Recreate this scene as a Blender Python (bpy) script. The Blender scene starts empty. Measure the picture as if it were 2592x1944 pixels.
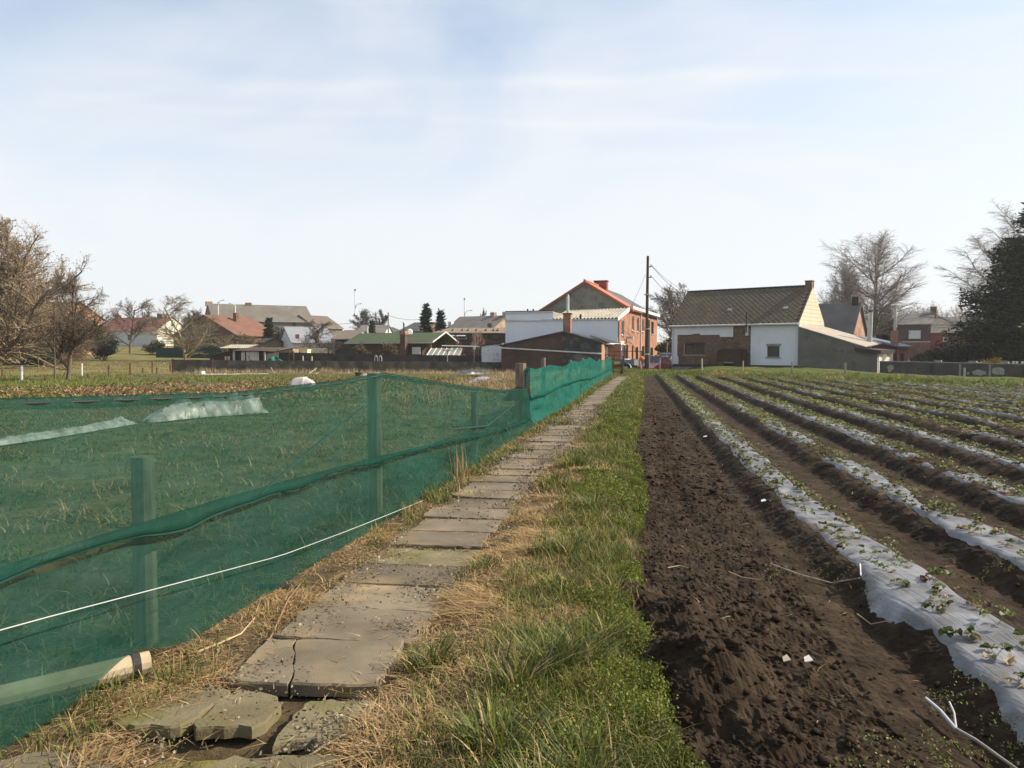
import bpy, math, random
import numpy as np
from mathutils import Vector, Matrix

R = math.radians
random.seed(11)
rs = np.random.RandomState(7)
SC = bpy.context.scene
COL = SC.collection

# ------------------------------------------------------------------ camera
FPX, CXP, CYP, HORIZON = 1950.0, 1296.0, 972.0, 885.0
CAMH = 1.55
PITCH = math.atan((CYP - HORIZON) / FPX)
cd = bpy.data.cameras.new('camera')
cam = bpy.data.objects.new('camera', cd)
COL.objects.link(cam)
cam.location = (0, 0, CAMH)
cam.rotation_euler = (math.pi / 2 - PITCH, 0, 0)
cd.sensor_width = 36.0
cd.lens = FPX / 2592 * 36
cd.clip_start = 0.05
cd.clip_end = 5000
SC.camera = cam

# ------------------------------------------------------------------ light
SUN_AZ, SUN_EL = R(84), R(37)      # azimuth measured clockwise from +Y
world = bpy.data.worlds.new('World')
SC.world = world
world.use_nodes = True
wn, wl = world.node_tree.nodes, world.node_tree.links
wn.clear()
def W_(t, **k):
    n = wn.new(t)
    for a, b in k.items():
        setattr(n, a, b)
    return n
wout = W_('ShaderNodeOutputWorld')
wbg = W_('ShaderNodeBackground')
wbg.inputs['Strength'].default_value = 0.056
sky = W_('ShaderNodeTexSky', sky_type='NISHITA')
sky.sun_disc = False
sky.sun_elevation = SUN_EL
sky.sun_rotation = SUN_AZ
sky.altitude = 60
sky.air_density = 1.0
sky.dust_density = 1.0
sky.ozone_density = 1.2
tc = W_('ShaderNodeTexCoord')
mp = W_('ShaderNodeMapping')
mp.inputs['Scale'].default_value = (1.0, 1.0, 2.4)
mp.inputs['Rotation'].default_value = (0.05, 0.03, 0.4)
wl.new(tc.outputs['Generated'], mp.inputs['Vector'])
n1 = W_('ShaderNodeTexNoise')
n1.inputs['Scale'].default_value = 2.1
n1.inputs['Detail'].default_value = 6
n1.inputs['Roughness'].default_value = 0.5
n1.inputs['Distortion'].default_value = 1.0
wl.new(mp.outputs['Vector'], n1.inputs['Vector'])
mp2 = W_('ShaderNodeMapping')
mp2.inputs['Scale'].default_value = (1.0, 1.0, 8.0)
mp2.inputs['Rotation'].default_value = (0.02, -0.06, 0.0)
wl.new(tc.outputs['Generated'], mp2.inputs['Vector'])
n2 = W_('ShaderNodeTexNoise')
n2.inputs['Scale'].default_value = 2.2
n2.inputs['Detail'].default_value = 5
n2.inputs['Roughness'].default_value = 0.45
n2.inputs['Distortion'].default_value = 0.3
wl.new(mp2.outputs['Vector'], n2.inputs['Vector'])
r1 = W_('ShaderNodeMapRange')
r1.inputs['From Min'].default_value = 0.30
r1.inputs['From Max'].default_value = 0.62
wl.new(n1.outputs['Fac'], r1.inputs['Value'])
r2 = W_('ShaderNodeMapRange')
r2.inputs['From Min'].default_value = 0.36
r2.inputs['From Max'].default_value = 0.74
wl.new(n2.outputs['Fac'], r2.inputs['Value'])
# thin haze veil thickens towards the horizon (longer path through the air)
sx = W_('ShaderNodeSeparateXYZ')
wl.new(tc.outputs['Generated'], sx.inputs['Vector'])
rz = W_('ShaderNodeMapRange')
rz.inputs['From Min'].default_value = 0.0
rz.inputs['From Max'].default_value = 0.55
rz.inputs['To Min'].default_value = 0.82
rz.inputs['To Max'].default_value = 0.02
wl.new(sx.outputs['Z'], rz.inputs['Value'])
a1 = W_('ShaderNodeMath', operation='MULTIPLY_ADD')
a1.inputs[1].default_value = 0.40
wl.new(r1.outputs['Result'], a1.inputs[0])
wl.new(rz.outputs['Result'], a1.inputs[2])
a2 = W_('ShaderNodeMath', operation='MULTIPLY_ADD', use_clamp=True)
a2.inputs[1].default_value = 0.22
wl.new(r2.outputs['Result'], a2.inputs[0])
wl.new(a1.outputs[0], a2.inputs[2])
a3 = W_('ShaderNodeMath', operation='MULTIPLY')
a3.inputs[1].default_value = 0.92
wl.new(a2.outputs[0], a3.inputs[0])
mixc = W_('ShaderNodeMix', data_type='RGBA')
wl.new(a3.outputs[0], mixc.inputs['Factor'])
gain = W_('ShaderNodeMix', data_type='RGBA', blend_type='MULTIPLY')
gain.inputs['Factor'].default_value = 1
gain.inputs['B'].default_value = (2.25, 2.2, 2.1, 1)
wl.new(sky.outputs['Color'], gain.inputs['A'])
wl.new(gain.outputs['Result'], mixc.inputs['A'])
mixc.inputs['B'].default_value = (9.5, 9.75, 10.0, 1)
# two old vapour trails, broken up by the same wisps
def trail(d0, d1, width, gain_):
    d0, d1 = Vector(d0).normalized(), Vector(d1).normalized()
    nn = d0.cross(d1).normalized()
    dt = W_('ShaderNodeVectorMath', operation='DOT_PRODUCT')
    wb = W_('ShaderNodeVectorMath', operation='MULTIPLY_ADD')
    nz_ = W_('ShaderNodeTexNoise'); nz_.inputs['Scale'].default_value = 3.0; nz_.inputs['Detail'].default_value = 4
    wl.new(tc.outputs['Generated'], nz_.inputs['Vector'])
    wb.inputs[1].default_value = (.05, .05, .05)
    wl.new(nz_.outputs['Color'], wb.inputs[0]); wl.new(tc.outputs['Generated'], wb.inputs[2])
    sb_ = W_('ShaderNodeVectorMath', operation='SUBTRACT'); sb_.inputs[1].default_value = (.025, .025, .025)
    wl.new(wb.outputs[0], sb_.inputs[0]); wl.new(sb_.outputs[0], dt.inputs[0]); dt.inputs[1].default_value = nn
    ab = W_('ShaderNodeMath', operation='ABSOLUTE'); wl.new(dt.outputs['Value'], ab.inputs[0])
    mr_ = W_('ShaderNodeMapRange', interpolation_type='SMOOTHSTEP')
    mr_.inputs['From Min'].default_value = width; mr_.inputs['From Max'].default_value = 0
    mr_.inputs['To Max'].default_value = gain_
    wl.new(ab.outputs[0], mr_.inputs['Value'])
    ml = W_('ShaderNodeMath', operation='MULTIPLY')
    wl.new(mr_.outputs['Result'], ml.inputs[0]); wl.new(r1.outputs['Result'], ml.inputs[1])
    return ml.outputs[0]
def skydir(px, py):
    xc, yc = (px - CXP) / FPX, -(py - CYP) / FPX
    return (xc, math.cos(PITCH) + yc * math.sin(PITCH), -math.sin(PITCH) + yc * math.cos(PITCH))
fac = a3.outputs[0]
for p_, q_, w_, g_ in (((0, 240), (1250, 205), .013, .15), ((200, 262), (1300, 300), .008, .12)):
    ad_ = W_('ShaderNodeMath', operation='ADD', use_clamp=True)
    wl.new(fac, ad_.inputs[0]); wl.new(trail(skydir(*p_), skydir(*q_), w_, g_), ad_.inputs[1])
    fac = ad_.outputs[0]
wl.new(fac, mixc.inputs['Factor'])
wl.new(mixc.outputs['Result'], wbg.inputs['Color'])
wl.new(wbg.outputs['Background'], wout.inputs['Surface'])

sd = bpy.data.lights.new('sun', 'SUN')
sd.energy = 5.0
sd.angle = R(0.6)
sd.color = (1.0, 0.88, 0.71)
so = bpy.data.objects.new('sun', sd)
COL.objects.link(so)
sdir = Vector((math.sin(SUN_AZ) * math.cos(SUN_EL), math.cos(SUN_AZ) * math.cos(SUN_EL), math.sin(SUN_EL)))
so.rotation_euler = sdir.to_track_quat('Z', 'Y').to_euler()
so.location = (30, 10, 30)

SC.view_settings.view_transform = 'Standard'
SC.view_settings.look = 'None'
SC.view_settings.exposure = 0.8
SC.view_settings.gamma = 1.0
SC.render.engine = 'CYCLES'
SC.cycles.use_denoising = True
SC.cycles.max_bounces = 6
SC.cycles.diffuse_bounces = 2
SC.cycles.glossy_bounces = 2
SC.cycles.transmission_bounces = 3
SC.cycles.transparent_max_bounces = 24

# ------------------------------------------------------------------ pixel -> place
CA, SA = math.cos(PITCH), math.sin(PITCH)
def ray(px, py):
    xc, yc = (px - CXP) / FPX, -(py - CYP) / FPX
    return Vector((xc, CA + yc * SA, -SA + yc * CA))
def W(px, py, Y):
    d = ray(px, py)
    return Vector((0, 0, CAMH)) + d * (Y / d.y)
def G(px, py, z=0.0):
    d = ray(px, py)
    return Vector((0, 0, CAMH)) + d * ((z - CAMH) / d.z)
def zf(x0, y0, s):
    return lambda x, y: (x0 + x * s, y0 + y * s)
Z0 = zf(0, 740, .15674)
Z2 = zf(450, 680, .24864)
Z3 = zf(900, 680, .20344)
Z4 = zf(1250, 640, .20344)
Z5 = zf(1660, 680, .27125)
Z5L = zf(200, 740, .16275)
Z6 = zf(2000, 500, .30142)
Z6B = zf(520, 840, .17179)
Z7L = zf(900, 800, .18083)
ZN = zf(1280, 820, .14467)
ZC = zf(1560, 840, .07233)
ZR = zf(2150, 760, .19982)
ZH = zf(1700, 800, .13562)

# ------------------------------------------------------------------ noise
_T = rs.rand(256, 256)
def vn(x, y):
    x = np.asarray(x, float); y = np.asarray(y, float)
    xi = np.floor(x).astype(int); yi = np.floor(y).astype(int)
    xf = x - xi; yf = y - yi
    u = xf * xf * (3 - 2 * xf); v = yf * yf * (3 - 2 * yf)
    a = _T[xi & 255, yi & 255]; b = _T[(xi + 1) & 255, yi & 255]
    c = _T[xi & 255, (yi + 1) & 255]; d = _T[(xi + 1) & 255, (yi + 1) & 255]
    return (a * (1 - u) + b * u) * (1 - v) + (c * (1 - u) + d * u) * v
def fbm(x, y, o=4, g=.5):
    s = 0; a = 1; t = 0
    for k in range(o):
        s = s + a * vn(x * 2 ** k + 17.3 * k, y * 2 ** k + 5.7 * k); t += a; a *= g
    return s / t
def sst(a, b, x):
    t = np.clip((np.asarray(x, float) - a) / (b - a), 0, 1)
    return t * t * (3 - 2 * t)

# field frame: v runs along the planting rows, u to the right of them
TH = R(9.0)
CT, ST = math.cos(TH), math.sin(TH)
def uv2xy(u, v):
    return u * CT + v * ST, -u * ST + v * CT
def xy2uv(x, y):
    return x * CT - y * ST, x * ST + y * CT
def terr(x, y):
    """large scale lie of the land"""
    x = np.asarray(x, float); y = np.asarray(y, float)
    z = 3.2 * sst(80, 175, y)
    z = z + .33 * sst(42, 51, y) * sst(11.0, 13.5, x) * (1 - sst(20, 24, x))
    z = z - .32 * np.exp(-(((x - 9.5) / 4.0) ** 4 + ((y - 60) / 7.0) ** 4))
    return z

# ------------------------------------------------------------------ materials
MATS = {}
def nt(name):
    m = bpy.data.materials.new(name)
    m.use_nodes = True
    n = m.node_tree.nodes
    return m, n, m.node_tree.links, n['Principled BSDF']
def _rgba(c):
    return (c[0], c[1], c[2], 1)
def pmat(name, c1, c2=None, scale=3.0, detail=4, rough=.85, bump=0.0, bscale=None, metallic=0.0,
         spec=.3, c3=None, s3=.5, lo=.35, hi=.65, stretch=None, bdist=.02, coat=0, vary=0):
    if name in MATS:
        return MATS[name]
    m, n, l, b = nt(name)
    b.inputs['Roughness'].default_value = rough
    b.inputs['Metallic'].default_value = metallic
    b.inputs['Specular IOR Level'].default_value = spec
    b.inputs['Coat Weight'].default_value = coat
    c2 = c2 or tuple(min(1, x * 1.25) for x in c1)
    tc = n.new('ShaderNodeTexCoord')
    mp = n.new('ShaderNodeMapping')
    if stretch:
        mp.inputs['Scale'].default_value = stretch
    l.new(tc.outputs['Object'], mp.inputs['Vector'])
    no = n.new('ShaderNodeTexNoise')
    no.inputs['Scale'].default_value = scale
    no.inputs['Detail'].default_value = detail
    no.inputs['Roughness'].default_value = .6
    l.new(mp.outputs['Vector'], no.inputs['Vector'])
    cr = n.new('ShaderNodeMapRange')
    cr.inputs['From Min'].default_value = lo
    cr.inputs['From Max'].default_value = hi
    l.new(no.outputs['Fac'], cr.inputs['Value'])
    mx = n.new('ShaderNodeMix'); mx.data_type = 'RGBA'
    l.new(cr.outputs['Result'], mx.inputs['Factor'])
    mx.inputs['A'].default_value = _rgba(c1)
    mx.inputs['B'].default_value = _rgba(c2)
    out = mx.outputs['Result']
    if c3:
        n3 = n.new('ShaderNodeTexNoise')
        n3.inputs['Scale'].default_value = scale * s3
        n3.inputs['Detail'].default_value = 5
        l.new(mp.outputs['Vector'], n3.inputs['Vector'])
        c_ = n.new('ShaderNodeMapRange')
        c_.inputs['From Min'].default_value = .52
        c_.inputs['From Max'].default_value = .66
        l.new(n3.outputs['Fac'], c_.inputs['Value'])
        m3 = n.new('ShaderNodeMix'); m3.data_type = 'RGBA'
        l.new(c_.outputs['Result'], m3.inputs['Factor'])
        l.new(out, m3.inputs['A'])
        m3.inputs['B'].default_value = _rgba(c3)
        out = m3.outputs['Result']
    if vary:
        oi = n.new('ShaderNodeObjectInfo'); hv = n.new('ShaderNodeHueSaturation'); vr = n.new('ShaderNodeMapRange')
        vr.inputs['To Min'].default_value = 1 - vary; vr.inputs['To Max'].default_value = 1 + vary
        l.new(oi.outputs['Random'], vr.inputs['Value']); l.new(vr.outputs['Result'], hv.inputs['Value']); l.new(out, hv.inputs['Color'])
        out = hv.outputs['Color']
    l.new(out, b.inputs['Base Color'])
    if bump:
        nb = n.new('ShaderNodeTexNoise')
        nb.inputs['Scale'].default_value = bscale or scale * 6
        nb.inputs['Detail'].default_value = 4
        l.new(tc.outputs['Object'], nb.inputs['Vector'])
        bp = n.new('ShaderNodeBump')
        bp.inputs['Strength'].default_value = bump
        bp.inputs['Distance'].default_value = bdist
        l.new(nb.outputs['Fac'], bp.inputs['Height'])
        l.new(bp.outputs['Normal'], b.inputs['Normal'])
    MATS[name] = m
    return m

def brickmat(name, c1, c2, mortar, patch=None, pscale=.8, pthr=.55, rough=.9, bw=.22, bh=.075):
    if name in MATS:
        return MATS[name]
    m, n, l, b = nt(name)
    b.inputs['Roughness'].default_value = rough
    b.inputs['Specular IOR Level'].default_value = .2
    tc = n.new('ShaderNodeTexCoord')
    s = n.new('ShaderNodeSeparateXYZ')
    l.new(tc.outputs['Object'], s.inputs['Vector'])
    ad = n.new('ShaderNodeMath'); ad.operation = 'ADD'
    l.new(s.outputs['X'], ad.inputs[0]); l.new(s.outputs['Y'], ad.inputs[1])
    cb = n.new('ShaderNodeCombineXYZ')
    l.new(ad.outputs[0], cb.inputs['X']); l.new(s.outputs['Z'], cb.inputs['Y'])
    br = n.new('ShaderNodeTexBrick')
    br.inputs['Scale'].default_value = 1
    br.inputs['Brick Width'].default_value = bw
    br.inputs['Row Height'].default_value = bh
    br.inputs['Mortar Size'].default_value = .008
    br.inputs['Color1'].default_value = _rgba(c1)
    br.inputs['Color2'].default_value = _rgba(c2)
    br.inputs['Mortar'].default_value = _rgba(mortar)
    l.new(cb.outputs['Vector'], br.inputs['Vector'])
    no = n.new('ShaderNodeTexNoise')
    no.inputs['Scale'].default_value = 1.3
    no.inputs['Detail'].default_value = 6
    l.new(tc.outputs['Object'], no.inputs['Vector'])
    hs = n.new('ShaderNodeHueSaturation')
    mr = n.new('ShaderNodeMapRange')
    mr.inputs['From Min'].default_value = .3; mr.inputs['From Max'].default_value = .7
    mr.inputs['To Min'].default_value = .7; mr.inputs['To Max'].default_value = 1.25
    l.new(no.outputs['Fac'], mr.inputs['Value'])
    l.new(mr.outputs['Result'], hs.inputs['Value'])
    l.new(br.outputs['Color'], hs.inputs['Color'])
    out = hs.outputs['Color']
    if patch:
        n3 = n.new('ShaderNodeTexNoise')
        n3.inputs['Scale'].default_value = pscale
        n3.inputs['Detail'].default_value = 8
        n3.inputs['Roughness'].default_value = .75
        l.new(tc.outputs['Object'], n3.inputs['Vector'])
        c_ = n.new('ShaderNodeMapRange')
        c_.inputs['From Min'].default_value = pthr
        c_.inputs['From Max'].default_value = pthr + .05
        l.new(n3.outputs['Fac'], c_.inputs['Value'])
        m3 = n.new('ShaderNodeMix'); m3.data_type = 'RGBA'
        l.new(c_.outputs['Result'], m3.inputs['Factor'])
        l.new(out, m3.inputs['A'])
        m3.inputs['B'].default_value = _rgba(patch)
        out = m3.outputs['Result']
    l.new(out, b.inputs['Base Color'])
    bp = n.new('ShaderNodeBump')
    bp.inputs['Strength'].default_value = .4
    bp.inputs['Distance'].default_value = .01
    inv = n.new('ShaderNodeMath'); inv.operation = 'SUBTRACT'; inv.inputs[0].default_value = 1
    l.new(br.outputs['Fac'], inv.inputs[1])
    l.new(inv.outputs[0], bp.inputs['Height'])
    l.new(bp.outputs['Normal'], b.inputs['Normal'])
    MATS[name] = m
    return m

def tintmat(name, rough=.6, transl=.35, spec=.25, boost=1.0):
    """plant matter: each blade or leaf carries its own colour"""
    if name in MATS:
        return MATS[name]
    m, n, l, b = nt(name)
    at = n.new('ShaderNodeAttribute'); at.attribute_name = 'tint'
    b.inputs['Roughness'].default_value = rough
    b.inputs['Specular IOR Level'].default_value = spec
    l.new(at.outputs['Color'], b.inputs['Base Color'])
    tr = n.new('ShaderNodeBsdfTranslucent')
    l.new(at.outputs['Color'], tr.inputs['Color'])
    ms = n.new('ShaderNodeMixShader')
    ms.inputs['Fac'].default_value = transl
    l.new(b.outputs['BSDF'], ms.inputs[1])
    l.new(tr.outputs['BSDF'], ms.inputs[2])
    l.new(ms.outputs['Shader'], n['Material Output'].inputs['Surface'])
    MATS[name] = m
    return m

M_GLASS = pmat('window_glass', (.012, .014, .016), (.03, .034, .038), scale=.8, rough=.08, spec=.5)
M_WHITEP = pmat('white_paint', (.52, .52, .50), (.62, .62, .60), scale=2, rough=.55)
M_DARK = pmat('dark_paint', (.02, .018, .017), (.04, .035, .03), scale=3, rough=.7)
M_GREYM = pmat('galvanised_metal', (.28, .30, .31), (.42, .43, .43), scale=4, rough=.45, metallic=.6)
M_CONC = pmat('concrete_grey', (.20, .19, .175), (.30, .29, .265), scale=2.5, rough=.95, bump=.3)
M_WOODP = pmat('weathered_wood', (.20, .165, .12), (.33, .28, .21), scale=3, rough=.9, stretch=(8, 8, 1), bump=.2)
M_WOODD = pmat('dark_wood', (.035, .024, .018), (.075, .05, .035), scale=3, rough=.9, stretch=(1, 1, 6), bump=.2)
M_RUST = pmat('rusty_iron', (.07, .03, .018), (.14, .06, .03), scale=8, rough=.9)
M_BRICKH = brickmat('orange_brick', (.33, .145, .085), (.26, .11, .065), (.31, .24, .18))
M_BRICKD = brickmat('dark_brick', (.10, .05, .034), (.065, .034, .026), (.14, .115, .095), patch=(.11, .10, .085), pscale=1.6, pthr=.60)
M_BRICKR = brickmat('red_brown_brick', (.17, .075, .05), (.12, .055, .04), (.2, .16, .13))
M_BRICKP = brickmat('stripped_brick', (.15, .085, .045), (.10, .06, .038), (.16, .13, .1), patch=(.34, .32, .29), pscale=5.0, pthr=.585)
M_BARK = pmat('bark', (.075, .058, .042), (.14, .115, .085), scale=6, rough=.95, stretch=(3, 3, .6), bump=.4)
M_TWIG = pmat('brown_twig', (.085, .06, .042), (.13, .095, .065), scale=3, rough=.9)
M_TINT = tintmat('leafy')
M_TINTD = tintmat('dry_matter', rough=.8, transl=.2, spec=.15)

# ------------------------------------------------------------------ mesh helpers
def tag(o, label=None, cat=None, group=None, kind=None):
    if label: o['label'] = label
    if cat: o['category'] = cat
    if group: o['group'] = group
    if kind: o['kind'] = kind
    return o
def empty(name, loc=(0, 0, 0), rz=0, label=None, cat=None, group=None):
    o = bpy.data.objects.new(name, None)
    o.empty_display_size = .2
    COL.objects.link(o)
    o.location = loc
    o.rotation_euler = (0, 0, rz)
    return tag(o, label, cat, group)
def link(name, me, mat=None, parent=None, smooth=False):
    o = bpy.data.objects.new(name, me)
    COL.objects.link(o)
    if mat is not None and not me.materials:
        me.materials.append(mat)
    if parent is not None:
        o.parent = parent
    if smooth:
        me.polygons.foreach_set('use_smooth', np.ones(len(me.polygons), bool))
    return o
def np_mesh(name, V, F, mat=None, parent=None, smooth=False, tint=None, F2=None):
    """V (n,3); F (m,3 or 4); F2 optional second face array"""
    me = bpy.data.meshes.new(name)
    V = np.asarray(V, np.float32)
    arrs = [np.asarray(a, np.int32) for a in (F, F2) if a is not None and len(a)]
    li = np.concatenate([a.ravel() for a in arrs])
    cnt = np.concatenate([np.full(len(a), a.shape[1], np.int32) for a in arrs])
    st = np.concatenate([[0], np.cumsum(cnt)[:-1]]).astype(np.int32)
    me.vertices.add(len(V)); me.vertices.foreach_set('co', V.ravel())
    me.loops.add(len(li)); me.loops.foreach_set('vertex_index', li)
    me.polygons.add(len(cnt)); me.polygons.foreach_set('loop_start', st)
    me.polygons.foreach_set('loop_total', cnt)
    if smooth:
        me.polygons.foreach_set('use_smooth', np.ones(len(cnt), bool))
    if tint is not None:
        a = me.color_attributes.new('tint', 'FLOAT_COLOR', 'POINT')
        c = np.ones((len(V), 4), np.float32); c[:, :3] = tint
        a.data.foreach_set('color', c.ravel())
    me.update(calc_edges=True)
    return link(name, me, mat, parent)
def grid_faces(nr, nc):
    i = np.arange(nr - 1)[:, None] * nc + np.arange(nc - 1)[None, :]
    return np.stack([i, i + 1, i + nc + 1, i + nc], -1).reshape(-1, 4)

class MB:
    def __init__(s):
        s.v = []; s.f = []
    def poly(s, pts):
        k = len(s.v); s.v += [tuple(p) for p in pts]; s.f.append(tuple(range(k, k + len(pts)))); return s
    def box(s, x0, x1, y0, y1, z0, z1):
        k = len(s.v)
        s.v += [(x0, y0, z0), (x1, y0, z0), (x1, y1, z0), (x0, y1, z0), (x0, y0, z1), (x1, y0, z1), (x1, y1, z1), (x0, y1, z1)]
        s.f += [(k, k+3, k+2, k+1), (k+4, k+5, k+6, k+7), (k, k+1, k+5, k+4), (k+1, k+2, k+6, k+5), (k+2, k+3, k+7, k+6), (k+3, k, k+4, k+7)]
        return s
    def slab(s, pts, t):
        """polygon with thickness t along -normal"""
        p = [Vector(q) for q in pts]
        nrm = (p[1] - p[0]).cross(p[2] - p[0]).normalized()
        if nrm.z < 0: nrm = -nrm
        b = [q - nrm * t for q in p]
        return s.hull(p, b)
    def hull(s, a, b):
        k = len(s.v); n = len(a)
        s.v += [tuple(q) for q in a] + [tuple(q) for q in b]
        s.f.append(tuple(range(k, k + n))); s.f.append(tuple(range(k + 2*n - 1, k + n - 1, -1)))
        for i in range(n):
            j = (i + 1) % n
            s.f.append((k + j, k + i, k + n + i, k + n + j))
        return s
    def prism(s, pts, d):
        d = Vector(d)
        return s.hull([Vector(p) for p in pts], [Vector(p) + d for p in pts])
    def tube(s, p0, p1, r0, r1=None, n=8, cap=True):
        r1 = r0 if r1 is None else r1
        p0 = Vector(p0); p1 = Vector(p1); d = (p1 - p0).normalized()
        a = d.orthogonal().normalized(); b = d.cross(a)
        k = len(s.v)
        for p, r in ((p0, r0), (p1, r1)):
            for i in range(n):
                t = 2 * math.pi * i / n
                s.v.append(tuple(p + (a * math.cos(t) + b * math.sin(t)) * r))
        for i in range(n):
            j = (i + 1) % n
            s.f.append((k + i, k + j, k + n + j, k + n + i))
        if cap:
            s.f.append(tuple(range(k + n - 1, k - 1, -1))); s.f.append(tuple(range(k + n, k + 2 * n)))
        return s
    def path(s, pts, r, n=6):
        pts = [Vector(p) for p in pts]
        k = len(s.v); a = None
        for i, p in enumerate(pts):
            d = (pts[min(i + 1, len(pts) - 1)] - pts[max(i - 1, 0)]).normalized()
            if a is None: a = d.orthogonal().normalized()
            a = (a - d * a.dot(d)).normalized(); b = d.cross(a)
            rr = r[i] if isinstance(r, (list, tuple)) else r
            for q in range(n):
                t = 2 * math.pi * q / n
                s.v.append(tuple(p + (a * math.cos(t) + b * math.sin(t)) * rr))
        for i in range(len(pts) - 1):
            for q in range(n):
                j = (q + 1) % n
                s.f.append((k + i*n + q, k + i*n + j, k + (i+1)*n + j, k + (i+1)*n + q))
        s.f.append(tuple(range(k + n - 1, k - 1, -1)))
        e = k + (len(pts) - 1) * n
        s.f.append(tuple(range(e, e + n)))
        return s
    def mesh(s, name):
        me = bpy.data.meshes.new(name)
        me.from_pydata(s.v, [], s.f)
        me.update()
        return me
    def build(s, name, mat, parent=None, smooth=False, **t):
        o = link(name, s.mesh(name), mat, parent, smooth)
        return tag(o, **t)

def wallholes(u0, u1, z0, z1, holes, mp, depth, top=None):
    """rectangle with rectangular openings; mp(u, d, z) -> local point, d = depth into the wall"""
    m = MB()
    us = sorted({u0, u1} | {h[0] for h in holes} | {h[1] for h in holes})
    zs = sorted({z0, z1} | {h[2] for h in holes} | {h[3] for h in holes})
    for a, b in zip(us[:-1], us[1:]):
        for c, d in zip(zs[:-1], zs[1:]):
            uc, zc = (a + b) / 2, (c + d) / 2
            if any(h[0] < uc < h[1] and h[2] < zc < h[3] for h in holes):
                continue
            m.poly([mp(a, 0, c), mp(b, 0, c), mp(b, 0, d), mp(a, 0, d)])
    for h in holes:
        a, b, c, d = h[:4]
        for (p, q) in (((a, c), (a, d)), ((a, d), (b, d)), ((b, d), (b, c)), ((b, c), (a, c))):
            m.poly([mp(p[0], 0, p[1]), mp(q[0], 0, q[1]), mp(q[0], depth, q[1]), mp(p[0], depth, p[1])])
    return m

class Fr:
    """building frame: origin front-left corner on the ground, x along the front wall, y into the building"""
    def __init__(s, A, B, z=0.0):
        s.A = Vector((A[0], A[1], z)); d = Vector((B[0] - A[0], B[1] - A[1], 0))
        s.L = d.length; s.rz = math.atan2(d.y, d.x)
        s.M = Matrix.Translation(s.A) @ Matrix.Rotation(s.rz, 4, 'Z'); s.I = s.M.inverted()
        s.o = s.I @ Vector((0, 0, CAMH)); s.r3 = s.I.to_3x3()
    def hy(s, p, y=0.0):
        d = s.r3 @ ray(*p); t = (y - s.o.y) / d.y; q = s.o + d * t
        return q.x, q.z
    def hx(s, p, x):
        d = s.r3 @ ray(*p); t = (x - s.o.x) / d.x; q = s.o + d * t
        return q.y, q.z
    def root(s, name, label, cat, group=None):
        return empty(name, s.A, s.rz, label, cat, group)

def window(parent, mp, u0, u1, z0, z1, depth=.1, frame=None, fw=.05, bars=1, hbars=0, glass=None, sill=None, name='window'):
    fr = frame or M_WHITEP
    m = MB()
    def bx(a, b, c, d, d0, d1):
        P = [mp(a, d0, c), mp(b, d0, c), mp(b, d0, d), mp(a, d0, d)]
        Q = [mp(a, d1, c), mp(b, d1, c), mp(b, d1, d), mp(a, d1, d)]
        m.hull([Vector(p) for p in P], [Vector(p) for p in Q])
    d0, d1 = depth - .05, depth
    bx(u0, u1, z0, z0 + fw, d0, d1); bx(u0, u1, z1 - fw, z1, d0, d1)
    bx(u0, u0 + fw, z0 + fw, z1 - fw, d0, d1); bx(u1 - fw, u1, z0 + fw, z1 - fw, d0, d1)
    for k in range(bars):
        c = u0 + (u1 - u0) * (k + 1) / (bars + 1)
        bx(c - fw * .4, c + fw * .4, z0 + fw, z1 - fw, d0 + .005, d1)
    w = m.build(name, fr, parent)
    n = bars + 1
    for k in range(n):
        a = u0 + (u1 - u0) * k / n + fw * .5; b = u0 + (u1 - u0) * (k + 1) / n - fw * .5
        MB().poly([mp(a, depth - .015, z0 + fw * .5), mp(b, depth - .015, z0 + fw * .5), mp(b, depth - .015, z1 - fw * .5), mp(a, depth - .015, z1 - fw * .5)]).build('pane', glass or M_GLASS, w)
    if sill:
        s_ = MB(); P = [(u0 - .08, z0 - .09), (u1 + .08, z0 - .09), (u1 + .08, z0 - .004), (u0 - .08, z0 - .004)]
        s_.hull([Vector(mp(a, -.06, c)) for a, c in P], [Vector(mp(a, -.002, c)) for a, c in P])
        s_.build('sill', sill, w)
    return w
def front(y=0.0):
    return lambda u, d, z: (u, y + d, z)
def rightside(x):
    return lambda u, d, z: (x - d, u, z)
# ================================================================== GROUND
def FX(y): return np.interp(y, [1.0, 3.016, 5.8, 9.94, 15.2, 21.4, 30, 48.7, 60], [-2.38, -2.0, -1.416, -.632, .31, 1.53, 2.94, 6.3, 8.3])
def PX(y): return np.interp(y, [1, 3.03, 4.17, 5.87, 7.57, 12.3, 19.5, 30, 41, 50], [-1.28, -1.02, -.87, -.62, -.35, .53, 1.86, 3.7, 5.8, 7.5])
def SX(y): return np.interp(y, [0, 2.3, 2.91, 4.0, 4.91, 7.48, 12.2, 24.6, 45, 60], [.30, .60, .60, .60, .72, 1.24, 1.88, 4.15, 7.65, 10.2])
def geo(a, b, n, k):
    t = np.linspace(0, 1, n)
    return a + (b - a) * (np.exp(k * t) - 1) / (math.exp(k) - 1)
# far edge of the ploughed field
FE0, FED = np.array((8.1, 46.0)), np.array((11.6, -16.4)) / 20.09
FEN = np.array((.816, .577))
def fedge(x, y):        # >0 beyond the field's far edge
    return (np.asarray(x) - FE0[0]) * FEN[0] + (np.asarray(y) - FE0[1]) * FEN[1]

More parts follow.
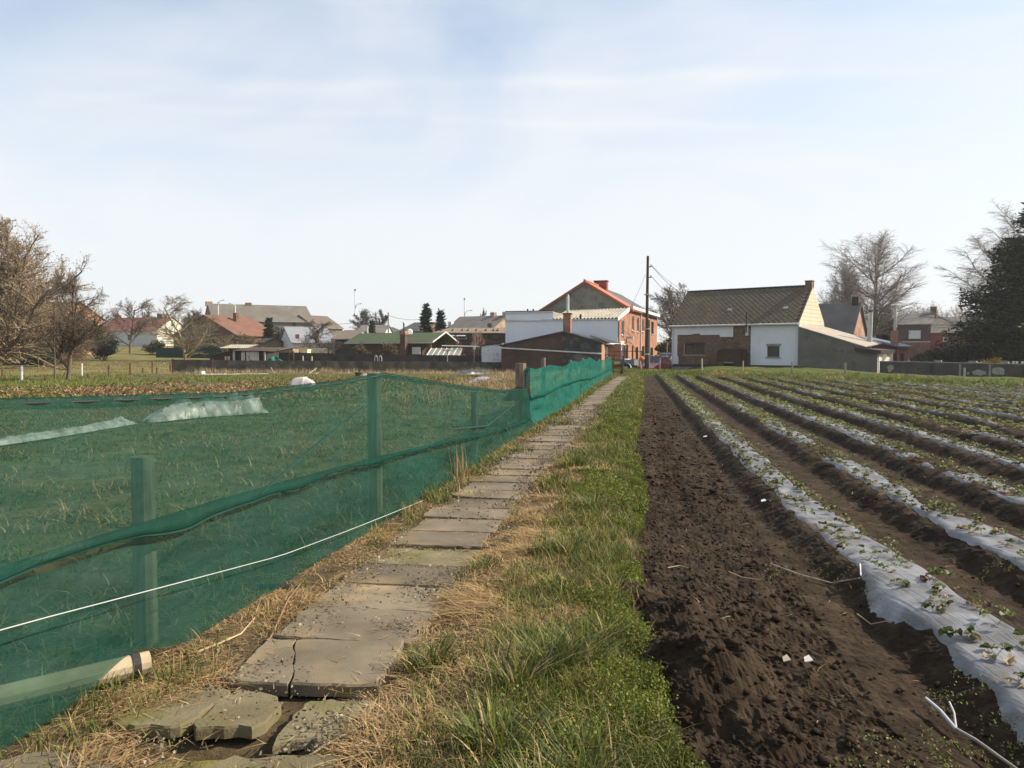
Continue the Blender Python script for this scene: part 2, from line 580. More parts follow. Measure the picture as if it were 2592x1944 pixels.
def build_ground():
    xs = np.unique(np.concatenate([np.linspace(-70, 70, 101), -geo(70, 1800, 24, 4), geo(70, 1800, 24, 4)]))
    ys = np.unique(np.concatenate([-geo(20, 900, 12, 3), np.linspace(-20, 200, 141), geo(200, 3000, 24, 4)]))
    X, Y = np.meshgrid(xs, ys)
    Zz = terr(X, Y) - .07 * (1 - sst(46, 52, Y)) + .25 * (fbm(X * .05, Y * .05, 3) - .5) * sst(55, 90, Y)
    m, n, l, b = nt('pasture_ground')
    b.inputs['Roughness'].default_value = .95
    b.inputs['Specular IOR Level'].default_value = .1
    tcn = n.new('ShaderNodeTexCoord')
    no = n.new('ShaderNodeTexNoise'); no.inputs['Scale'].default_value = .22; no.inputs['Detail'].default_value = 8; no.inputs['Roughness'].default_value = .65
    l.new(tcn.outputs['Object'], no.inputs['Vector'])
    cr = n.new('ShaderNodeValToRGB')
    e = cr.color_ramp.elements
    e[0].position = .32; e[0].color = (.085, .088, .028, 1)
    e[1].position = .68; e[1].color = (.20, .165, .075, 1)
    k = e.new(.5); k.color = (.14, .125, .045, 1)
    l.new(no.outputs['Fac'], cr.inputs['Fac'])
    l.new(cr.outputs['Color'], b.inputs['Base Color'])
    nb = n.new('ShaderNodeTexNoise'); nb.inputs['Scale'].default_value = 5; nb.inputs['Detail'].default_value = 6
    l.new(tcn.outputs['Object'], nb.inputs['Vector'])
    bp = n.new('ShaderNodeBump'); bp.inputs['Strength'].default_value = .7; bp.inputs['Distance'].default_value = .15
    l.new(nb.outputs['Fac'], bp.inputs['Height']); l.new(bp.outputs['Normal'], b.inputs['Normal'])
    o = np_mesh('ground', np.stack([X, Y, Zz], -1).reshape(-1, 3), grid_faces(len(ys), len(xs)), m, smooth=True)
    tag(o, kind='structure')
build_ground()

def soilmat(name, c1, c2, c3, s=6.0, bump=.8):
    if name in MATS: return MATS[name]
    m, n, l, b = nt(name)
    b.inputs['Roughness'].default_value = .97
    b.inputs['Specular IOR Level'].default_value = .12
    tcn = n.new('ShaderNodeTexCoord')
    no = n.new('ShaderNodeTexNoise'); no.inputs['Scale'].default_value = s; no.inputs['Detail'].default_value = 9; no.inputs['Roughness'].default_value = .7
    l.new(tcn.outputs['Object'], no.inputs['Vector'])
    cr = n.new('ShaderNodeValToRGB'); e = cr.color_ramp.elements
    e[0].position = .34; e[0].color = _rgba(c1); e[1].position = .72; e[1].color = _rgba(c3)
    k = e.new(.52); k.color = _rgba(c2)
    l.new(no.outputs['Fac'], cr.inputs['Fac'])
    n2_ = n.new('ShaderNodeTexNoise'); n2_.inputs['Scale'].default_value = .9; n2_.inputs['Detail'].default_value = 4
    l.new(tcn.outputs['Object'], n2_.inputs['Vector'])
    hs = n.new('ShaderNodeHueSaturation')
    mr = n.new('ShaderNodeMapRange'); mr.inputs['From Min'].default_value = .3; mr.inputs['From Max'].default_value = .7
    mr.inputs['To Min'].default_value = .72; mr.inputs['To Max'].default_value = 1.3
    l.new(n2_.outputs['Fac'], mr.inputs['Value']); l.new(mr.outputs['Result'], hs.inputs['Value'])
    l.new(cr.outputs['Color'], hs.inputs['Color']); l.new(hs.outputs['Color'], b.inputs['Base Color'])
    nb = n.new('ShaderNodeTexNoise'); nb.inputs['Scale'].default_value = 45; nb.inputs['Detail'].default_value = 6; nb.inputs['Roughness'].default_value = .75
    l.new(tcn.outputs['Object'], nb.inputs['Vector'])
    bp = n.new('ShaderNodeBump'); bp.inputs['Strength'].default_value = bump; bp.inputs['Distance'].default_value = .02
    l.new(nb.outputs['Fac'], bp.inputs['Height']); l.new(bp.outputs['Normal'], b.inputs['Normal'])
    MATS[name] = m
    return m
M_SOIL = soilmat('ploughed_soil', (.0205, .0138, .0082), (.038, .0262, .0160), (.074, .052, .034))
M_VERGE = soilmat('verge_soil', (.05, .036, .022), (.095, .072, .040), (.16, .125, .07), s=9)

# ---- beds of the strawberry field
ROW0, ROWD, NROW = 1.53, 1.075, 15
def warp(v):
    return .20 * (1 - sst(3.0, 8.5, v))
def bedz(u, v):
    u = u - warp(v)
    k = np.clip(np.round((u - ROW0) / ROWD), 0, NROW - 1)
    d = np.abs(u - (ROW0 + k * ROWD))
    return .125 * sst(.42, .18, d), d
def vmax(u):
    return 46.3 - (u - .8) * 1.026
def soil_h(u, v):
    x, y = uv2xy(u, v)
    bz, d = bedz(u, v)
    near = 1 / (1 + (v / 9.0) ** 2)
    edge = u - xy2uv(SX(y), y)[0]
    rough = np.where(u < 1.05, 1.25, .55) + .25 * (d < .4)
    lum = np.abs(fbm(u * 5, v * 5, 3) - .5) * 2
    z = bz * (.86 + .28 * fbm(u * .7, v * .9, 2)) + .05 * (fbm(u * 1.6 + 9, v * 1.1, 3) - .5)
    z = z + rough * (.05 * (fbm(u * 6.5, v * 5.5, 3, .6) - .5) + .03 * lum - .012)
    z = z + rough * near * (.026 * (fbm(u * 26, v * 24, 3, .8) - .5) + .016 * (vn(u * 75, v * 75) - .5))
    # turned-over lumps along the strip (tractor tyre bars)
    st = np.exp(-((u - .52) / .16) ** 2) * sst(6, 9, v) * (1 - sst(26, 34, v))
    z = z + st * .03 * np.sin(v * 2 * math.pi / .21 + 3 * fbm(u * 2, v * 2, 2)) - st * .02
    # heaps at the grassy edge near the camera
    for hx, hy, hr, hh in ((.92, 3.72, .36, .17), (.86, 3.35, .24, .10), (.95, 4.3, .26, .11), (1.02, 3.05, .16, .07), (.78, 4.75, .2, .08)):
        q = np.hypot(x - hx, (y - hy) * .8) / hr
        z = z + hh * np.clip(1 - q * q, 0, 1) * (.55 + .9 * fbm(x * 9, y * 9, 3))
    return z

def build_field():
    vs = geo(1.0, 50, 660, 3.4)
    s = np.linspace(0, 1, 400) ** 1.25
    V, S = np.meshgrid(vs, s, indexing='ij')
    ul = np.array([xy2uv(SX(*[uv2xy(.4, v)[1]]), uv2xy(.4, v)[1])[0] for v in vs]) - .45
    ur = np.minimum(.62 * vs + 4.5, 24)
    U = ul[:, None] + S * (ur - ul)[:, None]
    Zz = soil_h(U, V)
    X, Y = uv2xy(U, V)
    Zz = Zz + terr(X, Y) - .10 * sst(-.03, -.35, U - xy2uv(SX(Y), Y)[0] + .06 * (fbm(U * 4, V * 4, 2) - .5))
    fe = fedge(X, Y)
    Zz = Zz * (1 - sst(-.5, .8, fe)) + (terr(X, Y) - .1) * sst(-.5, .8, fe)
    o = np_mesh('ploughed_field', np.stack([X, Y, Zz], -1).reshape(-1, 3), grid_faces(len(vs), len(s))[:, ::-1], M_SOIL, smooth=True)
    # keep facets so that clods stay crisp
    o.data.polygons.foreach_set('use_smooth', np.zeros(len(o.data.polygons), bool))
    tag(o, kind='structure')
build_field()

def scatter_clods():
    """loose clods of earth on the field"""
    base = []
    import bmesh
    for k in range(5):
        bm = bmesh.new(); bmesh.ops.create_icosphere(bm, subdivisions=1 if k else 2, radius=1)
        v = np.array([q.co[:] for q in bm.verts]); f = np.array([[w.index for w in t.verts] for t in bm.faces]); bm.free()
        v = v * (1 + .55 * (rs.rand(len(v), 1) - .5)); v[:, 2] *= .7
        base.append((v, f))
    Vs, Fs, off = [], [], 0
    n = 15000
    vv = 1.8 + 24 * rs.rand(n) ** 2.6
    uu = np.where(rs.rand(n) < .45, rs.rand(n) * 1.05 + .02, rs.rand(n) * (.5 * vv + 2.5))
    hz = soil_h(uu, vv)
    for i in range(n):
        u, v = uu[i], vv[i]
        x, y = uv2xy(u, v)
        if x < SX(y) + .02: continue
        b, d = bedz(np.array(u), np.array(v))
        if d < .22 and u > 1: continue
        r = (.003 + .006 * rs.rand() ** 2 + .014 * rs.rand() ** 14) * (1.0 if v < 8 else 1.5) * (1.3 if u < 1.1 else 1)
        vt, ft = base[rs.randint(5)] if r > .02 else base[1 + rs.randint(4)]
        a = rs.rand() * 6.28
        c, s = math.cos(a), math.sin(a)
        P = vt * r * np.array([1 + .5 * rs.rand(), 1, .9])
        P = np.stack([P[:, 0] * c - P[:, 1] * s + x, P[:, 0] * s + P[:, 1] * c + y, P[:, 2] + hz[i] + r * .25], -1)
        Vs.append(P); Fs.append(ft + off); off += len(P)
    o = np_mesh('soil_clods', np.concatenate(Vs), np.concatenate(Fs), M_SOIL)
    tag(o, 'loose dark clods of earth strewn over the ploughed strip', 'soil clods', kind='stuff')
scatter_clods()

# ---- grassy verge that carries the path
def verge_h(x, y):
    d = x - PX(y)
    z = .012 + .05 * (fbm(x * 3, y * 3, 3) - .4) * sst(.3, .5, np.abs(d)) + .02 * (fbm(x * 14, y * 14, 3) - .5)
    w = np.clip((x - PX(y) - .4) / np.maximum(SX(y) - PX(y) - .4, .1), 0, 1)
    z = z + .07 * np.sin(w * math.pi) ** 1.2 * (.5 + fbm(x * 1.3, y * 1.3, 2))
    q = ((x + 1.12) / .50) ** 2 + ((y - 2.86) / .13) ** 2
    z = z - .17 * np.clip(1 - q, 0, 1)
    z = z - .05 * np.exp(-((d) / .34) ** 4)
    return z + terr(x, y)
def build_verge():
    ys = geo(1.2, 49, 430, 3.2)
    s = np.linspace(0, 1, 90)
    Y, S = np.meshgrid(ys, s, indexing='ij')
    X = (FX(ys) - .35)[:, None] + S * (SX(ys) + .18 - FX(ys) + .35)[:, None]
    Zz = verge_h(X, Y) - .12 * sst(-.04, .10, X - SX(Y) + .12 * (fbm(X * 4, Y * 4, 2) - .5))
    o = np_mesh('verge', np.stack([X, Y, Zz], -1).reshape(-1, 3), grid_faces(len(ys), len(s))[:, ::-1], M_VERGE, smooth=True)
    tag(o, kind='structure')
build_verge()

def garden_h(x, y):
    return .02 + .10 * (fbm(x * .8, y * .8, 3) - .5) + .05 * (fbm(x * 3, y * 3, 3) - .5) + terr(x, y)
def build_garden():
    ys = geo(1.0, 49.5, 260, 2.6)
    s = np.linspace(0, 1, 150) ** 1.5
    Y, S = np.meshgrid(ys, s, indexing='ij')
    X = FX(Y) - .30 - S * 34
    Zz = garden_h(X, Y)
    m = soilmat('garden_soil', (.045, .040, .018), (.085, .078, .034), (.15, .12, .065), s=3, bump=1)
    o = np_mesh('garden', np.stack([X, Y, Zz], -1).reshape(-1, 3), grid_faces(len(ys), len(s)), m, smooth=True)
    tag(o, kind='structure')
build_garden()

def bank_h(x, y):
    fe = fedge(x, y)
    b = .10 + .26 * fbm(x * .9, y * .9, 3) + .12 * fbm(x * 2.6, y * 2.6, 2)
    return terr(x, y) + b * sst(-.5, .9, fe) * (1 - .55 * sst(2.2, 5, fe)) - .05
def build_bank():
    ss = np.linspace(-5, 36, 230); ts = np.linspace(-.6, 12, 70)
    A, B = np.meshgrid(ss, ts, indexing='ij')
    X = FE0[0] + A * FED[0] + B * FEN[0]; Y = FE0[1] + A * FED[1] + B * FEN[1]
    m = soilmat('bank_grass_soil', (.035, .05, .012), (.07, .085, .02), (.13, .12, .04), s=3, bump=1)
    o = np_mesh('grass_bank', np.stack([X, Y, bank_h(X, Y)], -1).reshape(-1, 3), grid_faces(len(ss), len(ts)), m, smooth=True)
    tag(o, kind='structure')
build_bank()

# ================================================================== PATH
M_SLAB = pmat('paving_concrete', (.105, .086, .058), (.165, .138, .098), scale=2.2, rough=.95, bump=.5, bscale=90, bdist=.003, c3=(.22, .165, .10), s3=.75, vary=.2)
M_SLABM = pmat('mossy_concrete', (.12, .10, .055), (.20, .175, .105), scale=3, rough=.97, bump=.7, bscale=60, bdist=.006, c3=(.12, .115, .035), s3=.9, vary=.15)
path_root = empty('path'); tag(path_root, kind='structure')
def slab_piece(outline, z0, thick, tilt=(0, 0), mat=None, name='paving_slab', jit=.018, sub=.055):
    """outline: XY corners; edges are broken up unevenly"""
    pts = []
    n = len(outline)
    for i in range(n):
        a = np.array(outline[i]); b = np.array(outline[(i + 1) % n])
        k = max(2, int(np.linalg.norm(b - a) / sub))
        for j in range(k):
            t = j / k
            p = a + (b - a) * t + (rs.rand(2) - .5) * jit * (1 if j else 2.2)
            pts.append(p)
    pts = np.array(pts); c = pts.mean(0)
    def lift(p): return z0 + (p[0] - c[0]) * tilt[0] + (p[1] - c[1]) * tilt[1]
    m = MB()
    top = [(*(c + (p - c) * .975), lift(p)) for p in pts]
    rim = [(*p, lift(p) - .010) for p in pts]
    bot = [(*p, lift(p) - thick) for p in pts]
    k0 = len(pts)
    m.v = top + rim + bot
    m.f.append(tuple(range(k0)))
    for i in range(k0):
        j = (i + 1) % k0
        m.f.append((k0 + i, k0 + j, j, i)); m.f.append((2*k0 + i, 2*k0 + j, k0 + j, k0 + i))
    return m.build(name, mat or M_SLAB, path_root)
def ctr(y, off, extra=0):
    s = (PX(y + .3) - PX(y - .3)) / .6
    n = 1 / math.hypot(1, s)
    return (float(PX(y)) + off * n, y - off * s * n + extra)
y = 3.446
k = 0
while y < 44:
    dep = .48 if y > 4 else .50
    w = .345 + .05 * rs.rand()
    o = .06 * (rs.rand() - .5)
    g = .012 + .02 * rs.rand()
    if k == 3: w = .40
    a0 = ctr(y + g, -w + o); a1 = ctr(y + g, w + o); b1 = ctr(y + dep, w + o); b0 = ctr(y + dep, -w + o)
    outl = [a0, a1, b1, b0]
    if rs.rand() < .45:            # a corner broken off
        ci = rs.randint(4); c0, cp, cn = (np.array(outl[j % 4]) for j in (ci, ci - 1, ci + 1))
        f1_, f2_ = .1 + .25 * rs.rand(), .06 + .16 * rs.rand()
        outl[ci:ci + 1] = [tuple(c0 + (cp - c0) * f1_), tuple(c0 + (cn - c0) * f2_)]
    if k == 0:      # front slab with a hairline crack and a broken front edge
        a0 = (-1.30, 3.47); a1 = (-.60, 3.40)
        mid0, mid1 = (-1.0, 3.435), (-1.13, 3.94)
        slab_piece([(-1.31, 3.47), mid0, mid1, (-1.27, 3.95)], .040, .06, (.0, .02))
        slab_piece([(mid0[0] + .006, mid0[1]), (-.62, 3.41), (-.55, 3.93), (mid1[0] + .006, mid1[1])], .043, .06, (.0, .015))
    elif k == 4:    # sunken strip overgrown with moss
        slab_piece(outl, .012, .05, (0, 0), M_SLABM)
    else:
        slab_piece(outl, .020 + .014 * rs.rand() + float(terr(0, y)), .055, ((rs.rand() - .5) * .03, (rs.rand() - .5) * .03), M_SLABM if k in (1,) and False else M_SLAB)
    y += dep + .004
    k += 1
# broken, lifted slabs at the near end
slab_piece([(-1.62, 3.00), (-1.30, 2.985), (-1.24, 3.41), (-1.50, 3.42)], .046, .05, (.02, -.08), M_SLABM, jit=.03, sub=.045)
slab_piece([(-1.285, 2.985), (-1.00, 3.02), (-.98, 3.22), (-1.06, 3.36), (-1.22, 3.40)], .040, .05, (-.05, -.07), M_SLABM, jit=.03, sub=.045)
slab_piece([(-.94, 2.95), (-.66, 2.98), (-.60, 3.30), (-.90, 3.33)], .016, .04, (.03, -.02), M_SLABM, jit=.03, sub=.045)
slab_piece([(-1.95, 2.40), (-1.40, 2.42), (-1.36, 2.70), (-1.55, 2.78), (-1.72, 2.86), (-1.90, 2.80)], .03, .06, (.0, .03), M_SLAB, jit=.025)
slab_piece([(-1.30, 2.38), (-.70, 2.40), (-.62, 2.84), (-1.05, 2.80), (-1.24, 2.70)], .028, .06, (.0, .02), M_SLABM, jit=.025)
slab_piece([(-2.0, 1.85), (-1.3, 1.86), (-1.28, 2.36), (-1.95, 2.36)], .03, .06, (0, 0), M_SLAB)
slab_piece([(-1.28, 1.85), (-.6, 1.86), (-.64, 2.34), (-1.26, 2.34)], .028, .06, (0, 0), M_SLABM)

# ================================================================== VEGETATION HELPERS
def blades(P, az, h, reach, w, col, tip=None, segs=3):
    """P (n,3); curved tapering blades; returns V, F(tri), tint"""
    n = len(P)
    ts = np.linspace(0, 1, segs + 1)
    dx, dy = np.cos(az), np.sin(az)
    px, py = -dy, dx
    V = []; T = []
    tip = col if tip is None else tip
    for i, t in enumerate(ts):
        cx = P[:, 0] + dx * reach * t ** 1.7
        cy = P[:, 1] + dy * reach * t ** 1.7
        cz = P[:, 2] + h * (t - .32 * t * t * np.clip(reach / np.maximum(h, 1e-3), 0, 2.2))
        ww = w * (1 - t ** 1.5) * .5
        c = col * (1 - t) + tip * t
        if i < segs:
            V.append(np.stack([cx - px * ww, cy - py * ww, cz], -1)); V.append(np.stack([cx + px * ww, cy + py * ww, cz], -1))
            T += [c, c]
        else:
            V.append(np.stack([cx, cy, cz], -1)); T.append(c)
    L = len(V)
    V = np.stack(V, 1); T = np.stack(T, 1)
    b = (np.arange(n) * L)[:, None]
    F = []
    for i in range(segs - 1):
        F += [b + [2*i, 2*i+1, 2*i+3], b + [2*i, 2*i+3, 2*i+2]]
    i = segs - 1
    F.append(b + [2*i, 2*i+1, 2*i+2])
    return V.reshape(-1, 3), np.concatenate(F), T.reshape(-1, 3)
def leaves(P, size, col, up=.5, aspect=.5):
    """little four-cornered leaves in random attitudes"""
    n = len(P)
    d = rs.randn(n, 3); d[:, 2] = np.abs(d[:, 2]) * up; d /= np.linalg.norm(d, axis=1)[:, None]
    q = rs.randn(n, 3); q -= d * (q * d).sum(1)[:, None]; q /= np.linalg.norm(q, axis=1)[:, None]
    size = np.broadcast_to(np.asarray(size, float), (n,))[:, None]
    a = P; b = P + d * size * .5 + q * size * aspect * .5; c = P + d * size; e = P + d * size * .5 - q * size * aspect * .5
    V = np.stack([a, b, c, e], 1).reshape(-1, 3)
    F = (np.arange(n) * 4)[:, None] + np.array([[0, 1, 2, 3]])
    T = np.repeat(col, 4, 0)
    return V, F, T
def merge(parts):
    Vs, Fs, Ts, o = [], [], [], 0
    for V, F, T in parts:
        Vs.append(V); Fs.append(F + o); Ts.append(T); o += len(V)
    return np.concatenate(Vs), np.concatenate(Fs), np.concatenate(Ts)
def jitcol(c, n, v=.25, h=.12):
    c = np.array(c)[None, :] * (1 + v * (rs.rand(n, 1) * 2 - 1))
    return np.clip(c * (1 + h * (rs.rand(n, 3) * 2 - 1)), 0, 1)
GREEN, BRIGHT, BLUEG, DRY, TAN, BROWN = (.090, .115, .022), (.155, .175, .034), (.075, .098, .036), (.42, .295, .145), (.31, .21, .10), (.15, .095, .05)
def pick(cols, probs, n):
    idx = rs.choice(len(cols), n, p=np.array(probs) / sum(probs))
    return np.array(cols)[idx] * (1 + .3 * (rs.rand(n, 1) * 2 - 1))

# ---- grass of the verge
def verge_grass():
    parts_g, parts_d = [], []
    def zone(y0, y1, ntuft, per, wmul, hmul):
        # tufts spread over the verge
        y = y0 + (y1 - y0) * rs.rand(ntuft)
        a, b = FX(y) - .05, SX(y) + .05
        x = a + (b - a) * rs.rand(ntuft)
        d = x - PX(y)
        side = np.abs(d) > .20 + .22 * fbm(x * 3.5, y * 3.5, 3)
        w = np.clip((d - .38) / np.maximum(SX(y) - PX(y) - .38, .1), 0, 1)
        nz = fbm(x * 2.1 + 3, y * 1.5, 3)
        g = np.where(d > 0, w * 1.5 - .42 + (nz - .5) * 1.9 + .045 * (y - 4), (nz - .5) * 2.2 + .18 + .03 * (y - 5))
        green = rs.rand(ntuft) < np.clip(g, .04, .97)
        bare = fbm(x * 3.3 + 40, y * 2.6, 3)
        keep = side & ((bare > .36) | (y > 9))
        left = (d < 0)
        keep &= ~(left & (rs.rand(ntuft) > np.clip(.45 + .04 * (y - 4), .4, .9)))
        keep &= ~((d > 0) & (d < .9) & (y < 3.3) & (rs.rand(ntuft) < .35))
        joint = (~side) & (rs.rand(ntuft) < .06) & (np.abs(((y - 3.446) % .484) - .0) < .05)
        keep |= joint
        x, y, d, green, nz, w, side = [q[keep] for q in (x, y, d, green, nz, w, side)]
        n = len(x)
        k = per
        X = np.repeat(x, k) + rs.randn(n * k) * .035 * wmul ** .5; Yy = np.repeat(y, k) + rs.randn(n * k) * .035 * wmul ** .5
        gr = np.repeat(green, k); sd_ = np.repeat(side, k)
        hh = np.repeat(.35 + 1.1 * fbm(x * 1.7 + 11, y * 1.7, 2) ** 1.3, k)
        Zg = verge_h(X, Yy)
        ok = X < SX(Yy) + .10
        P = np.stack([X, Yy, Zg - .004], -1)
        az = rs.rand(n * k) * 6.283
        # green blades
        s = gr & ok
        m = s.sum()
        h = hmul * (.05 + .10 * rs.rand(m)) * hh[s] * np.where(sd_[s], 1, .25)
        col = pick([GREEN, BRIGHT, BLUEG, DRY], [.42, .33, .16, .09], m)
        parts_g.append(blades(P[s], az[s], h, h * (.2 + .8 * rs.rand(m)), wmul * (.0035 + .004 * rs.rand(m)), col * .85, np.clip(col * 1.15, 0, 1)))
        # dry straw, mostly lying
        s = (~gr) & ok
        m = s.sum()
        h = hmul * (.012 + .05 * rs.rand(m)) * hh[s] * np.where(sd_[s], 1, .4)
        col = pick([DRY, TAN, BROWN, GREEN], [.46, .34, .14, .06], m)
        parts_d.append(blades(P[s], az[s], h, .03 + (.13 * rs.rand(m)) * hmul, wmul * (.0025 + .003 * rs.rand(m)), col))
    zone(2.0, 4.6, 5200, 9, 1.0, 1.0)
    zone(4.6, 8.0, 4800, 9, 1.3, 1.05)
    zone(8.0, 14, 4200, 8, 2.0, 1.1)
    zone(14, 24, 3600, 8, 3.2, 1.15)
    zone(24, 47, 3800, 7, 5.5, 1.2)
    # moss and short grass in the joints between the slabs
    for jy in np.arange(3.446, 18, .484):
        nb = 130
        x = PX(jy) + (rs.rand(nb) * 2 - 1) * .42; kk = fbm(x * 5 + jy, x * 0 + jy * 3, 2) > .42
        x = x[kk]; nb = len(x)
        sl = .18
        yy = jy + rs.randn(nb) * .014 - (x - PX(jy)) * sl
        col = pick([(.11, .105, .025), (.15, .14, .035), BROWN, TAN], [.4, .25, .2, .15], nb)
        h = .012 + .02 * rs.rand(nb)
        parts_g.append(blades(np.stack([x, yy, np.full(nb, .012)], -1), rs.rand(nb) * 6.28, h, h * rs.rand(nb), (.004 + .004 * rs.rand(nb)) * (1 + jy / 10), col, None, 2))
    # lush tall tufts close to the camera
    for tx, ty, nb, hgt, rad in ((.18, 3.42, 170, .26, .10), (.02, 3.2, 150, .24, .10), (.33, 3.55, 150, .23, .09), (-.05, 2.72, 240, .20, .14), (.25, 2.6, 240, .19, .15), (.48, 3.9, 120, .18, .1),
                                 (-.38, 3.62, 160, .14, .12), (.10, 2.35, 240, .2, .16), (.3, 4.6, 140, .17, .12), (.42, 5.5, 150, .18, .12), (.75, 7.0, 160, .2, .14), (-.20, 5.3, 90, .12, .1),
                                 (.45, 8.4, 160, .2, .16), (.75, 9.6, 180, .2, .16), (1.2, 10.6, 180, .2, .18), (-.42, 8.0, 130, .14, .12), (-.68, 7.7, 120, .13, .1), (1.05, 15.8, 170, .3, .2), (1.9, 25.2, 160, .45, .28), (.2, 11.6, 120, .2, .15)):
        x = tx + rs.randn(nb) * rad * .55; yy = ty + rs.randn(nb) * rad * .55
        col = pick([GREEN, BRIGHT, BLUEG, DRY], [.34, .26, .28, .12], nb)
        h = hgt * (.5 + .6 * rs.rand(nb))
        sc = 1 + ty / 14
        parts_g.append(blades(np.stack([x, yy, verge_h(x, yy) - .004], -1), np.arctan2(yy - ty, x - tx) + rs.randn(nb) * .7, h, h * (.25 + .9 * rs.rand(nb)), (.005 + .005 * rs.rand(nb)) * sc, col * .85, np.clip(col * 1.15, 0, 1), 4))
    # combed-over dead tussocks
    for tx, ty, nb, ln, a0 in ((-.12, 4.35, 420, .30, 2.6), (.12, 4.15, 380, .30, 2.2), (.28, 4.75, 380, .28, 2.9), (-.28, 4.65, 260, .22, 3.4), (.30, 6.0, 320, .28, 2.6), (.50, 6.6, 300, .26, 2.4), (.05, 5.6, 260, .22, 2.8),
                                   (-1.62, 3.15, 330, .24, .4), (-1.45, 3.55, 260, .2, .2), (-1.5, 2.75, 300, .24, 1.2), (-1.15, 4.55, 280, .2, .3), (-1.05, 5.0, 260, .2, .6), (-.9, 5.7, 260, .2, .5),
                                   (-.35, 9.0, 340, .26, .2), (-.2, 9.7, 300, .24, .3), (.05, 10.7, 280, .24, .2), (.45, 13.6, 260, .3, .2), (-.05, 2.95, 300, .2, 2.2), (-.45, 3.0, 280, .16, 2.0), (-.5, 2.5, 300, .18, 2.0), (.95, 16.2, 240, .36, .1), (-1.85, 2.45, 300, .22, .5)):
        x = tx + rs.randn(nb) * .10; yy = ty + rs.randn(nb) * .085
        col = pick([DRY, TAN, BROWN], [.5, .36, .14], nb)
        h = (.02 + .09 * rs.rand(nb))
        parts_d.append(blades(np.stack([x, yy, verge_h(x, yy)], -1), a0 + rs.randn(nb) * .75, h, ln * (.4 + .7 * rs.rand(nb)), (.0028 + .003 * rs.rand(nb)) * (1 + ty / 20), col, None, 4))
    nb = 26      # tall withered stalks leaning on the netting
    x = -.62 + rs.randn(nb) * .05; yy = 9.1 + rs.randn(nb) * .07
    h = .25 + .25 * rs.rand(nb)
    parts_d.append(blades(np.stack([x, yy, verge_h(x, yy)], -1), rs.rand(nb) * 6.28, h, .12 * rs.rand(nb), .009 + .004 * rs.rand(nb), pick([DRY, TAN], [.6, .4], nb), None, 4))
    # blades rising through the weed mats
    nb = 2600
    yy = 2.1 + 5.5 * rs.rand(nb) ** 1.4; x = PX(yy) + .8 + (SX(yy) - PX(yy) - .8) * rs.rand(nb)
    h = (.07 + .13 * rs.rand(nb)) * (.4 + fbm(x * 2.5, yy * 2.5, 2))
    col = pick([GREEN, BRIGHT, BLUEG, DRY, TAN], [.25, .2, .2, .2, .15], nb)
    parts_g.append(blades(np.stack([x, yy, verge_h(x, yy)], -1), rs.rand(nb) * 6.28, h, h * (.2 + 1.2 * rs.rand(nb)), .003 + .004 * rs.rand(nb), col, None, 4))
    # more dead tussocks strewn at random between path and soil
    for i in range(150):
        ty = 2.3 + 14 * rs.rand() ** 1.6
        f = rs.rand() ** 1.3
        tx = PX(ty) + .42 + f * .8 * (SX(ty) - PX(ty) - .42) if rs.rand() < .75 else FX(ty) + .1 + rs.rand() * max(PX(ty) - .42 - FX(ty) - .1, .05)
        nb = 130; a0 = rs.rand() * 6.28; sc = 1 + ty / 14
        x = tx + rs.randn(nb) * .06 * sc; yy = ty + rs.randn(nb) * .05 * sc
        col = pick([DRY, TAN, BROWN], [.52, .34, .14], nb)
        h = (.015 + .07 * rs.rand(nb))
        parts_d.append(blades(np.stack([x, yy, verge_h(x, yy)], -1), a0 + rs.randn(nb) * .9, h, .17 * (.4 + .7 * rs.rand(nb)), (.0028 + .003 * rs.rand(nb)) * sc, col, None, 3))
    V, F, T = merge(parts_g)
    o = np_mesh('verge_grass', V, F, M_TINT, tint=T)
    tag(o, 'green grass growing along the slab path beside the soil', 'grass', kind='stuff')
    V, F, T = merge(parts_d)
    o = np_mesh('dry_grass', V, F, M_TINTD, tint=T)
    tag(o, 'dead straw coloured grass lying along the slab path', 'dry grass', kind='stuff')
    # chickweed mats along the edge of the ploughed strip
    n = 15000
    y = 2.1 + 16 * rs.rand(n) ** 1.7
    x = SX(y) + .06 - .75 * rs.rand(n) ** 1.4 + (.12 * (fbm(y * 3, y * 0, 2) - .5))
    k = (fbm(x * 2.4 + 7, y * 1.8, 3) > .52) | ((y < 3.0) & (x > .3) & (rs.rand(len(x)) < .6))
    k &= (x > PX(y) + .5)
    x, y = x[k], y[k]
    n = len(x); per = 11
    X = np.repeat(x, per) + rs.randn(n * per) * .02; Y = np.repeat(y, per) + rs.randn(n * per) * .02
    hz = np.repeat(.004 + .19 * fbm(x * 3.6, y * 3.6, 3) ** 2.2, per) * (.25 + .9 * rs.rand(n * per))
    P = np.stack([X, Y, verge_h(X, Y) + hz], -1)
    sz = (.0055 + .006 * rs.rand(n * per)) * (1 + np.repeat(y, per) / 8)
    col = pick([(.125, .15, .022), (.18, .20, .036), (.075, .10, .018)], [.5, .28, .22], n * per) * np.repeat(.65 + .7 * fbm(x * 5 + 2, y * 5, 2), per)[:, None]
    V, F, T = leaves(P, sz, col, 1.0, .75)
    o = np_mesh('chickweed', V, F, M_TINT, tint=T)
    tag(o, 'bright green mats of small leaved weeds at the soil edge', 'weeds', kind='stuff')
verge_grass()

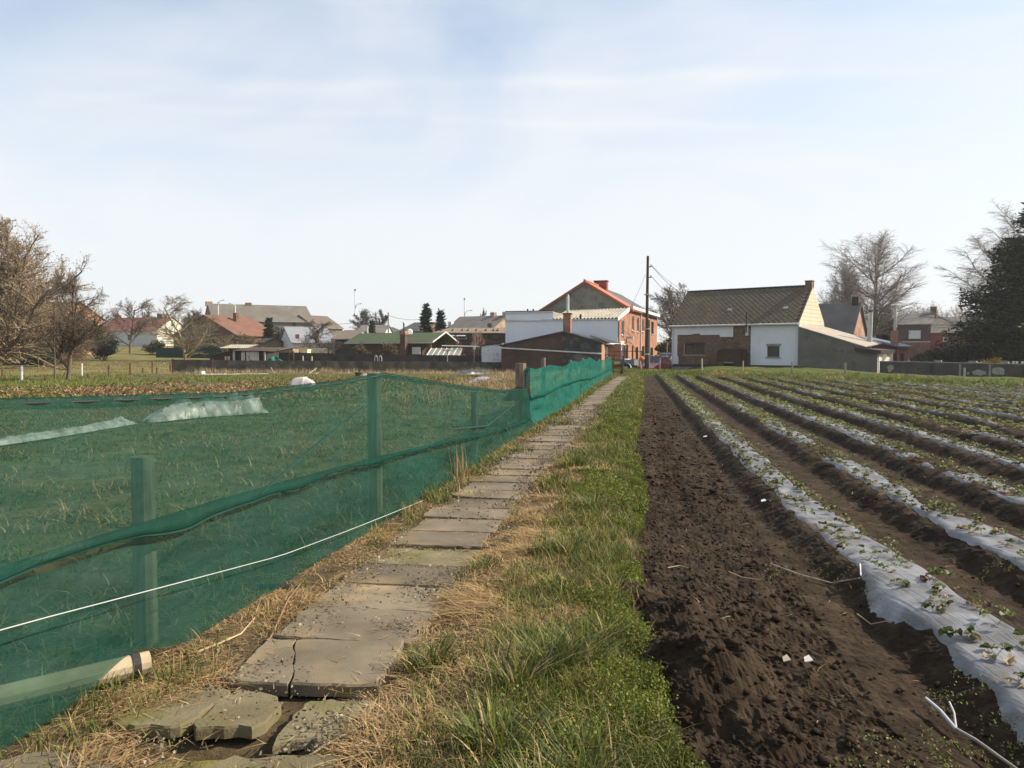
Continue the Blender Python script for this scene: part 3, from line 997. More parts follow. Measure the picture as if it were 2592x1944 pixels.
def path_grit():
    """pale crumbs of broken concrete and leaf litter along the slab edges"""
    n = 22000
    y = 2.2 + 20 * rs.rand(n) ** 2
    side = np.where(rs.rand(n) < .65, 1, -1)
    x = PX(y) + side * (.35 + .14 * rs.randn(n))
    k = fbm(x * 2.2 + 60, y * 1.6, 3) > .47
    x, y = x[k], y[k]; n = len(x)
    P = np.stack([x, y, np.maximum(verge_h(x, y), .02 + .02 * (np.abs(x - PX(y)) < .36)) + .006 + .012 * rs.rand(n)], -1)
    col = pick([(.24, .205, .155), (.16, .13, .09), (.33, .29, .235), (.10, .075, .05)], [.3, .35, .1, .25], n)
    V, F, T = leaves(P, (.005 + .011 * rs.rand(n) ** 2) * (1 + y / 8), col, .5, .7)
    tag(np_mesh('path_grit', V, F, M_TINTD, tint=T), 'pale crumbs of concrete and litter along the slab edges', 'grit', kind='stuff')
    n = 2000
    y = 2.2 + 18 * rs.rand(n) ** 1.7; x = PX(y) + .45 * np.sign(rs.rand(n) - .5) * (1 - .8 * rs.rand(n) ** 2.2)
    P = np.stack([x, y, np.full(n, .045) + terr(x, y)], -1)
    V, F, T = blades(P, rs.rand(n) * 6.28, .004 + .01 * rs.rand(n), .03 + .09 * rs.rand(n), .003 + .003 * rs.rand(n) + y * .0002, pick([DRY, TAN, BROWN], [.35, .35, .3], n))
    tag(np_mesh('path_straw', V, F, M_TINTD, tint=T), 'loose straw lying on the concrete slabs', 'straw', kind='stuff')
path_grit()

def field_weeds():
    """seedlings and dead stalks on the bare soil close by"""
    parts = []
    n = 1500
    v = 2.1 + 3.6 * rs.rand(n) ** 1.7; u = .35 + 2.4 * rs.rand(n)
    k = fbm(u * 2 + 3, v * 2, 2) > np.where(v < 2.9, .44, np.where(v < 3.7, .54, .66))
    u, v = u[k], v[k]
    x, yy = uv2xy(u, v)
    per = 10
    X = np.repeat(x, per) + rs.randn(len(x) * per) * .025; Y = np.repeat(yy, per) + rs.randn(len(x) * per) * .025
    U, Vv = xy2uv(X, Y)
    P = np.stack([X, Y, soil_h(U, Vv) + .02 * rs.rand(len(X))], -1)
    col = pick([(.15, .19, .045), (.22, .20, .08), (.10, .14, .035), (.30, .24, .12)], [.4, .25, .2, .15], len(X))
    parts.append(leaves(P, .008 + .009 * rs.rand(len(X)), col, 1.0, .6))
    V, F, T = merge(parts)
    tag(np_mesh('seedlings', V, F, M_TINT, tint=T), 'tiny weed seedlings sprouting on the bare soil', 'seedlings', kind='stuff')
    n = 260
    v = 2.2 + 12 * rs.rand(n) ** 1.6; u = .2 + (1.2 + .5 * v) * rs.rand(n)
    x, yy = uv2xy(u, v)
    P = np.stack([x, yy, soil_h(u, v) + .012], -1)
    V, F, T = blades(P, rs.rand(n) * 6.28, .01 + .03 * rs.rand(n), .03 + .09 * rs.rand(n), .0025 + .003 * rs.rand(n) + v * .0004, pick([DRY, TAN, BROWN], [.5, .3, .2], n))
    tag(np_mesh('straw_litter', V, F, M_TINTD, tint=T), 'bits of straw scattered over the ploughed soil', 'straw', kind='stuff')
field_weeds()

def bank_grass():
    n = 9000
    a = -4 + 38 * rs.rand(n); b = -.45 + 5.2 * rs.rand(n) ** 1.4
    x = FE0[0] + a * FED[0] + b * FEN[0]; y = FE0[1] + a * FED[1] + b * FEN[1]
    g = fbm(x * .7, y * .7, 3)
    per = 8
    X = np.repeat(x, per) + rs.randn(n * per) * .10; Y = np.repeat(y, per) + rs.randn(n * per) * .10
    G_ = np.repeat(g, per)
    gr = rs.rand(n * per) < np.clip((G_ - .28) * 4, .15, .95)
    col = np.where(gr[:, None], pick([(.12, .165, .03), (.17, .20, .04), (.08, .12, .025)], [.45, .3, .25], n * per), pick([DRY, TAN, BROWN], [.3, .45, .25], n * per))
    h = (.06 + .16 * rs.rand(n * per)) * np.repeat(.5 + fbm(x * 1.5, y * 1.5, 2), per)
    P = np.stack([X, Y, bank_h(X, Y) - .02], -1)
    V, F, T = blades(P, rs.rand(n * per) * 6.28, h, h * (.3 + .9 * rs.rand(n * per)), .018 + .02 * rs.rand(n * per), col, None, 2)
    tag(np_mesh('bank_grass', V, F, M_TINT, tint=T), 'tufted green grass on the bank beyond the field', 'grass', kind='stuff')
bank_grass()

def garden_plants():
    # weeds seen through the netting
    n = 10000
    y = 1.4 + 25 * rs.rand(n) ** 1.5
    x = FX(y) - .12 - (7.5 + .45 * y) * rs.rand(n) ** 1.2
    per = 8
    X = np.repeat(x, per) + rs.randn(n * per) * .07; Y = np.repeat(y, per) + rs.randn(n * per) * .07
    g = np.repeat(fbm(x * .9, y * .9, 3), per)
    gr = rs.rand(n * per) < np.clip((g - .30) * 3, .1, .9)
    col = np.where(gr[:, None], pick([GREEN, BRIGHT, BLUEG], [.5, .25, .25], n * per), pick([DRY, TAN, BROWN], [.25, .4, .35], n * per))
    h = np.where(gr, .03 + .09 * rs.rand(n * per), .03 + .15 * rs.rand(n * per) ** 2.5) * np.repeat(.5 + 1.1 * fbm(x * 1.3 + 3, y * 1.3, 2), per)
    sc = 1 + Y / 9
    col = col * .8
    V, F, T = blades(np.stack([X, Y, garden_h(X, Y) - .01], -1), rs.rand(n * per) * 6.28, h, h * (.4 + 1.6 * rs.rand(n * per)), (.005 + .005 * rs.rand(n * per)) * sc, col, None, 3)
    tag(np_mesh('garden_weeds', V, F, M_TINT, tint=T), 'weeds and dry stalks behind the green netting', 'weeds', kind='stuff')
    # brown litter of a cleared crop
    n = 52000
    y = 20 + 19 * rs.rand(n); x = -22 + 24 * rs.rand(n)
    lim = fbm(x * .35, y * .35, 3)
    k = (x < FX(y) - 1.5) & (lim > .34) & (y < np.clip(29 + .9 * (x + 20) + 3 * (fbm(x * .3, y * .1, 2) - .5), 26, 39)) & (y > 22.5)
    x, y = x[k], y[k]
    g = fbm(x * .5 + 31, y * .9, 3)
    n = len(x)
    col = np.where((rs.rand(n) < np.clip((g - .42) * 4, .05, .75))[:, None], pick([(.12, .13, .035), (.16, .16, .05)], [.6, .4], n), pick([(.24, .155, .075), (.17, .105, .055), (.34, .25, .14), (.10, .07, .045)], [.35, .3, .2, .15], n))
    P = np.stack([x, y, garden_h(x, y) + .02 + .16 * rs.rand(n) * fbm(x, y, 2)], -1)
    V, F, T = leaves(P, .06 + .09 * rs.rand(n), col, .6, .45)
    tag(np_mesh('crop_litter', V, F, M_TINTD, tint=T), 'brown withered remains of a cleared crop in the garden', 'crop litter', kind='stuff')
    # green strip and pasture tussocks
    parts = []
    n = 15000
    x = -32 + 30 * rs.rand(n); y = 27 + 17.5 * rs.rand(n)
    k = (fbm(x * .5 + 5, y * .5, 3) > .38) & (y > np.clip(29 + .9 * (x + 20), 27, 38.5))
    x, y = x[k], y[k]; n = len(x); per = 6
    X = np.repeat(x, per) + rs.randn(n * per) * .12; Y = np.repeat(y, per) + rs.randn(n * per) * .12
    h = .06 + .14 * rs.rand(n * per)
    col = pick([(.13, .17, .03), (.18, .20, .04), (.09, .13, .028), TAN], [.4, .25, .2, .15], n * per)
    parts.append(blades(np.stack([X, Y, garden_h(X, Y) - .02], -1), rs.rand(n * per) * 6.28, h, h * rs.rand(n * per), .025 + .02 * rs.rand(n * per), col, None, 2))
    V, F, T = merge(parts)
    tag(np_mesh('garden_grass', V, F, M_TINT, tint=T), 'green grass strip between the cleared garden and the pasture', 'grass', kind='stuff')
    n = 9000
    x = -62 + 62 * rs.rand(n); y = 45 + 48 * rs.rand(n)
    k = (fbm(x * .25 + 8, y * .25, 3) > .42) & ((x < -23) | (y < 50.5)) & (y < 47.0 + 60 * (x < -23))
    x, y = x[k], y[k]; n = len(x); per = 6
    X = np.repeat(x, per) + rs.randn(n * per) * .2; Y = np.repeat(y, per) + rs.randn(n * per) * .2
    h = .07 + .12 * rs.rand(n * per)
    col = pick([(.15, .14, .048), (.22, .185, .085), (.11, .12, .035), TAN], [.3, .35, .15, .2], n * per)
    V, F, T = blades(np.stack([X, Y, terr(X, Y) - .05], -1), rs.rand(n * per) * 6.28, h, h * rs.rand(n * per), .04 + .03 * rs.rand(n * per), col, None, 2)
    tag(np_mesh('pasture_grass', V, F, M_TINT, tint=T), 'short olive pasture grass behind the leafless trees', 'grass', kind='stuff')
    # tall bleached grass left of the far netting and in front of the panel wall
    n = 2600
    y = 22 + 28 * rs.rand(n); x = FX(y) - .5 - 5.5 * rs.rand(n) ** 1.3
    k = fbm(x * .4 + 2, y * .3, 2) > .38
    x2 = -22 + 22 * rs.rand(700); y2 = 49.2 + 1.0 * rs.rand(700)
    x = np.concatenate([x[k], x2]); y = np.concatenate([y[k], y2])
    n = len(x); per = 7
    X = np.repeat(x, per) + rs.randn(n * per) * .10; Y = np.repeat(y, per) + rs.randn(n * per) * .10
    h = (.10 + .34 * rs.rand(n * per)) * np.repeat(.5 + fbm(x * .8, y * .8, 2), per)
    col = pick([(.40, .30, .18), (.32, .235, .14), (.46, .36, .22), (.13, .15, .04)], [.4, .3, .15, .15], n * per)
    V, F, T = blades(np.stack([X, Y, garden_h(X, Y) - .02], -1), rs.rand(n * per) * 6.28, h, h * (.1 + .5 * rs.rand(n * per)), .012 + .012 * rs.rand(n * per), col, None, 2)
    tag(np_mesh('bleached_grass', V, F, M_TINTD, tint=T), 'tall bleached grass in front of the panel wall', 'dry grass', kind='stuff')
garden_plants()

# ================================================================== STRAWBERRY ROWS
def filmmat(name='clear_plastic_film', base=(.215, .22, .23), lo=.5, hi=.95):
    m, n, l, b = nt(name)
    tcn = n.new('ShaderNodeTexCoord')
    no = n.new('ShaderNodeTexNoise'); no.inputs['Scale'].default_value = 5; no.inputs['Detail'].default_value = 7
    l.new(tcn.outputs['Object'], no.inputs['Vector'])
    mr = n.new('ShaderNodeMapRange'); mr.inputs['From Min'].default_value = .35; mr.inputs['From Max'].default_value = .65
    mr.inputs['To Min'].default_value = lo; mr.inputs['To Max'].default_value = hi
    l.new(no.outputs['Fac'], mr.inputs['Value'])
    b.inputs['Base Color'].default_value = _rgba(base)
    b.inputs['Roughness'].default_value = .34
    b.inputs['Specular IOR Level'].default_value = .5
    mp = n.new('ShaderNodeMapping'); mp.inputs['Rotation'].default_value = (0, 0, R(20)); mp.inputs['Scale'].default_value = (55, 4, 4)
    l.new(tcn.outputs['Object'], mp.inputs['Vector'])
    nb = n.new('ShaderNodeTexNoise'); nb.inputs['Scale'].default_value = 1; nb.inputs['Detail'].default_value = 3
    l.new(mp.outputs['Vector'], nb.inputs['Vector'])
    bp = n.new('ShaderNodeBump'); bp.inputs['Strength'].default_value = .8; bp.inputs['Distance'].default_value = .012
    l.new(nb.outputs['Fac'], bp.inputs['Height']); l.new(bp.outputs['Normal'], b.inputs['Normal'])
    tr = n.new('ShaderNodeBsdfTransparent')
    ms = n.new('ShaderNodeMixShader')
    l.new(mr.outputs['Result'], ms.inputs['Fac'])
    l.new(tr.outputs['BSDF'], ms.inputs[1]); l.new(b.outputs['BSDF'], ms.inputs[2])
    l.new(ms.outputs['Shader'], n['Material Output'].inputs['Surface'])
    return m
M_FILM = filmmat()
ORD = ['first', 'second', 'third', 'fourth', 'fifth', 'sixth', 'seventh', 'eighth', 'ninth', 'tenth', 'eleventh', 'twelfth', 'thirteenth', 'fourteenth', 'fifteenth']
def film_z(u, v):
    return soil_h_smooth(u, v)
def soil_h_smooth(u, v):
    bz, d = bedz(u, v)
    return bz * (.86 + .28 * fbm(u * .7, v * .9, 2)) + .05 * (fbm(u * 1.6 + 9, v * 1.1, 3) - .5)
PLANTS = []
for k in range(NROW):
    u0 = ROW0 + k * ROWD
    v1 = float(vmax(u0)) - .6
    v0 = 1.0 if k < 3 else 1.0 + 1.35 * (k - 2)
    vs = geo(v0, v1, 420 if k < 3 else 220, 2.2 if k < 3 else 1.0)
    q = np.linspace(-1, 1, 17)
    Vv, Q = np.meshgrid(vs, q, indexing='ij')
    cover = 1.0 if k < 2 else (.8 if k < 4 else .55)
    wl_ = (.185 + .13 * (fbm(vs * 1.1 + 50 * k, vs * 0 + k, 3) - .38)) * (1 if k < 3 else .78) * (.82 + .18 * sst(9, 5, vs))
    wr_ = (.185 + .11 * (fbm(vs * 1.3 + 90 + 50 * k, vs * 0 + 3, 3) - .4)) * (1 if k < 3 else .78) * (.82 + .18 * sst(9, 5, vs))
    if k == 0:
        wl_ = wl_ + .16 * sst(6.5, 4.2, vs) * fbm(vs * 1.7, vs * 0, 2)
    Uu = u0 + warp(Vv) + np.where(Q < 0, Q * wl_[:, None], Q * wr_[:, None])
    fade = sst(9, 16, Vv)
    Zz = soil_h_smooth(Uu, Vv) + .024 + .016 * (fbm(Uu * 9 + Vv * 2.5, Vv * 3.2, 3) - .5) + .010 * (vn(Uu * 30 + Vv * 6, Vv * 2.0) - .5) * (1 - fade)
    Zz = Zz + .014 * fade
    Zz = Zz - .05 * sst(.80, 1.0, np.abs(Q)) * (.6 + .8 * fbm(Vv * 4, Uu * 4, 2))
    # soil thrown over the film swallows it in places
    bury = sst(.52 if k < 3 or k > 8 else .42, .62, fbm(Uu * 2.4 + 13, Vv * (1.1 if k < 3 else .5) + 7 * k, 3)) * (.012 if k == 0 else .06 if k < 3 else .10 if k < 9 else .04)
    Zz = Zz - bury
    X, Y = uv2xy(Uu, Vv)
    Zz = Zz + terr(X, Y)
    o = np_mesh('mulch_film', np.stack([X, Y, Zz], -1).reshape(-1, 3), grid_faces(len(vs), 17)[:, ::-1], M_FILM, smooth=True)
    tag(o, 'clear plastic film over the %s strawberry bed counted from the grass path' % ORD[k], 'plastic film', 'plastic films on the strawberry beds')
    vv = max(1.6, v0)
    while vv < v1:
        for sgn in (-1, 1):
            if rs.rand() < .93:
                PLANTS.append((u0 + float(warp(vv)) + sgn * (.105 + .03 * rs.randn()), vv + .05 * rs.randn() + (.13 if sgn > 0 else 0), k))
        vv += .27 if vv < 6 else .21

def plant_mesh(seed):
    r = np.random.RandomState(seed)
    V, F, T = [], [], []
    def add(vs, fs, c):
        o = len(V); V.extend(vs); F.extend([tuple(i + o for i in f) for f in fs]); T.extend([c] * len(vs))
    nl = r.randint(4, 8)
    for i in range(nl):
        az = r.rand() * 6.28; ln = .035 + .06 * r.rand(); el = .15 + 1.0 * r.rand()
        dead = r.rand() < .2
        c = (.075, .095, .028) if not dead else ((.30, .23, .13) if r.rand() < .75 else (.085, .045, .035))
        c = np.array(c) * (.7 + .6 * r.rand())
        if r.rand() < .18 and not dead: c = np.array((.17, .20, .07))
        d = np.array((math.cos(az), math.sin(az), 0)); up = np.array((0, 0, 1.))
        if dead: el *= .25
        tip = d * ln * math.cos(el * .8) + up * (ln * math.sin(el) + .008)
        s = np.array((-d[1], d[0], 0)) * .0022
        add([tuple(-s), tuple(s), tuple(tip + s), tuple(tip - s)], [(0, 1, 2, 3)], (.16, .14, .06))
        for j, a in enumerate((0, 1.15, -1.15)):
            q = np.array((math.cos(az + a), math.sin(az + a), 0))
            L = (.036 + .024 * r.rand()); pr = np.array((-q[1], q[0], 0)); lift = up * (.010 + .018 * r.rand()); sag = -up * L * (.5 * r.rand() - .1)
            w = L * .5
            p0 = tip
            add([tuple(p0), tuple(p0 + q*L*.35 + pr*w + lift), tuple(p0 + q*L*.78 + pr*w*.85 + lift*.9 + sag*.5), tuple(p0 + q*L + sag), tuple(p0 + q*L*.78 - pr*w*.85 + lift*.9 + sag*.5), tuple(p0 + q*L*.35 - pr*w + lift), tuple(p0 + q*L*.55 + sag*.3)],
                [(0, 1, 6), (1, 2, 6), (2, 3, 6), (3, 4, 6), (4, 5, 6), (5, 0, 6)], tuple(c * (.85 + .3 * r.rand())))
    return np.array(V), F, np.array(T)
PM = [plant_mesh(100 + i) for i in range(9)]
PMESH = []
for i, (V, F, T) in enumerate(PM):
    me = bpy.data.meshes.new('strawberry_plant')
    me.from_pydata([tuple(v) for v in V], [], F)
    a = me.color_attributes.new('tint', 'FLOAT_COLOR', 'POINT')
    c = np.ones((len(V), 4), np.float32); c[:, :3] = T
    a.data.foreach_set('color', c.ravel())
    me.materials.append(M_TINT)
    PMESH.append(me)
def in_view(x, y):
    return y > 1.8 and abs(x / y) < .69
PLANTS = [p for p in PLANTS if in_view(*uv2xy(p[0], p[1]))]
PLANTS.sort(key=lambda p: p[1] + abs(p[0]) * .3)
rest = []
_pu = np.array([p[0] for p in PLANTS]); _pv = np.array([p[1] for p in PLANTS])
_pz = soil_h_smooth(_pu, _pv) + .026 + terr(*uv2xy(_pu, _pv))
for i, (u, v, k) in enumerate(PLANTS):
    x, yy = uv2xy(u, v)
    z = float(_pz[i])
    sc = .5 + .35 * rs.rand()
    if i < 300:
        o = bpy.data.objects.new('strawberry_plant', PMESH[rs.randint(9)])
        COL.objects.link(o)
        o.location = (x, yy, z); o.rotation_euler = (0, 0, rs.rand() * 6.28); o.scale = (sc, sc, sc)
        tag(o, 'small strawberry plant poking through the plastic film', 'strawberry plant', 'strawberry plants in the plastic covered beds')
    else:
        rest.append((x, yy, z, sc * 1.25))
def stuff_plants():
    Vs, F4, F3, Ts, o = [], [], [], [], 0
    for x, yy, z, sc in rest:
        V, F, T = PM[rs.randint(9)]
        a = rs.rand() * 6.28; c, s = math.cos(a), math.sin(a)
        P = np.stack([V[:, 0] * c - V[:, 1] * s, V[:, 0] * s + V[:, 1] * c, V[:, 2]], -1) * sc + np.array((x, yy, z))
        Vs.append(P); Ts.append(T * (1.15 + .5 * rs.rand()))
        for f in F:
            (F4 if len(f) == 4 else F3).append([i + o for i in f])
        o += len(V)
    q = np_mesh('strawberry_plants_beyond', np.concatenate(Vs), np.array(F3), M_TINT, tint=np.concatenate(Ts), F2=np.array(F4))
    tag(q, 'rows of strawberry plants farther off in the field', 'strawberry plants', kind='stuff')
stuff_plants()
# ================================================================== NET FENCES
def netmat(name='green_windbreak_net', cA=(.008, .052, .039), cB=(.022, .102, .079), lo=.39, hi=.62, wr=.35):
    m, n, l, b = nt(name)
    tcn = n.new('ShaderNodeTexCoord')
    no = n.new('ShaderNodeTexNoise'); no.inputs['Scale'].default_value = 1.6; no.inputs['Detail'].default_value = 6; no.inputs['Roughness'].default_value = .6
    l.new(tcn.outputs['Object'], no.inputs['Vector'])
    mr = n.new('ShaderNodeMapRange'); mr.inputs['From Min'].default_value = .3; mr.inputs['From Max'].default_value = .7
    mr.inputs['To Min'].default_value = lo; mr.inputs['To Max'].default_value = hi
    l.new(no.outputs['Fac'], mr.inputs['Value'])
    mx = n.new('ShaderNodeMix'); mx.data_type = 'RGBA'
    l.new(no.outputs['Fac'], mx.inputs['Factor'])
    mx.inputs['A'].default_value = _rgba(cA); mx.inputs['B'].default_value = _rgba(cB)
    mpn = n.new('ShaderNodeMapping'); mpn.inputs['Scale'].default_value = (2.2, 1.2, 3.0); mpn.inputs['Rotation'].default_value = (R(35), 0, R(10))
    l.new(tcn.outputs['Object'], mpn.inputs['Vector'])
    nw = n.new('ShaderNodeTexNoise'); nw.inputs['Scale'].default_value = 2.4; nw.inputs['Detail'].default_value = 5; nw.inputs['Distortion'].default_value = 1.2
    l.new(mpn.outputs['Vector'], nw.inputs['Vector'])
    bw_ = n.new('ShaderNodeBump'); bw_.inputs['Strength'].default_value = wr; bw_.inputs['Distance'].default_value = .05
    l.new(nw.outputs['Fac'], bw_.inputs['Height'])
    df = n.new('ShaderNodeBsdfDiffuse'); l.new(bw_.outputs['Normal'], df.inputs['Normal']); tl = n.new('ShaderNodeBsdfTranslucent')
    l.new(mx.outputs['Result'], df.inputs['Color']); l.new(mx.outputs['Result'], tl.inputs['Color'])
    a = n.new('ShaderNodeMixShader'); a.inputs['Fac'].default_value = .35
    l.new(df.outputs['BSDF'], a.inputs[1]); l.new(tl.outputs['BSDF'], a.inputs[2])
    gl = n.new('ShaderNodeBsdfGlossy'); gl.inputs['Roughness'].default_value = .45; gl.inputs['Color'].default_value = (.5, .6, .58, 1)
    a2_ = n.new('ShaderNodeMixShader'); a2_.inputs['Fac'].default_value = .025
    l.new(bw_.outputs['Normal'], gl.inputs['Normal'])
    l.new(a.outputs['Shader'], a2_.inputs[1]); l.new(gl.outputs['BSDF'], a2_.inputs[2])
    tr = n.new('ShaderNodeBsdfTransparent'); tr.inputs['Color'].default_value = (.78, .90, .84, 1)
    ms = n.new('ShaderNodeMixShader')
    l.new(mr.outputs['Result'], ms.inputs['Fac'])
    l.new(tr.outputs['BSDF'], ms.inputs[1]); l.new(a2_.outputs['Shader'], ms.inputs[2])
    l.new(ms.outputs['Shader'], n['Material Output'].inputs['Surface'])
    return m
M_NET = netmat()
M_NET2 = netmat('doubled_green_net', (.006, .090, .070), (.022, .165, .130), .68, .86, .6)
M_FOLDSHADE = pmat('net_fold_shade', (.003, .030, .022), (.005, .042, .032), scale=5, rough=.8)  # dark colour stands for the shade inside the net folds
M_NETEDGE = pmat('net_hem', (.008, .11, .085), (.015, .16, .12), scale=5, rough=.7)
M_POST = pmat('fence_post_wood', (.13, .10, .07), (.24, .195, .145), scale=4, rough=.95, stretch=(6, 6, .8), bump=.3)
M_STRING = pmat('white_string', (.34, .35, .33), (.42, .42, .40), scale=3)
NRM = np.array((.975, -.22))
def npt(y, off, z):
    y = np.asarray(y, float)
    return np.stack([FX(y) + NRM[0] * off, y + NRM[1] * off, z + terr(FX(y), y)], -1)
def roundpost(name, parent, x, y, h, r, lean=(0, 0), mat=None, n=10, z0=-.1):
    zt = float(terr(x, y))
    m = MB(); m.tube((x, y, zt + z0), (x + lean[0], y + lean[1], zt + h), r, r * .93, n)
    return m.build(name, mat or M_POST, parent)

f1 = empty('net_fence', (float(FX(6)), 6, 0), 0, 'sagging green netting fence along the near part of the path', 'fence')
f1.location = (0, 0, 0)
ys = np.concatenate([np.linspace(.8, 2.0, 20), np.linspace(2.04, 15.2, 300)])
ztop = np.interp(ys, [.8, 1.6, 2.945, 4.6, 6.2, 7.08, 8.57, 10.3, 12.6, 15.2], [1.30, 1.37, 1.35, 1.283, 1.30, 1.33, 1.20, 1.045, .88, .78])
zw = np.interp(ys, [.8, 2.945, 4.36, 4.83, 7.08, 9.5, 12.6, 15.2], [.74, .70, .685, .67, .58, .44, .27, .20])
zbot = .015 + .05 * fbm(ys * 1.3, ys * 0 + 2, 2) + .10 * np.exp(-((ys - 3.55) / .25) ** 2)
rows = []
amp = 1.0
def wob(t, s=0): return (fbm(ys * 1.1 + s, t * 3 + ys * .25, 3) - .5)
for t in np.linspace(0, 1, 16):          # lower cloth, from the ground to the wire
    z = zbot + (zw - zbot) * t
    off = .13 * (1 - t) ** 1.5 + .04 * math.sin(t * math.pi) + .075 * wob(t, 3) * math.sin(min(1, t * 1.4 + .15) * math.pi * .8) + .02 * (vn(ys * 4 + t * 3, t * 5 + ys) - .5)
    rows.append(npt(ys, off - .01, z))
fold = .012 + .10 * np.clip(fbm(ys * 1.5 + 4, ys * 0, 3) - .38, 0, 1) * sst(9, 6, ys) + .05 * np.exp(-((ys - 4.0) / .35) ** 2) + .02 * sst(9, 11, ys)
rows.append(npt(ys, .035 + 0 * ys, zw - fold * .55))
rows.append(npt(ys, .050 + .02 * fbm(ys * 2, ys * 0 + 1, 2), zw - fold))
rows.append(npt(ys, .072 + .03 * fbm(ys * 2, ys * 0 + 1, 2), zw - fold * .75))
for t in np.linspace(.02, 1, 18):        # upper cloth bellies out above the wire
    z = (zw - fold * .5) + (ztop - zw + fold * .5) * t
    off = .075 * (1 - t) ** 2 + .05 * math.sin(t * math.pi) * fbm(ys * .7 + 8, ys * 0 + 2, 2) + .07 * wob(t + 2, 9) * math.sin(t * math.pi) + .02 * (vn(ys * 3 - t * 6, t * 5) - .5) * (1 - t)
    rows.append(npt(ys, off, z))
rows.append(npt(ys, -.012 + 0 * ys, ztop + .012))
rows.append(npt(ys, -.03 + 0 * ys, ztop - .03 - .02 * fbm(ys * 3, ys * 0, 2)))
A = np.stack(rows, 0)
np_mesh('net', A.reshape(-1, 3), grid_faces(A.shape[0], A.shape[1]), M_NET, f1, smooth=True)
# top cord threaded in and out of the hem
yy = np.linspace(.8, 15.2, 420)
tz = np.interp(yy, ys, ztop)
MB().path([Vector(p) for p in npt(yy, .010 * np.sin(yy * 2 * math.pi / .26) + .002, tz - .010)], .0035, 4).build('cord', M_DARK, f1)
wz = np.interp(yy, ys, zw)
fz = np.interp(yy, ys, fold)
MB().path([Vector(p) for p in npt(yy, .074 + .014 * np.sin(yy * 2 * math.pi / .3) * (yy > 5), wz - fz * .92 - .006)], [.003 + .004 * float(sst(5.6, 4.4, q_)) for q_ in yy], 5).build('wire', M_FOLDSHADE, f1)  # wire, thickened along the fold and coloured dark to paint its shade
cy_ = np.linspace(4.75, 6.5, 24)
MB().path([Vector(p) for p in npt(cy_, .085 - .03 * (cy_ - 4.75), .655 + .42 * ((cy_ - 4.75) / 1.75) ** .9)], [.009 * math.sin(math.pi * (.12 + .86 * t)) + .001 for t in np.linspace(0, 1, 24)], 5).build('crease_shade', M_FOLDSHADE, f1)  # added dark cord, paints the shade of a diagonal fold
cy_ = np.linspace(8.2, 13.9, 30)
MB().path([Vector(p) for p in npt(cy_, .09 + 0 * cy_, np.interp(cy_, [8.2, 9.2, 11, 13.9], [.52, .60, .46, .66]))], [.012 * math.sin(math.pi * (.08 + .9 * t)) + .001 for t in np.linspace(0, 1, 30)], 5).build('crease_shade', M_FOLDSHADE, f1)  # second added cord, its dark colour paints a long fold's shade
sy = np.linspace(.8, 8.05, 40)
MB().path([Vector(p) for p in npt(sy, .17 + 0 * sy, np.interp(sy, [.8, 2.945, 4.83, 7.77, 8.05], [.78, .52, .27, .035, .0]) - .015 * np.sin((sy - .8) / 7.25 * math.pi))], .0026, 5).build('string', M_STRING, f1)
for py_, h_, r_ in ((1.45, 1.38, .06), (3.93, 1.0, .062), (7.08, 1.335, .07), (11.0, .95, .055)):
    p = npt(py_, -.10, 0)
    roundpost('post', f1, p[0], p[1], h_, r_, (.0, .0))
# little black ball tie near the end of the wire
p = npt(12.5, .075, .25)
m = MB()
for a in range(5):
    m.tube(Vector(p) + Vector((0, 0, -.035 + a * .014)), Vector(p) + Vector((0, 0, -.021 + a * .014)), .033 * math.sin((a + .15) / 5 * math.pi), .033 * math.sin((a + 1) / 5.2 * math.pi), 8)
m.build('tie', M_DARK, f1)

f2 = empty('net_fence', (0, 0, 0), 0, 'upright green netting fence along the far part of the path', 'fence')
ys = np.linspace(15.2, 48.2, 330)
ztop = np.interp(ys, [15.2, 16.2, 18.1, 20.5, 23.4, 25.8, 28.4, 30, 31.8, 35, 38, 42, 46, 48.2], [1.20, 1.14, 1.19, 1.10, 1.22, 1.12, 1.22, 1.18, 1.22, 1.02, 1.04, 1.0, 1.07, 1.10])
zbot = .02 + .10 * fbm(ys * .5, ys * 0 + 2, 3) + .0 * ys
zw = np.interp(ys, [15.2, 17, 20, 25, 31, 48.2], [.62, .58, .66, .60, .40, .40])
rows = []
for t in np.linspace(0, 1, 12):
    z = zbot + (zw - zbot) * t
    rows.append(npt(ys, .12 * (1 - t) ** 1.5 + .16 * (fbm(ys * .8 + 1, t * 2.5 + ys * .2, 3) - .5) * math.sin(min(1, t + .15) * math.pi * .85), z))
rows.append(npt(ys, .045 + 0 * ys, zw - .05)); rows.append(npt(ys, .08 + 0 * ys, zw - .035))
for t in np.linspace(.03, 1, 14):
    z = zw + (ztop - zw) * t
    rows.append(npt(ys, .07 * (1 - t) + .14 * (fbm(ys * .9 + 5, t * 2.5 - ys * .2, 3) - .5) * math.sin(t * math.pi) + .03 * (vn(ys * 2.2 + t * 3, t * 4) - .5), z))
A = np.stack(rows, 0)
np_mesh('net', A.reshape(-1, 3), grid_faces(A.shape[0], A.shape[1]), M_NET2, f2, smooth=True)
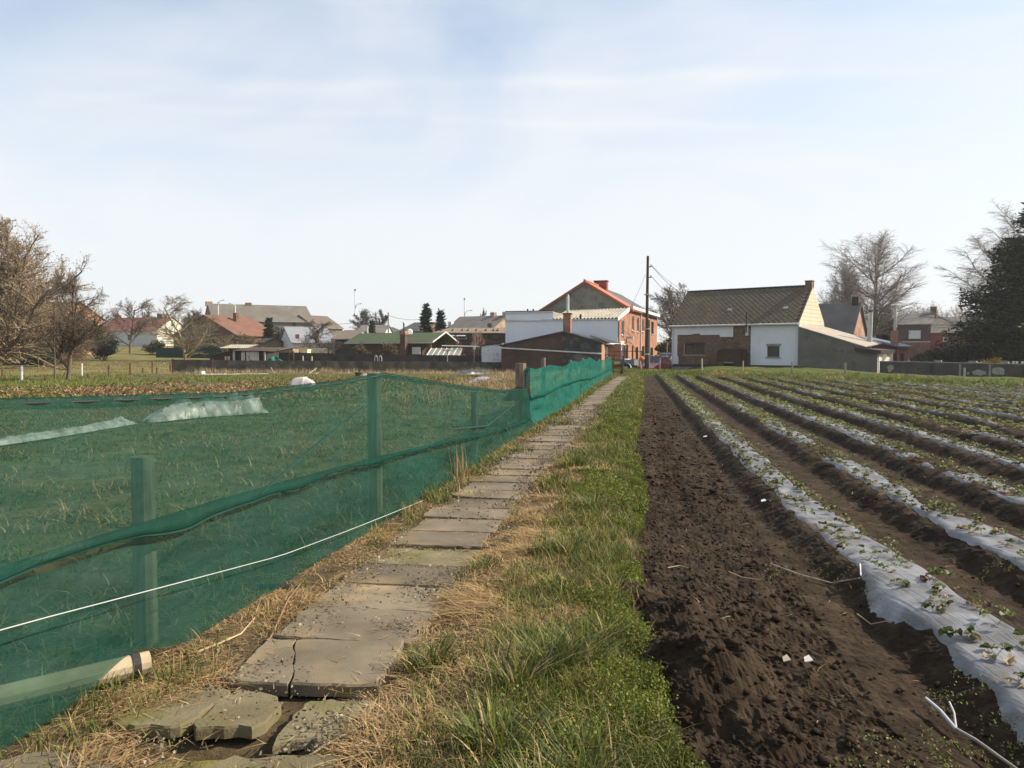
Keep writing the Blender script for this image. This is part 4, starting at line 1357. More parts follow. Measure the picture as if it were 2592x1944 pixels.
# loose end of the cloth wrapped round the first post
q = []
for i, t in enumerate(np.linspace(0, 1, 8)):
    c = npt(15.2, .05, 1.2 - 1.15 * t)
    q.append([c + (0, 0, 0), c + (-.10, .02, -.02), c + (-.20 + .10 * abs(t - .45) * 2 - .1 * t, .06, -.05), c + (-.26 + .5 * abs(t - .5), .14, -.06)])
A = np.array(q)
np_mesh('net_end', A.reshape(-1, 3), grid_faces(8, 4), M_NET2, f2, smooth=True)
for py_, h_, r_, off in ((15.25, 1.28, .115, -.15), (18.1, 1.36, .06, -.15), (23.4, 1.24, .06, -.1), (28.4, 1.25, .06, -.1), (31.8, 1.24, .06, -.1), (38, 1.1, .06, -.1), (46, 1.12, .06, -.1), (48.15, 1.15, .05, -.08)):
    p = npt(py_, off, 0)
    roundpost('post', f2, p[0], p[1], h_, r_)

# log lying under the hem, black pipe stub, board at the foot of the far post
m = MB(); m.tube((-2.30, 3.13, .06), (-1.70, 3.555, .085), .056, .052, 12)
lo = m.build('fallen_post', pmat('pale_wood', (.34, .27, .17), (.45, .37, .25), scale=3, rough=.85, stretch=(2, 2, 2)), label='pale round wooden post lying under the hem of the netting', cat='post')
m = MB(); m.tube((-1.762, 3.512, .083), (-1.735, 3.531, .084), .0575, .0575, 12)
m.build('strap', M_DARK, lo)
p = G(690, 1503); q = G(732, 1497)
MB().tube((p.x - .1, p.y, .04), (q.x, q.y, .03), .02, .02, 8).build('pipe', M_DARK, label='short black pipe stub sticking out under the netting', cat='pipe')
p = npt(15.0, -.12, 0)
MB().prism([(p[0] - .38, p[1] + .05, .55), (p[0] - .05, p[1], .85), (p[0] + .07, p[1], .80), (p[0] + .03, p[1], .55)], (0, .03, 0)).build('board', pmat('brown_board', (.09, .065, .04), (.15, .11, .07), scale=4), label='brown board leaning at the foot of the first far fence post', cat='board')

# ================================================================== BRICK HOUSE GROUP
A_, B_ = W(1279.5, 900, 58.7), W(1564, 900, 56.0)
H = Fr((A_.x, A_.y), (B_.x, B_.y), 0)
HL = H.L
root = H.root('brick_house', 'orange brick house with white metal cladding and a tiled gable roof', 'house')
M_CLAD = pmat('white_metal_cladding', (.70, .73, .76), (.78, .80, .82), scale=.6, rough=.5, spec=.4)
M_TILE = pmat('orange_roof_tile', (.33, .10, .052), (.42, .135, .072), scale=2.5, rough=.8, bump=.3)
M_SLATED = pmat('dark_roof_slate', (.045, .047, .05), (.075, .075, .078), scale=3, rough=.6)
M_FIBRE = pmat('grey_fibre_sheet', (.20, .19, .145), (.27, .255, .20), scale=1.2, rough=.9, c3=(.15, .145, .12), s3=1.5)
M_CORR = pmat('weathered_corrugated', (.22, .20, .16), (.33, .305, .25), scale=1.5, rough=.9, c3=(.17, .16, .14), s3=2)
ze = 3.76                                       # eave of the clad front
wE = H.hy(Z4(735, 760), 0)[0]                   # right end of the raised flat part
zp = H.hy(Z4(400, 735), 0)[1]
# clad front wall with standing ribs
def ribbed(x0, x1, z0, z1, y, pitch=.27):
    m = MB(); x = x0
    while x < x1 - 1e-6:
        e = min(x + pitch, x1); r = min(x + .03, e)
        m.poly([(x, y - .025, z0), (r, y - .025, z0), (r, y - .025, z1), (x, y - .025, z1)])
        m.poly([(r, y - .025, z0), (r, y, z0), (r, y, z1), (r, y - .025, z1)])
        m.poly([(r, y, z0), (e, y, z0), (e, y, z1), (r, y, z1)])
        if e < x1 - 1e-6:
            m.poly([(e, y, z0), (e, y - .025, z0), (e, y - .025, z1), (e, y, z1)])
        x = e
    return m
cl = ribbed(0, HL - .02, -.1, ze, 0).build('cladding', M_CLAD, root)
MB().box(-.03, HL + .03, -.09, -.027, ze - .06, ze + .03).build('trim', M_WHITEP, cl)
up = ribbed(0.03, wE, ze + .04, zp - .07, .02).build('cladding', M_CLAD, root)
MB().box(-.04, wE + .05, -.07, -.008, zp - .07, zp + .02).build('trim', M_WHITEP, up)
MB().box(0, .05, .02, 5.0, -.1, zp).build('side_wall', M_CLAD, root)
MB().box(wE - .05, wE, .05, 5.0, ze, zp - .02).build('side_wall', M_CORR, root)
MB().box(-.03, wE + .03, -.02, 5.02, zp + .024, zp + .09).build('flat_roof', M_DARK, root)
for xx in (Z4(420, 690), Z4(490, 690)):
    u, z = H.hy(xx, 3.5)
    MB().tube((u, 3.5, zp + .05), (u, 3.5, zp + .42), .06, .06, 8).build('vent_pipe', M_DARK, root)
# corrugated lean-to roof rising to the gable wall
yb, zb = 5.0, 4.78
nu, nv = 210, 8
xs_ = np.linspace(wE + .02, HL - .02, nu)
cor = .05 * np.sin((xs_ - xs_[0]) * 2 * math.pi / .26)
m = MB(); vv_ = []
for j in range(nv):
    t = j / (nv - 1)
    for i in range(nu):
        vv_.append((xs_[i], -.12 + (yb + .12) * t, ze + .08 + (zb - ze) * t + cor[i]))
np_mesh('corrugated_roof', np.array(vv_), grid_faces(nv, nu), M_CORR, root)
MB().prism([(HL - .02, -.2, ze - .14), (HL - .02, -.2, ze + .12), (HL - .02, yb + .1, zb + .14), (HL - .02, yb + .1, zb - .16)], (.06, 0, 0)).build('verge_board', M_WHITEP, root)
# rooftop lumps (soot door and vent cowl)
u, z = H.hy(Z4(1078, 800), .3)
MB().tube((u, .35, ze + .12), (u, .35, ze + .42), .10, .07, 8).build('roof_cowl', M_DARK, root)
# brick side facade
FD = 21.0
hol = []
fac = []
def fw(a, b, c, d):
    y0, zt = H.hx(Z4(a, c), HL); y1, zb_ = H.hx(Z4(b, d), HL)
    return (y0, y1, zb_, zt)
upw = [fw(1590, 1620, 842, 1025), fw(1720, 1746, 786, 970), fw(1780, 1806, 806, 985), fw(1846, 1872, 820, 985), fw(1957, 1988, 855, 1012)]
low = [fw(1645, 1670, 1145, 1330), fw(1716, 1736, 1155, 1330), fw(1764, 1796, 1172, 1350), fw(1843, 1872, 1160, 1300), fw(1948, 1980, 1180, 1285)]
door = fw(1580, 1625, 1135, 1390)
holes = [(a, b, max(c, .05), d) for a, b, c, d in upw + low + [door]]
mpR = rightside(HL)
zt = 4.72
wallholes(5.0, FD, -.6, zt, [h for h in holes if h[0] > 5.0], mpR, .12).build('brick_wall', M_BRICKH, root)
fh = [h for h in holes if h[1] < 5.0]
wallholes(0, 5.0, -.6, ze - .02, [h for h in fh], mpR, .12).build('brick_wall', M_BRICKH, root)
MB().poly([(HL, 0, ze - .02), (HL, 5.0, ze - .02), (HL, 5.0, zb - .02)]).build('brick_wall', M_BRICKH, root)
M_FRB = pmat('brown_window_frame', (.10, .05, .03), (.14, .075, .05), scale=3)
for h in holes[:5]:
    window(root, mpR, *h, depth=.12, frame=M_WHITEP if h[0] < 12 else M_FRB, bars=0, fw=.07, sill=M_CONC)
for h in holes[5:10]:
    window(root, mpR, *h, depth=.12, frame=M_FRB, bars=0, fw=.07)
a, b, c, d = holes[10]
q = MB()
k = 6
for i in range(k):
    q.box(HL - .10, HL - .07, a + (b - a) * i / k + .01, a + (b - a) * (i + 1) / k - .01, c, d)
q.build('roller_door', pmat('pale_shutter', (.36, .40, .40), (.46, .49, .48), scale=2, rough=.6), root)
MB().box(HL + .003, HL + .02, a - .1, b + .1, d + .01, d + .22).build('lintel', pmat('cream_stone', (.6, .5, .36), (.68, .58, .44)), root)
# white eaves board, downpipes, wall lamp
MB().prism([(HL - .05, 5.0, 4.74), (HL + .28, 5.0, 4.74), (HL + .28, 5.0, 4.98), (HL - .05, 5.0, 5.0)], (0, FD - 4.9, 0)).build('eaves_board', M_WHITEP, root)
y0, _ = H.hx(Z4(1820, 900), HL)
MB().tube((HL + .08, y0, 0), (HL + .08, y0, 4.72), .055, .055, 8).build('downpipe', M_WHITEP, root)
MB().tube((HL + .06, .10, 0), (HL + .06, .10, ze - .05), .05, .05, 8).build('downpipe', M_GREYM, root)
y0, z0 = H.hx(Z4(1655, 1055), HL)
MB().box(HL + .003, HL + .5, y0 - .12, y0 + .12, z0 - .09, z0 + .09).build('wall_lamp', M_WHITEP, root)
# main gable, ridge running back along the facade
gw = 7.2
xl, xr, xm = HL - gw, HL, HL - gw / 2
ap = H.hy(Z4(1150, 365), 5.0)[1]
MB().poly([(xl, 5.0, 2.5), (xr, 5.0, 2.5), (xr, 5.0, 4.76), (xm, 5.0, ap - .05), (xl, 5.0, 4.76)]).build('gable_wall', M_FIBRE, root)
for zz in (5.35, 6.0):
    hw = gw / 2 * (ap - zz) / (ap - 4.76)
    MB().box(xm - hw, xm + hw, 4.985, 4.998, zz, zz + .03).build('joint_strip', M_CONC, root)
MB().box(xl, xl + .1, 5.0, FD, 0, 4.7).build('side_wall', M_BRICKH, root)
rd = 10.0
for x1, s_ in ((xr + .30, 1), (xl - .30, -1)):
    ze_ = 4.76 - .30 * (ap - 4.76) / (gw / 2)
    dz = .10
    m = MB().slab([(xm, 4.85, ap + dz), (xm, rd, ap + dz), (x1, rd, ze_ + dz), (x1, 4.85, ze_ + dz)], .10)
    r_ = m.build('roof', M_TILE, root)
    MB().slab([(xm, rd + .002, ap + dz), (xm, FD + .2, ap + dz), (x1, FD + .2, ze_ + dz), (x1, rd + .002, ze_ + dz)], .08).build('roof', M_SLATED, root)
    # verge tiles
    nvt = 13
    for i in range(nvt):
        t0, t1 = i / nvt, (i + 1) / nvt
        p0 = Vector((xm + (x1 - xm) * t0, 4.80, ap + dz + .02 + (ze_ - ap) * t0)); p1 = Vector((xm + (x1 - xm) * t1, 4.80, ap + dz + .005 + (ze_ - ap) * t1))
        MB().hull([p0, p1, p1 + Vector((0, 0, -.20)), p0 + Vector((0, 0, -.20))], [p0 + Vector((0, .22, .02)), p1 + Vector((0, .22, .02)), p1 + Vector((0, .22, -.12)), p0 + Vector((0, .22, -.12))]).build('verge_tile', M_TILE, root)
MB().tube((xm, 4.78, ap + .13), (xm, rd, ap + .13), .10, .10, 8).build('ridge_tile', M_TILE, root)
u0, _ = H.hy(Z4(1255, 400), 10.5); u1, zc = H.hy(Z4(1412, 357), 10.5)
ch = MB().box(u0, u1, 10.2, 10.9, 5.0, zc).build('chimney', brickmat('chimney_brick', (.30, .075, .045), (.24, .06, .04), (.2, .13, .1)), root)
MB().box(u0 - .05, u1 + .05, 10.15, 10.95, zc + .002, zc + .09).build('chimney_cap', M_RUST, ch)

# ---- brick outbuilding in front of the clad wall
A_, B_ = W(1269, 900, 53.6), W(1523, 900, 52.0)
O = Fr((A_.x, A_.y), (B_.x, B_.y), 0)
root = O.root('brick_outbuilding', 'low dark brick outbuilding with black roof and a sloping white gutter pipe', 'outbuilding')
xa, za = O.hy(Z4(868, 985)); _, zl = O.hy(Z4(95, 1150)); _, zr = O.hy(Z4(1335, 1120))
xs2 = O.hy(Z4(855, 1100))[0]
OL = O.L
MB().poly([(0, 0, -.1), (xs2, 0, -.1), (xs2, 0, za - .03), (xa * .5, 0, (zl + za) / 2), (0, 0, zl)]).build('brick_wall', M_BRICKD, root)
M_REND = pmat('blackened_render', (.035, .035, .035), (.075, .073, .07), scale=1.2, rough=.95, c3=(.13, .125, .115), s3=1.3)
MB().poly([(xs2 + .004, -.03, -.1), (OL, -.03, -.1), (OL, -.03, zr), (xa, -.03, za), (xs2 + .004, -.03, za - .04)]).build('rendered_wall', M_REND, root)
MB().poly([(OL, -.03, -.1), (OL, 3.2, -.1), (OL, 3.2, zr), (OL, -.03, zr)]).build('side_wall', brickmat('salmon_brick', (.42, .22, .13), (.33, .17, .1), (.35, .28, .2)), root)
MB().poly([(0, 0, -.1), (0, 3.6, -.1), (0, 3.6, zl), (0, 0, zl)]).build('side_wall', M_BRICKD, root)
M_TAR = pmat('tar_roof', (.03, .03, .033), (.055, .055, .06), scale=2, rough=.55)
MB().slab([(-.15, -.12, zl + .02), (xa, -.12, za + .07), (xa, 4.0, za + .07), (-.15, 4.0, zl + .02)], .09).build('roof', M_TAR, root)
xe, zee = O.hy(Z4(1545, 1135), 2.5)
MB().slab([(xa + .004, -.12, za + .07), (OL + .1, -.12, zr + .03), (OL + .1, 4.0, zr + .03), (xa + .004, 4.0, za + .07)], .09).build('roof', M_TAR, root)
MB().slab([(xa + 1.7, .9, za - .22), (OL + .1, .9, zr + .16), (OL + 1.0, 3.9, zr - .02), (xa + 1.7, 3.9, za - .22)], .06).build('roof_patch', M_TAR, root)
p0, p1 = O.hy(Z4(92, 1183), -.1), O.hy(Z4(1340, 1256), -.1)
MB().tube((p0[0], -.1, p0[1]), (p1[0], -.1, p1[1]), .05, .05, 8).build('gutter_pipe', M_WHITEP, root)
c0, _ = O.hy(Z4(869, 900), 1.0); c1, ct_ = O.hy(Z4(961, 765), 1.0)
ch = MB().box(c0, c1, .75, 1.3, za - .5, ct_).build('chimney', M_BRICKH, root)
MB().box(c0 - .05, c1 + .05, .7, 1.35, ct_ + .002, ct_ + .08).build('chimney_cap', M_DARK, ch)
_, pt = O.hy(Z4(920, 540), 1.02)
fl = MB().tube(((c0 + c1) / 2 + .03, 1.02, ct_ + .08), ((c0 + c1) / 2 + .03, 1.02, pt), .10, .10, 10).build('flue', pmat('bright_flue', (.5, .5, .47), (.6, .6, .57), metallic=.5, rough=.4), root)
MB().tube(((c0 + c1) / 2 + .03, 1.02, pt + .002), ((c0 + c1) / 2 + .03, 1.02, pt + .12), .085, .06, 10).build('flue_cap', M_GREYM, fl)
# recess between outbuilding and house: white door, gutter
d0, dz1 = O.hy(Z4(1345, 1160), 2.2); d1, _ = O.hy(Z4(1420, 1160), 2.2)
MB().box(OL + .02, d1 + .9, 2.3, 2.4, -.1, zr - .05).build('recess_wall', M_BRICKH, root)
MB().box(d0, d1, 2.2, 2.27, -.05, dz1 - .05).build('door', M_WHITEP, root)
MB().tube((OL, 1.6, zr - .03), (OL + 1.25, 3.2, zr - .12), .075, .075, 8).build('gutter', pmat('grey_gutter', (.45, .48, .5), (.55, .57, .58)), root)

# small white shed beside it
A_, B_ = W(1219, 900, 56.5), W(1271, 900, 56)
S_ = Fr((A_.x, A_.y), (B_.x, B_.y), 0)
root = S_.root('white_shed', 'small whitewashed shed with sloping roof beside the brick outbuilding', 'shed')
zl, zr = S_.hy(Z3(1568, 965))[1], S_.hy(Z3(1825, 935))[1]
MB().prism([(0, 0, -.1), (S_.L, 0, -.1), (S_.L, 0, zr), (0, 0, zl)], (0, 2.5, 0)).build('wall', pmat('whitewash', (.55, .57, .58), (.66, .67, .67), scale=1.5, c3=(.4, .4, .38), s3=3), root)
MB().slab([(-.08, -.1, zl + .06), (S_.L, -.1, zr + .06), (S_.L, 2.6, zr + .06), (-.08, 2.6, zl + .06)], .05).build('roof', M_TAR, root)

# ================================================================== BUNGALOW
A_, B_ = W(1700.7, 900, 57.0), W(2020.7, 900, 51.3)
Q = Fr((A_.x, A_.y), (B_.x, B_.y), .30)
QL = Q.L; QD = 5.5
root = Q.root('bungalow', 'white rendered bungalow with diamond slate roof and a stripped brick patch', 'house')
ez = 3.14
hol = {}
def qh(a, b, c, d):
    x0, zt_ = Q.hy(ZH(a, c)); x1, zb_ = Q.hy(ZH(b, d)); return (x0, x1, zb_, zt_)
wA = qh(232, 615, 502, 722); wB = qh(1785, 2012, 562, 762)
M_REN = pmat('white_render', (.60, .63, .66), (.66, .69, .71), scale=1.2, rough=.85, bump=.1, bscale=80)
wallholes(0, QL, .12, ez, [wA, wB], front(0), .14).build('front_wall', M_REN, root)
# render knocked off: brick sheet set into a rebate just proud of the wall
bp_ = [Q.hy(ZH(*p)) for p in ((112, 352), (380, 348), (400, 335), (525, 325), (532, 352), (895, 348), (905, 388), (1150, 388), (1155, 148), (1380, 148), (1385, 368), (1440, 368), (1445, 148), (1480, 148), (1472, 945), (130, 925), (125, 745), (105, 735))]
import bmesh
def sheet_with_hole(name, pts, hole, y, mat, parent):
    bm = bmesh.new()
    vs_ = [bm.verts.new((a, y, b)) for a, b in pts]
    es_ = [bm.edges.new((vs_[i], vs_[(i + 1) % len(vs_)])) for i in range(len(vs_))]
    if hole:
        a, b, c, d = hole
        hv = [bm.verts.new((p, y, q_)) for p, q_ in ((a, c), (b, c), (b, d), (a, d))]
        es_ += [bm.edges.new((hv[i], hv[(i + 1) % 4])) for i in range(4)]
    bmesh.ops.triangle_fill(bm, use_beauty=True, edges=es_)
    me = bpy.data.meshes.new(name); bm.to_mesh(me); bm.free()
    return link(name, me, mat, parent)
sheet_with_hole('brick_patch', bp_, wA, -.015, M_BRICKP, root)
MB().box(-.02, QL, -.045, -.004, .0, .19).build('plinth', pmat('black_plinth', (.02, .022, .026), (.04, .042, .046), rough=.6), root)
MB().box(-.02, QL, -.02, .5, -.35, -.004).build('footing', M_CONC, root)
window(root, front(0), *wA, depth=.14, frame=M_FRB, bars=1, fw=.06, sill=M_CONC)
window(root, front(0), *wB, depth=.14, frame=M_FRB, bars=0, fw=.05, sill=M_CONC)
x0, x1, z0, z1 = wB
MB().box(x0 - .06, x1 + .10, -.03, -.003, z1 + .01, z1 + .16).build('lintel', M_CONC, root)
MB().box(0, .08, .01, QD, -.1, ez).build('side_wall', M_REN, root)
rz_ = 5.60
xm_ = QD / 2
# cream boarded right gable: each board is a part
M_CREAM = pmat('cream_board', (.46, .42, .31), (.52, .475, .36), scale=1.5, rough=.7)
MB().poly([(QL - .01, 0, -.1), (QL - .01, QD, -.1), (QL - .01, QD, ez), (QL - .01, xm_, rz_ - .02), (QL - .01, 0, ez)]).build('gable_wall', M_CREAM, root)
z = 2.2; bh = .26
while z < rz_ + .02:
    z1 = min(z + bh - .012, rz_ + .05)
    def yl(zz): return max(0.0, (zz - ez) / (rz_ - ez)) * xm_
    a, b = yl(z), yl(z1)
    if xm_ - a > .06:
        MB().prism([(QL - .004, a, z), (QL - .004, QD - a, z), (QL - .004, QD - b, z1), (QL - .004, b, z1)], (.035, 0, 0)).build('gable_board', M_CREAM, root)
    z += bh
# roof: slate sheet plus diamond slates in relief
M_SL = pmat('brown_slate', (.072, .060, .044), (.115, .092, .058), scale=.8, rough=.75, vary=.11, c3=(.15, .105, .045), s3=1.6, lo=.3, hi=.7)
ov = .22
sl = (rz_ - ez) / xm_
MB().slab([(-.12, -ov, ez - ov * sl + .06), (QL - .02, -ov, ez - ov * sl + .06), (QL - .02, xm_, rz_ + .06), (-.12, xm_, rz_ + .06)], .06).build('roof', pmat('slate_underlay', (.02, .018, .015), (.03, .026, .02)), root)
MB().slab([(-.12, xm_ + .004, rz_ + .06), (QL - .02, xm_ + .004, rz_ + .06), (QL - .02, QD + ov, ez - ov * sl + .06), (-.12, QD + ov, ez - ov * sl + .06)], .06).build('roof', M_SL, root)
sa = math.atan(sl); slen = (xm_ + ov) / math.cos(sa)
hd = .19
nx, ny = int((QL + .1) / (2 * hd)), int(slen / hd)
tm = MB()
hh_ = hd * 1.06
tm.v = [(0, -hh_, .022), (hh_, 0, .014), (0, hh_, .004), (-hh_, 0, .014), (0, -hh_, .008), (hh_, 0, .002), (-hh_, 0, .002)]
tm.f = [(0, 1, 2, 3), (4, 5, 1, 0), (6, 4, 0, 3)]
tme = tm.mesh('slate'); tme.materials.append(M_SL)
cells = []
for j in range(ny + 1):
    for i in range(nx + 1):
        x = -.02 + (i + .5 * (j % 2)) * 2 * hd + .05
        s_ = j * hd
        if x > QL - .12 or x < -.05 or s_ < .03 or s_ > slen - .05: continue
        cells.append((x, s_))
cells.sort(key=lambda c: -c[0])
lv, lf = [], []
for i, (x, s_) in enumerate(cells):
    yy_ = -ov + s_ * math.cos(sa); zz_ = ez - ov * sl + .064 + s_ * math.sin(sa)
    if i < 300:
        o = bpy.data.objects.new('slate', tme); COL.objects.link(o); o.parent = root
        o.location = (x, yy_, zz_); o.rotation_euler = (sa + R(.6) * (rs.rand() - .5), 0, R(2) * (rs.rand() - .5))
    else:
        Mx = Matrix.Translation((x, yy_, zz_)) @ Matrix.Rotation(sa, 4, 'X')
        k0 = len(lv); lv += [tuple(Mx @ Vector(v)) for v in tm.v]; lf += [tuple(a + k0 for a in f) for f in tm.f]
mm = MB(); mm.v, mm.f = lv, lf
tag(mm.build('slates', M_SL, root), kind='stuff')
MB().tube((-.12, xm_, rz_ + .07), (QL - .25, xm_, rz_ + .07), .075, .075, 8).build('ridge', M_DARK, root)
for i in range(20):
    t0, t1 = i / 20, (i + 1) / 20
    p0 = Vector((QL - .05, -ov + (xm_ + ov) * t0, ez - ov * sl + .085 + (rz_ - ez + ov * sl) * t0)); p1 = Vector((QL - .05, -ov + (xm_ + ov) * t1, ez - ov * sl + .085 + (rz_ - ez + ov * sl) * t1))
    MB().hull([p0, p1, p1 + Vector((.10, 0, 0)), p0 + Vector((.10, 0, 0))], [p0 - Vector((0, 0, .10)), p1 - Vector((0, 0, .10)), p1 + Vector((.10, 0, -.10)), p0 + Vector((.10, 0, -.10))]).build('verge_slate', M_SLATED if i % 2 else M_SL, root)
ch = MB().box(QL - .42, QL + .03, xm_ - .26, xm_ + .26, rz_ - .3, rz_ + .36).build('chimney', M_BRICKR, root)
MB().box(QL - .45, QL + .06, xm_ - .29, xm_ + .29, rz_ + .362, rz_ + .42).build('chimney_cap', M_DARK, ch)
MB().tube((-.1, -ov - .05, ez - ov * sl + .02), (QL + .05, -ov - .05, ez - ov * sl + .02), .065, .065, 8).build('gutter', M_WHITEP, root)
MB().tube((.06, -.07, .1), (.06, -.07, ez - .16), .04, .04, 8).build('downpipe', M_WHITEP, root)
for p in (Z5(690, 390), Z5(1210, 382)):
    y_ = 1.0
    x_, z_ = Q.hy(p, y_)
    MB().slab([(x_ - .17, y_ - .11, ez + (y_ - .11) * sl + .115), (x_ + .17, y_ - .11, ez + (y_ - .11) * sl + .115), (x_ + .15, y_ + .08, ez + (y_ + .08) * sl + .10), (x_ - .15, y_ + .08, ez + (y_ + .08) * sl + .10)], .05).build('roof_vent', M_GREYM, root)
x_, zt_ = Q.hy(Z5(857, 410), -.1); _, zb_ = Q.hy(Z5(857, 600), -.1)
MB().tube((x_, -.32, zb_), (x_, -.32, zt_), .045, .045, 8).build('stove_pipe', M_DARK, root)
x0_, _ = Q.hy(ZH(1385, 300)); x1_, _ = Q.hy(ZH(1440, 300)); zc0 = Q.hy(ZH(1400, 365))[1]
MB().box(x0_, x1_, -.09, -.02, zc0, ez - .2).build('white_board', M_WHITEP, root)

# wooden hutch standing against the brick patch
A_, B_ = Q.M @ Vector((Q.hy(ZH(845, 900), -.7)[0], -.7, -.1)), Q.M @ Vector((Q.hy(ZH(1330, 900), -.7)[0], -.7, -.1))
K = Fr((A_.x, A_.y), (B_.x, B_.y), .15)
root = K.root('wooden_hutch', 'dark brown slatted wooden hutch with an open front against the bungalow', 'hutch')
KL = K.L
_, kt = K.hy(ZH(1080, 605)); _, km = K.hy(ZH(1080, 850)); _, kb = K.hy(ZH(1080, 1000))
M_HW = pmat('hutch_wood', (.045, .030, .020), (.085, .055, .035), scale=3, rough=.9, stretch=(1, 1, 8))
n_ = 5
for i in range(n_):
    z0_ = km + (kt - .12 - km) * i / n_; z1_ = km + (kt - .12 - km) * (i + 1) / n_ - .02
    MB().box(.05, KL - .08, -.04 - .02 * (i % 2), .0 - .02 * (i % 2), z0_, z1_).build('slat', M_HW, root)
MB().prism([(.02, -.1, kt - .1), (KL * .3, -.1, kt), (KL * .8, -.1, kt), (KL - .02, -.1, kt - .1)], (0, .7, 0)).build('roof', M_HW, root)
MB().box(0, KL * .26, -.03, .02, kb - .3, km - .01).build('door', pmat('red_brown_wood', (.10, .045, .025), (.14, .07, .04), stretch=(8, 1, 1)), root)
MB().box(KL * .63, KL, -.03, .02, kb - .3, km - .01).build('door', M_DARK, root)
MB().box(0, KL, .55, .6, kb - .3, kt - .12).build('back_panel', M_DARK, root)
MB().box(0, .05, .03, .55, kb - .3, kt - .13).build('side_panel', M_HW, root)
MB().box(KL - .05, KL, .03, .55, kb - .3, kt - .13).build('side_panel', M_HW, root)
MB().box(KL * .26, KL * .63, .0, .04, km - .12, km - .01).build('crossbar', M_WOODP, root)

# ---- grey lean-to
A_, B_ = Q.M @ Vector((QL + .05, -.25, 0)), Q.M @ Vector((QL + 4.95, -.25, 0))
L_ = Fr((A_.x, A_.y), (B_.x, B_.y), 0)
root = L_.root('lean_to', 'grey rendered lean-to with a pale sheet roof falling away from the bungalow', 'lean-to')
M_GREYR = pmat('grey_cement_render', (.115, .11, .095), (.165, .155, .135), scale=1.2, rough=.95, bump=.2, c3=(.10, .095, .085), s3=2)
l0, l1 = L_.hy(Z5(1338, 545)), L_.hy(Z5(1960, 735))
l2 = L_.hy(Z5(2085, 775))
MB().poly([(0, 0, -.4), (L_.L, 0, -.4), (L_.L, 0, l2[1]), (l1[0], 0, l1[1] - .02), (0, 0, l0[1])]).build('wall', M_GREYR, root)
MB().poly([(L_.L, 0, -.4), (L_.L, 4.2, -.4), (L_.L, 4.2, l2[1]), (L_.L, 0, l2[1])]).build('side_wall', pmat('cream_wall', (.46, .42, .33), (.5, .46, .37)), root)
MB().slab([(0, -.08, l0[1] + .06), (l1[0], -.08, l1[1] + .06), (l1[0], 4.3, l1[1] + .30), (0, 4.3, l0[1] + .25)], .06).build('roof', pmat('pale_sheet', (.27, .235, .195), (.34, .30, .25), rough=.8), root)
a = L_.hy(Z5(1872, 735)); b = L_.hy(Z5(2112, 770))
MB().slab([(a[0], -.35, a[1] - .02), (b[0], -.30, b[1] + .05), (b[0], 3.6, b[1] + .08), (a[0], 3.6, a[1])], .22).build('flat_roof', M_DARK, root)
x_, zt_ = L_.hy(Z6(676, 965), 3.0); _, zb_ = L_.hy(Z6(672, 1250), 3.0)
fl = MB().tube((x_ - .05, 3.0, zb_ - .4), (x_, 3.0, zt_), .16, .15, 10).build('flue', pmat('pale_green_flue', (.33, .36, .31), (.42, .44, .39), rough=.6), root)
MB().tube((x_, 3.0, zt_ + .002), (x_, 3.0, zt_ + .12), .11, .09, 10).build('flue_cap', M_DARK, fl)
MB().box(L_.L + .003, L_.L + .05, .15, .5, .2, l2[1] - .1).build('white_post', M_WHITEP, root)
u_, z_ = L_.hy(Z6(772, 1335), 1.2)
MB().tube((u_, 1.2, z_), (u_ + .06, 1.14, z_), .30, .24, 14).build('satellite_dish', M_WHITEP, root)

# ---- low concrete wall on the right
A_, B_ = W(2226, 918, 47.0), W(2760, 931, 39.0)
V_ = Fr((A_.x, A_.y), (B_.x, B_.y), 0)
root = V_.root('block_wall', 'low dark concrete wall with flaking pale patches behind the field', 'wall')
M_WALLR = pmat('dark_concrete', (.060, .058, .050), (.10, .096, .084), scale=1.4, rough=.97, bump=.3, c3=(.045, .045, .04), s3=2)
M_PATCH = pmat('pale_patch', (.26, .25, .21), (.32, .31, .26), scale=3, rough=.9)
npan = 7
for i in range(npan):
    x0_, x1_ = V_.L * i / npan, V_.L * (i + 1) / npan
    z0_, z1_ = .82 - .10 * i / npan, .82 - .10 * (i + 1) / npan
    MB().prism([(x0_ + .01, 0, -.3), (x1_ - .01, 0, -.3), (x1_ - .01, 0, z1_), (x0_ + .01, 0, z0_)], (0, .12, 0)).build('panel', M_WALLR, root)
    MB().box(x1_ - .05, x1_ + .05, -.05, .0, -.3, z1_ - .03).build('post', M_CONC if i in (2, 3) else M_WALLR, root)
    MB().prism([(x0_, -.03, z0_ + .004), (x1_ - .003, -.03, z1_ + .004), (x1_ - .003, -.03, z1_ + .045), (x0_, -.03, z0_ + .045)], (0, .18, 0)).build('coping', M_CONC, root)
for cx_, cy_, w_, h_ in ((520, 865, 80, 95), (1645, 915, 150, 80), (1880, 905, 140, 100), (1505, 925, 25, 40)):
    c_, d_ = V_.hy(ZR(cx_, cy_), -.004)
    sx_, sz_ = w_ * .2 / 1950 * 43 * .5 * 1.25, h_ * .2 / 1950 * 43 * .5
    pts = []
    for a in range(14):
        r_ = .65 + .5 * rs.rand()
        pts.append((c_ + sx_ * r_ * math.cos(a / 14 * 6.283), -.006, d_ + sz_ * r_ * math.sin(a / 14 * 6.283)))
    MB().poly(pts).build('flaked_patch', M_PATCH, root)
for px_, w_ in ((1120, 90), (1565, 90), (1965, 90)):
    c_, d_ = V_.hy(ZR(px_, 800), .05)
    zt_ = .87 - .10 * c_ / V_.L
    MB().box(c_ - .2, c_ + .2, -.02, .14, zt_, zt_ + .10).build('block', M_CONC, root)
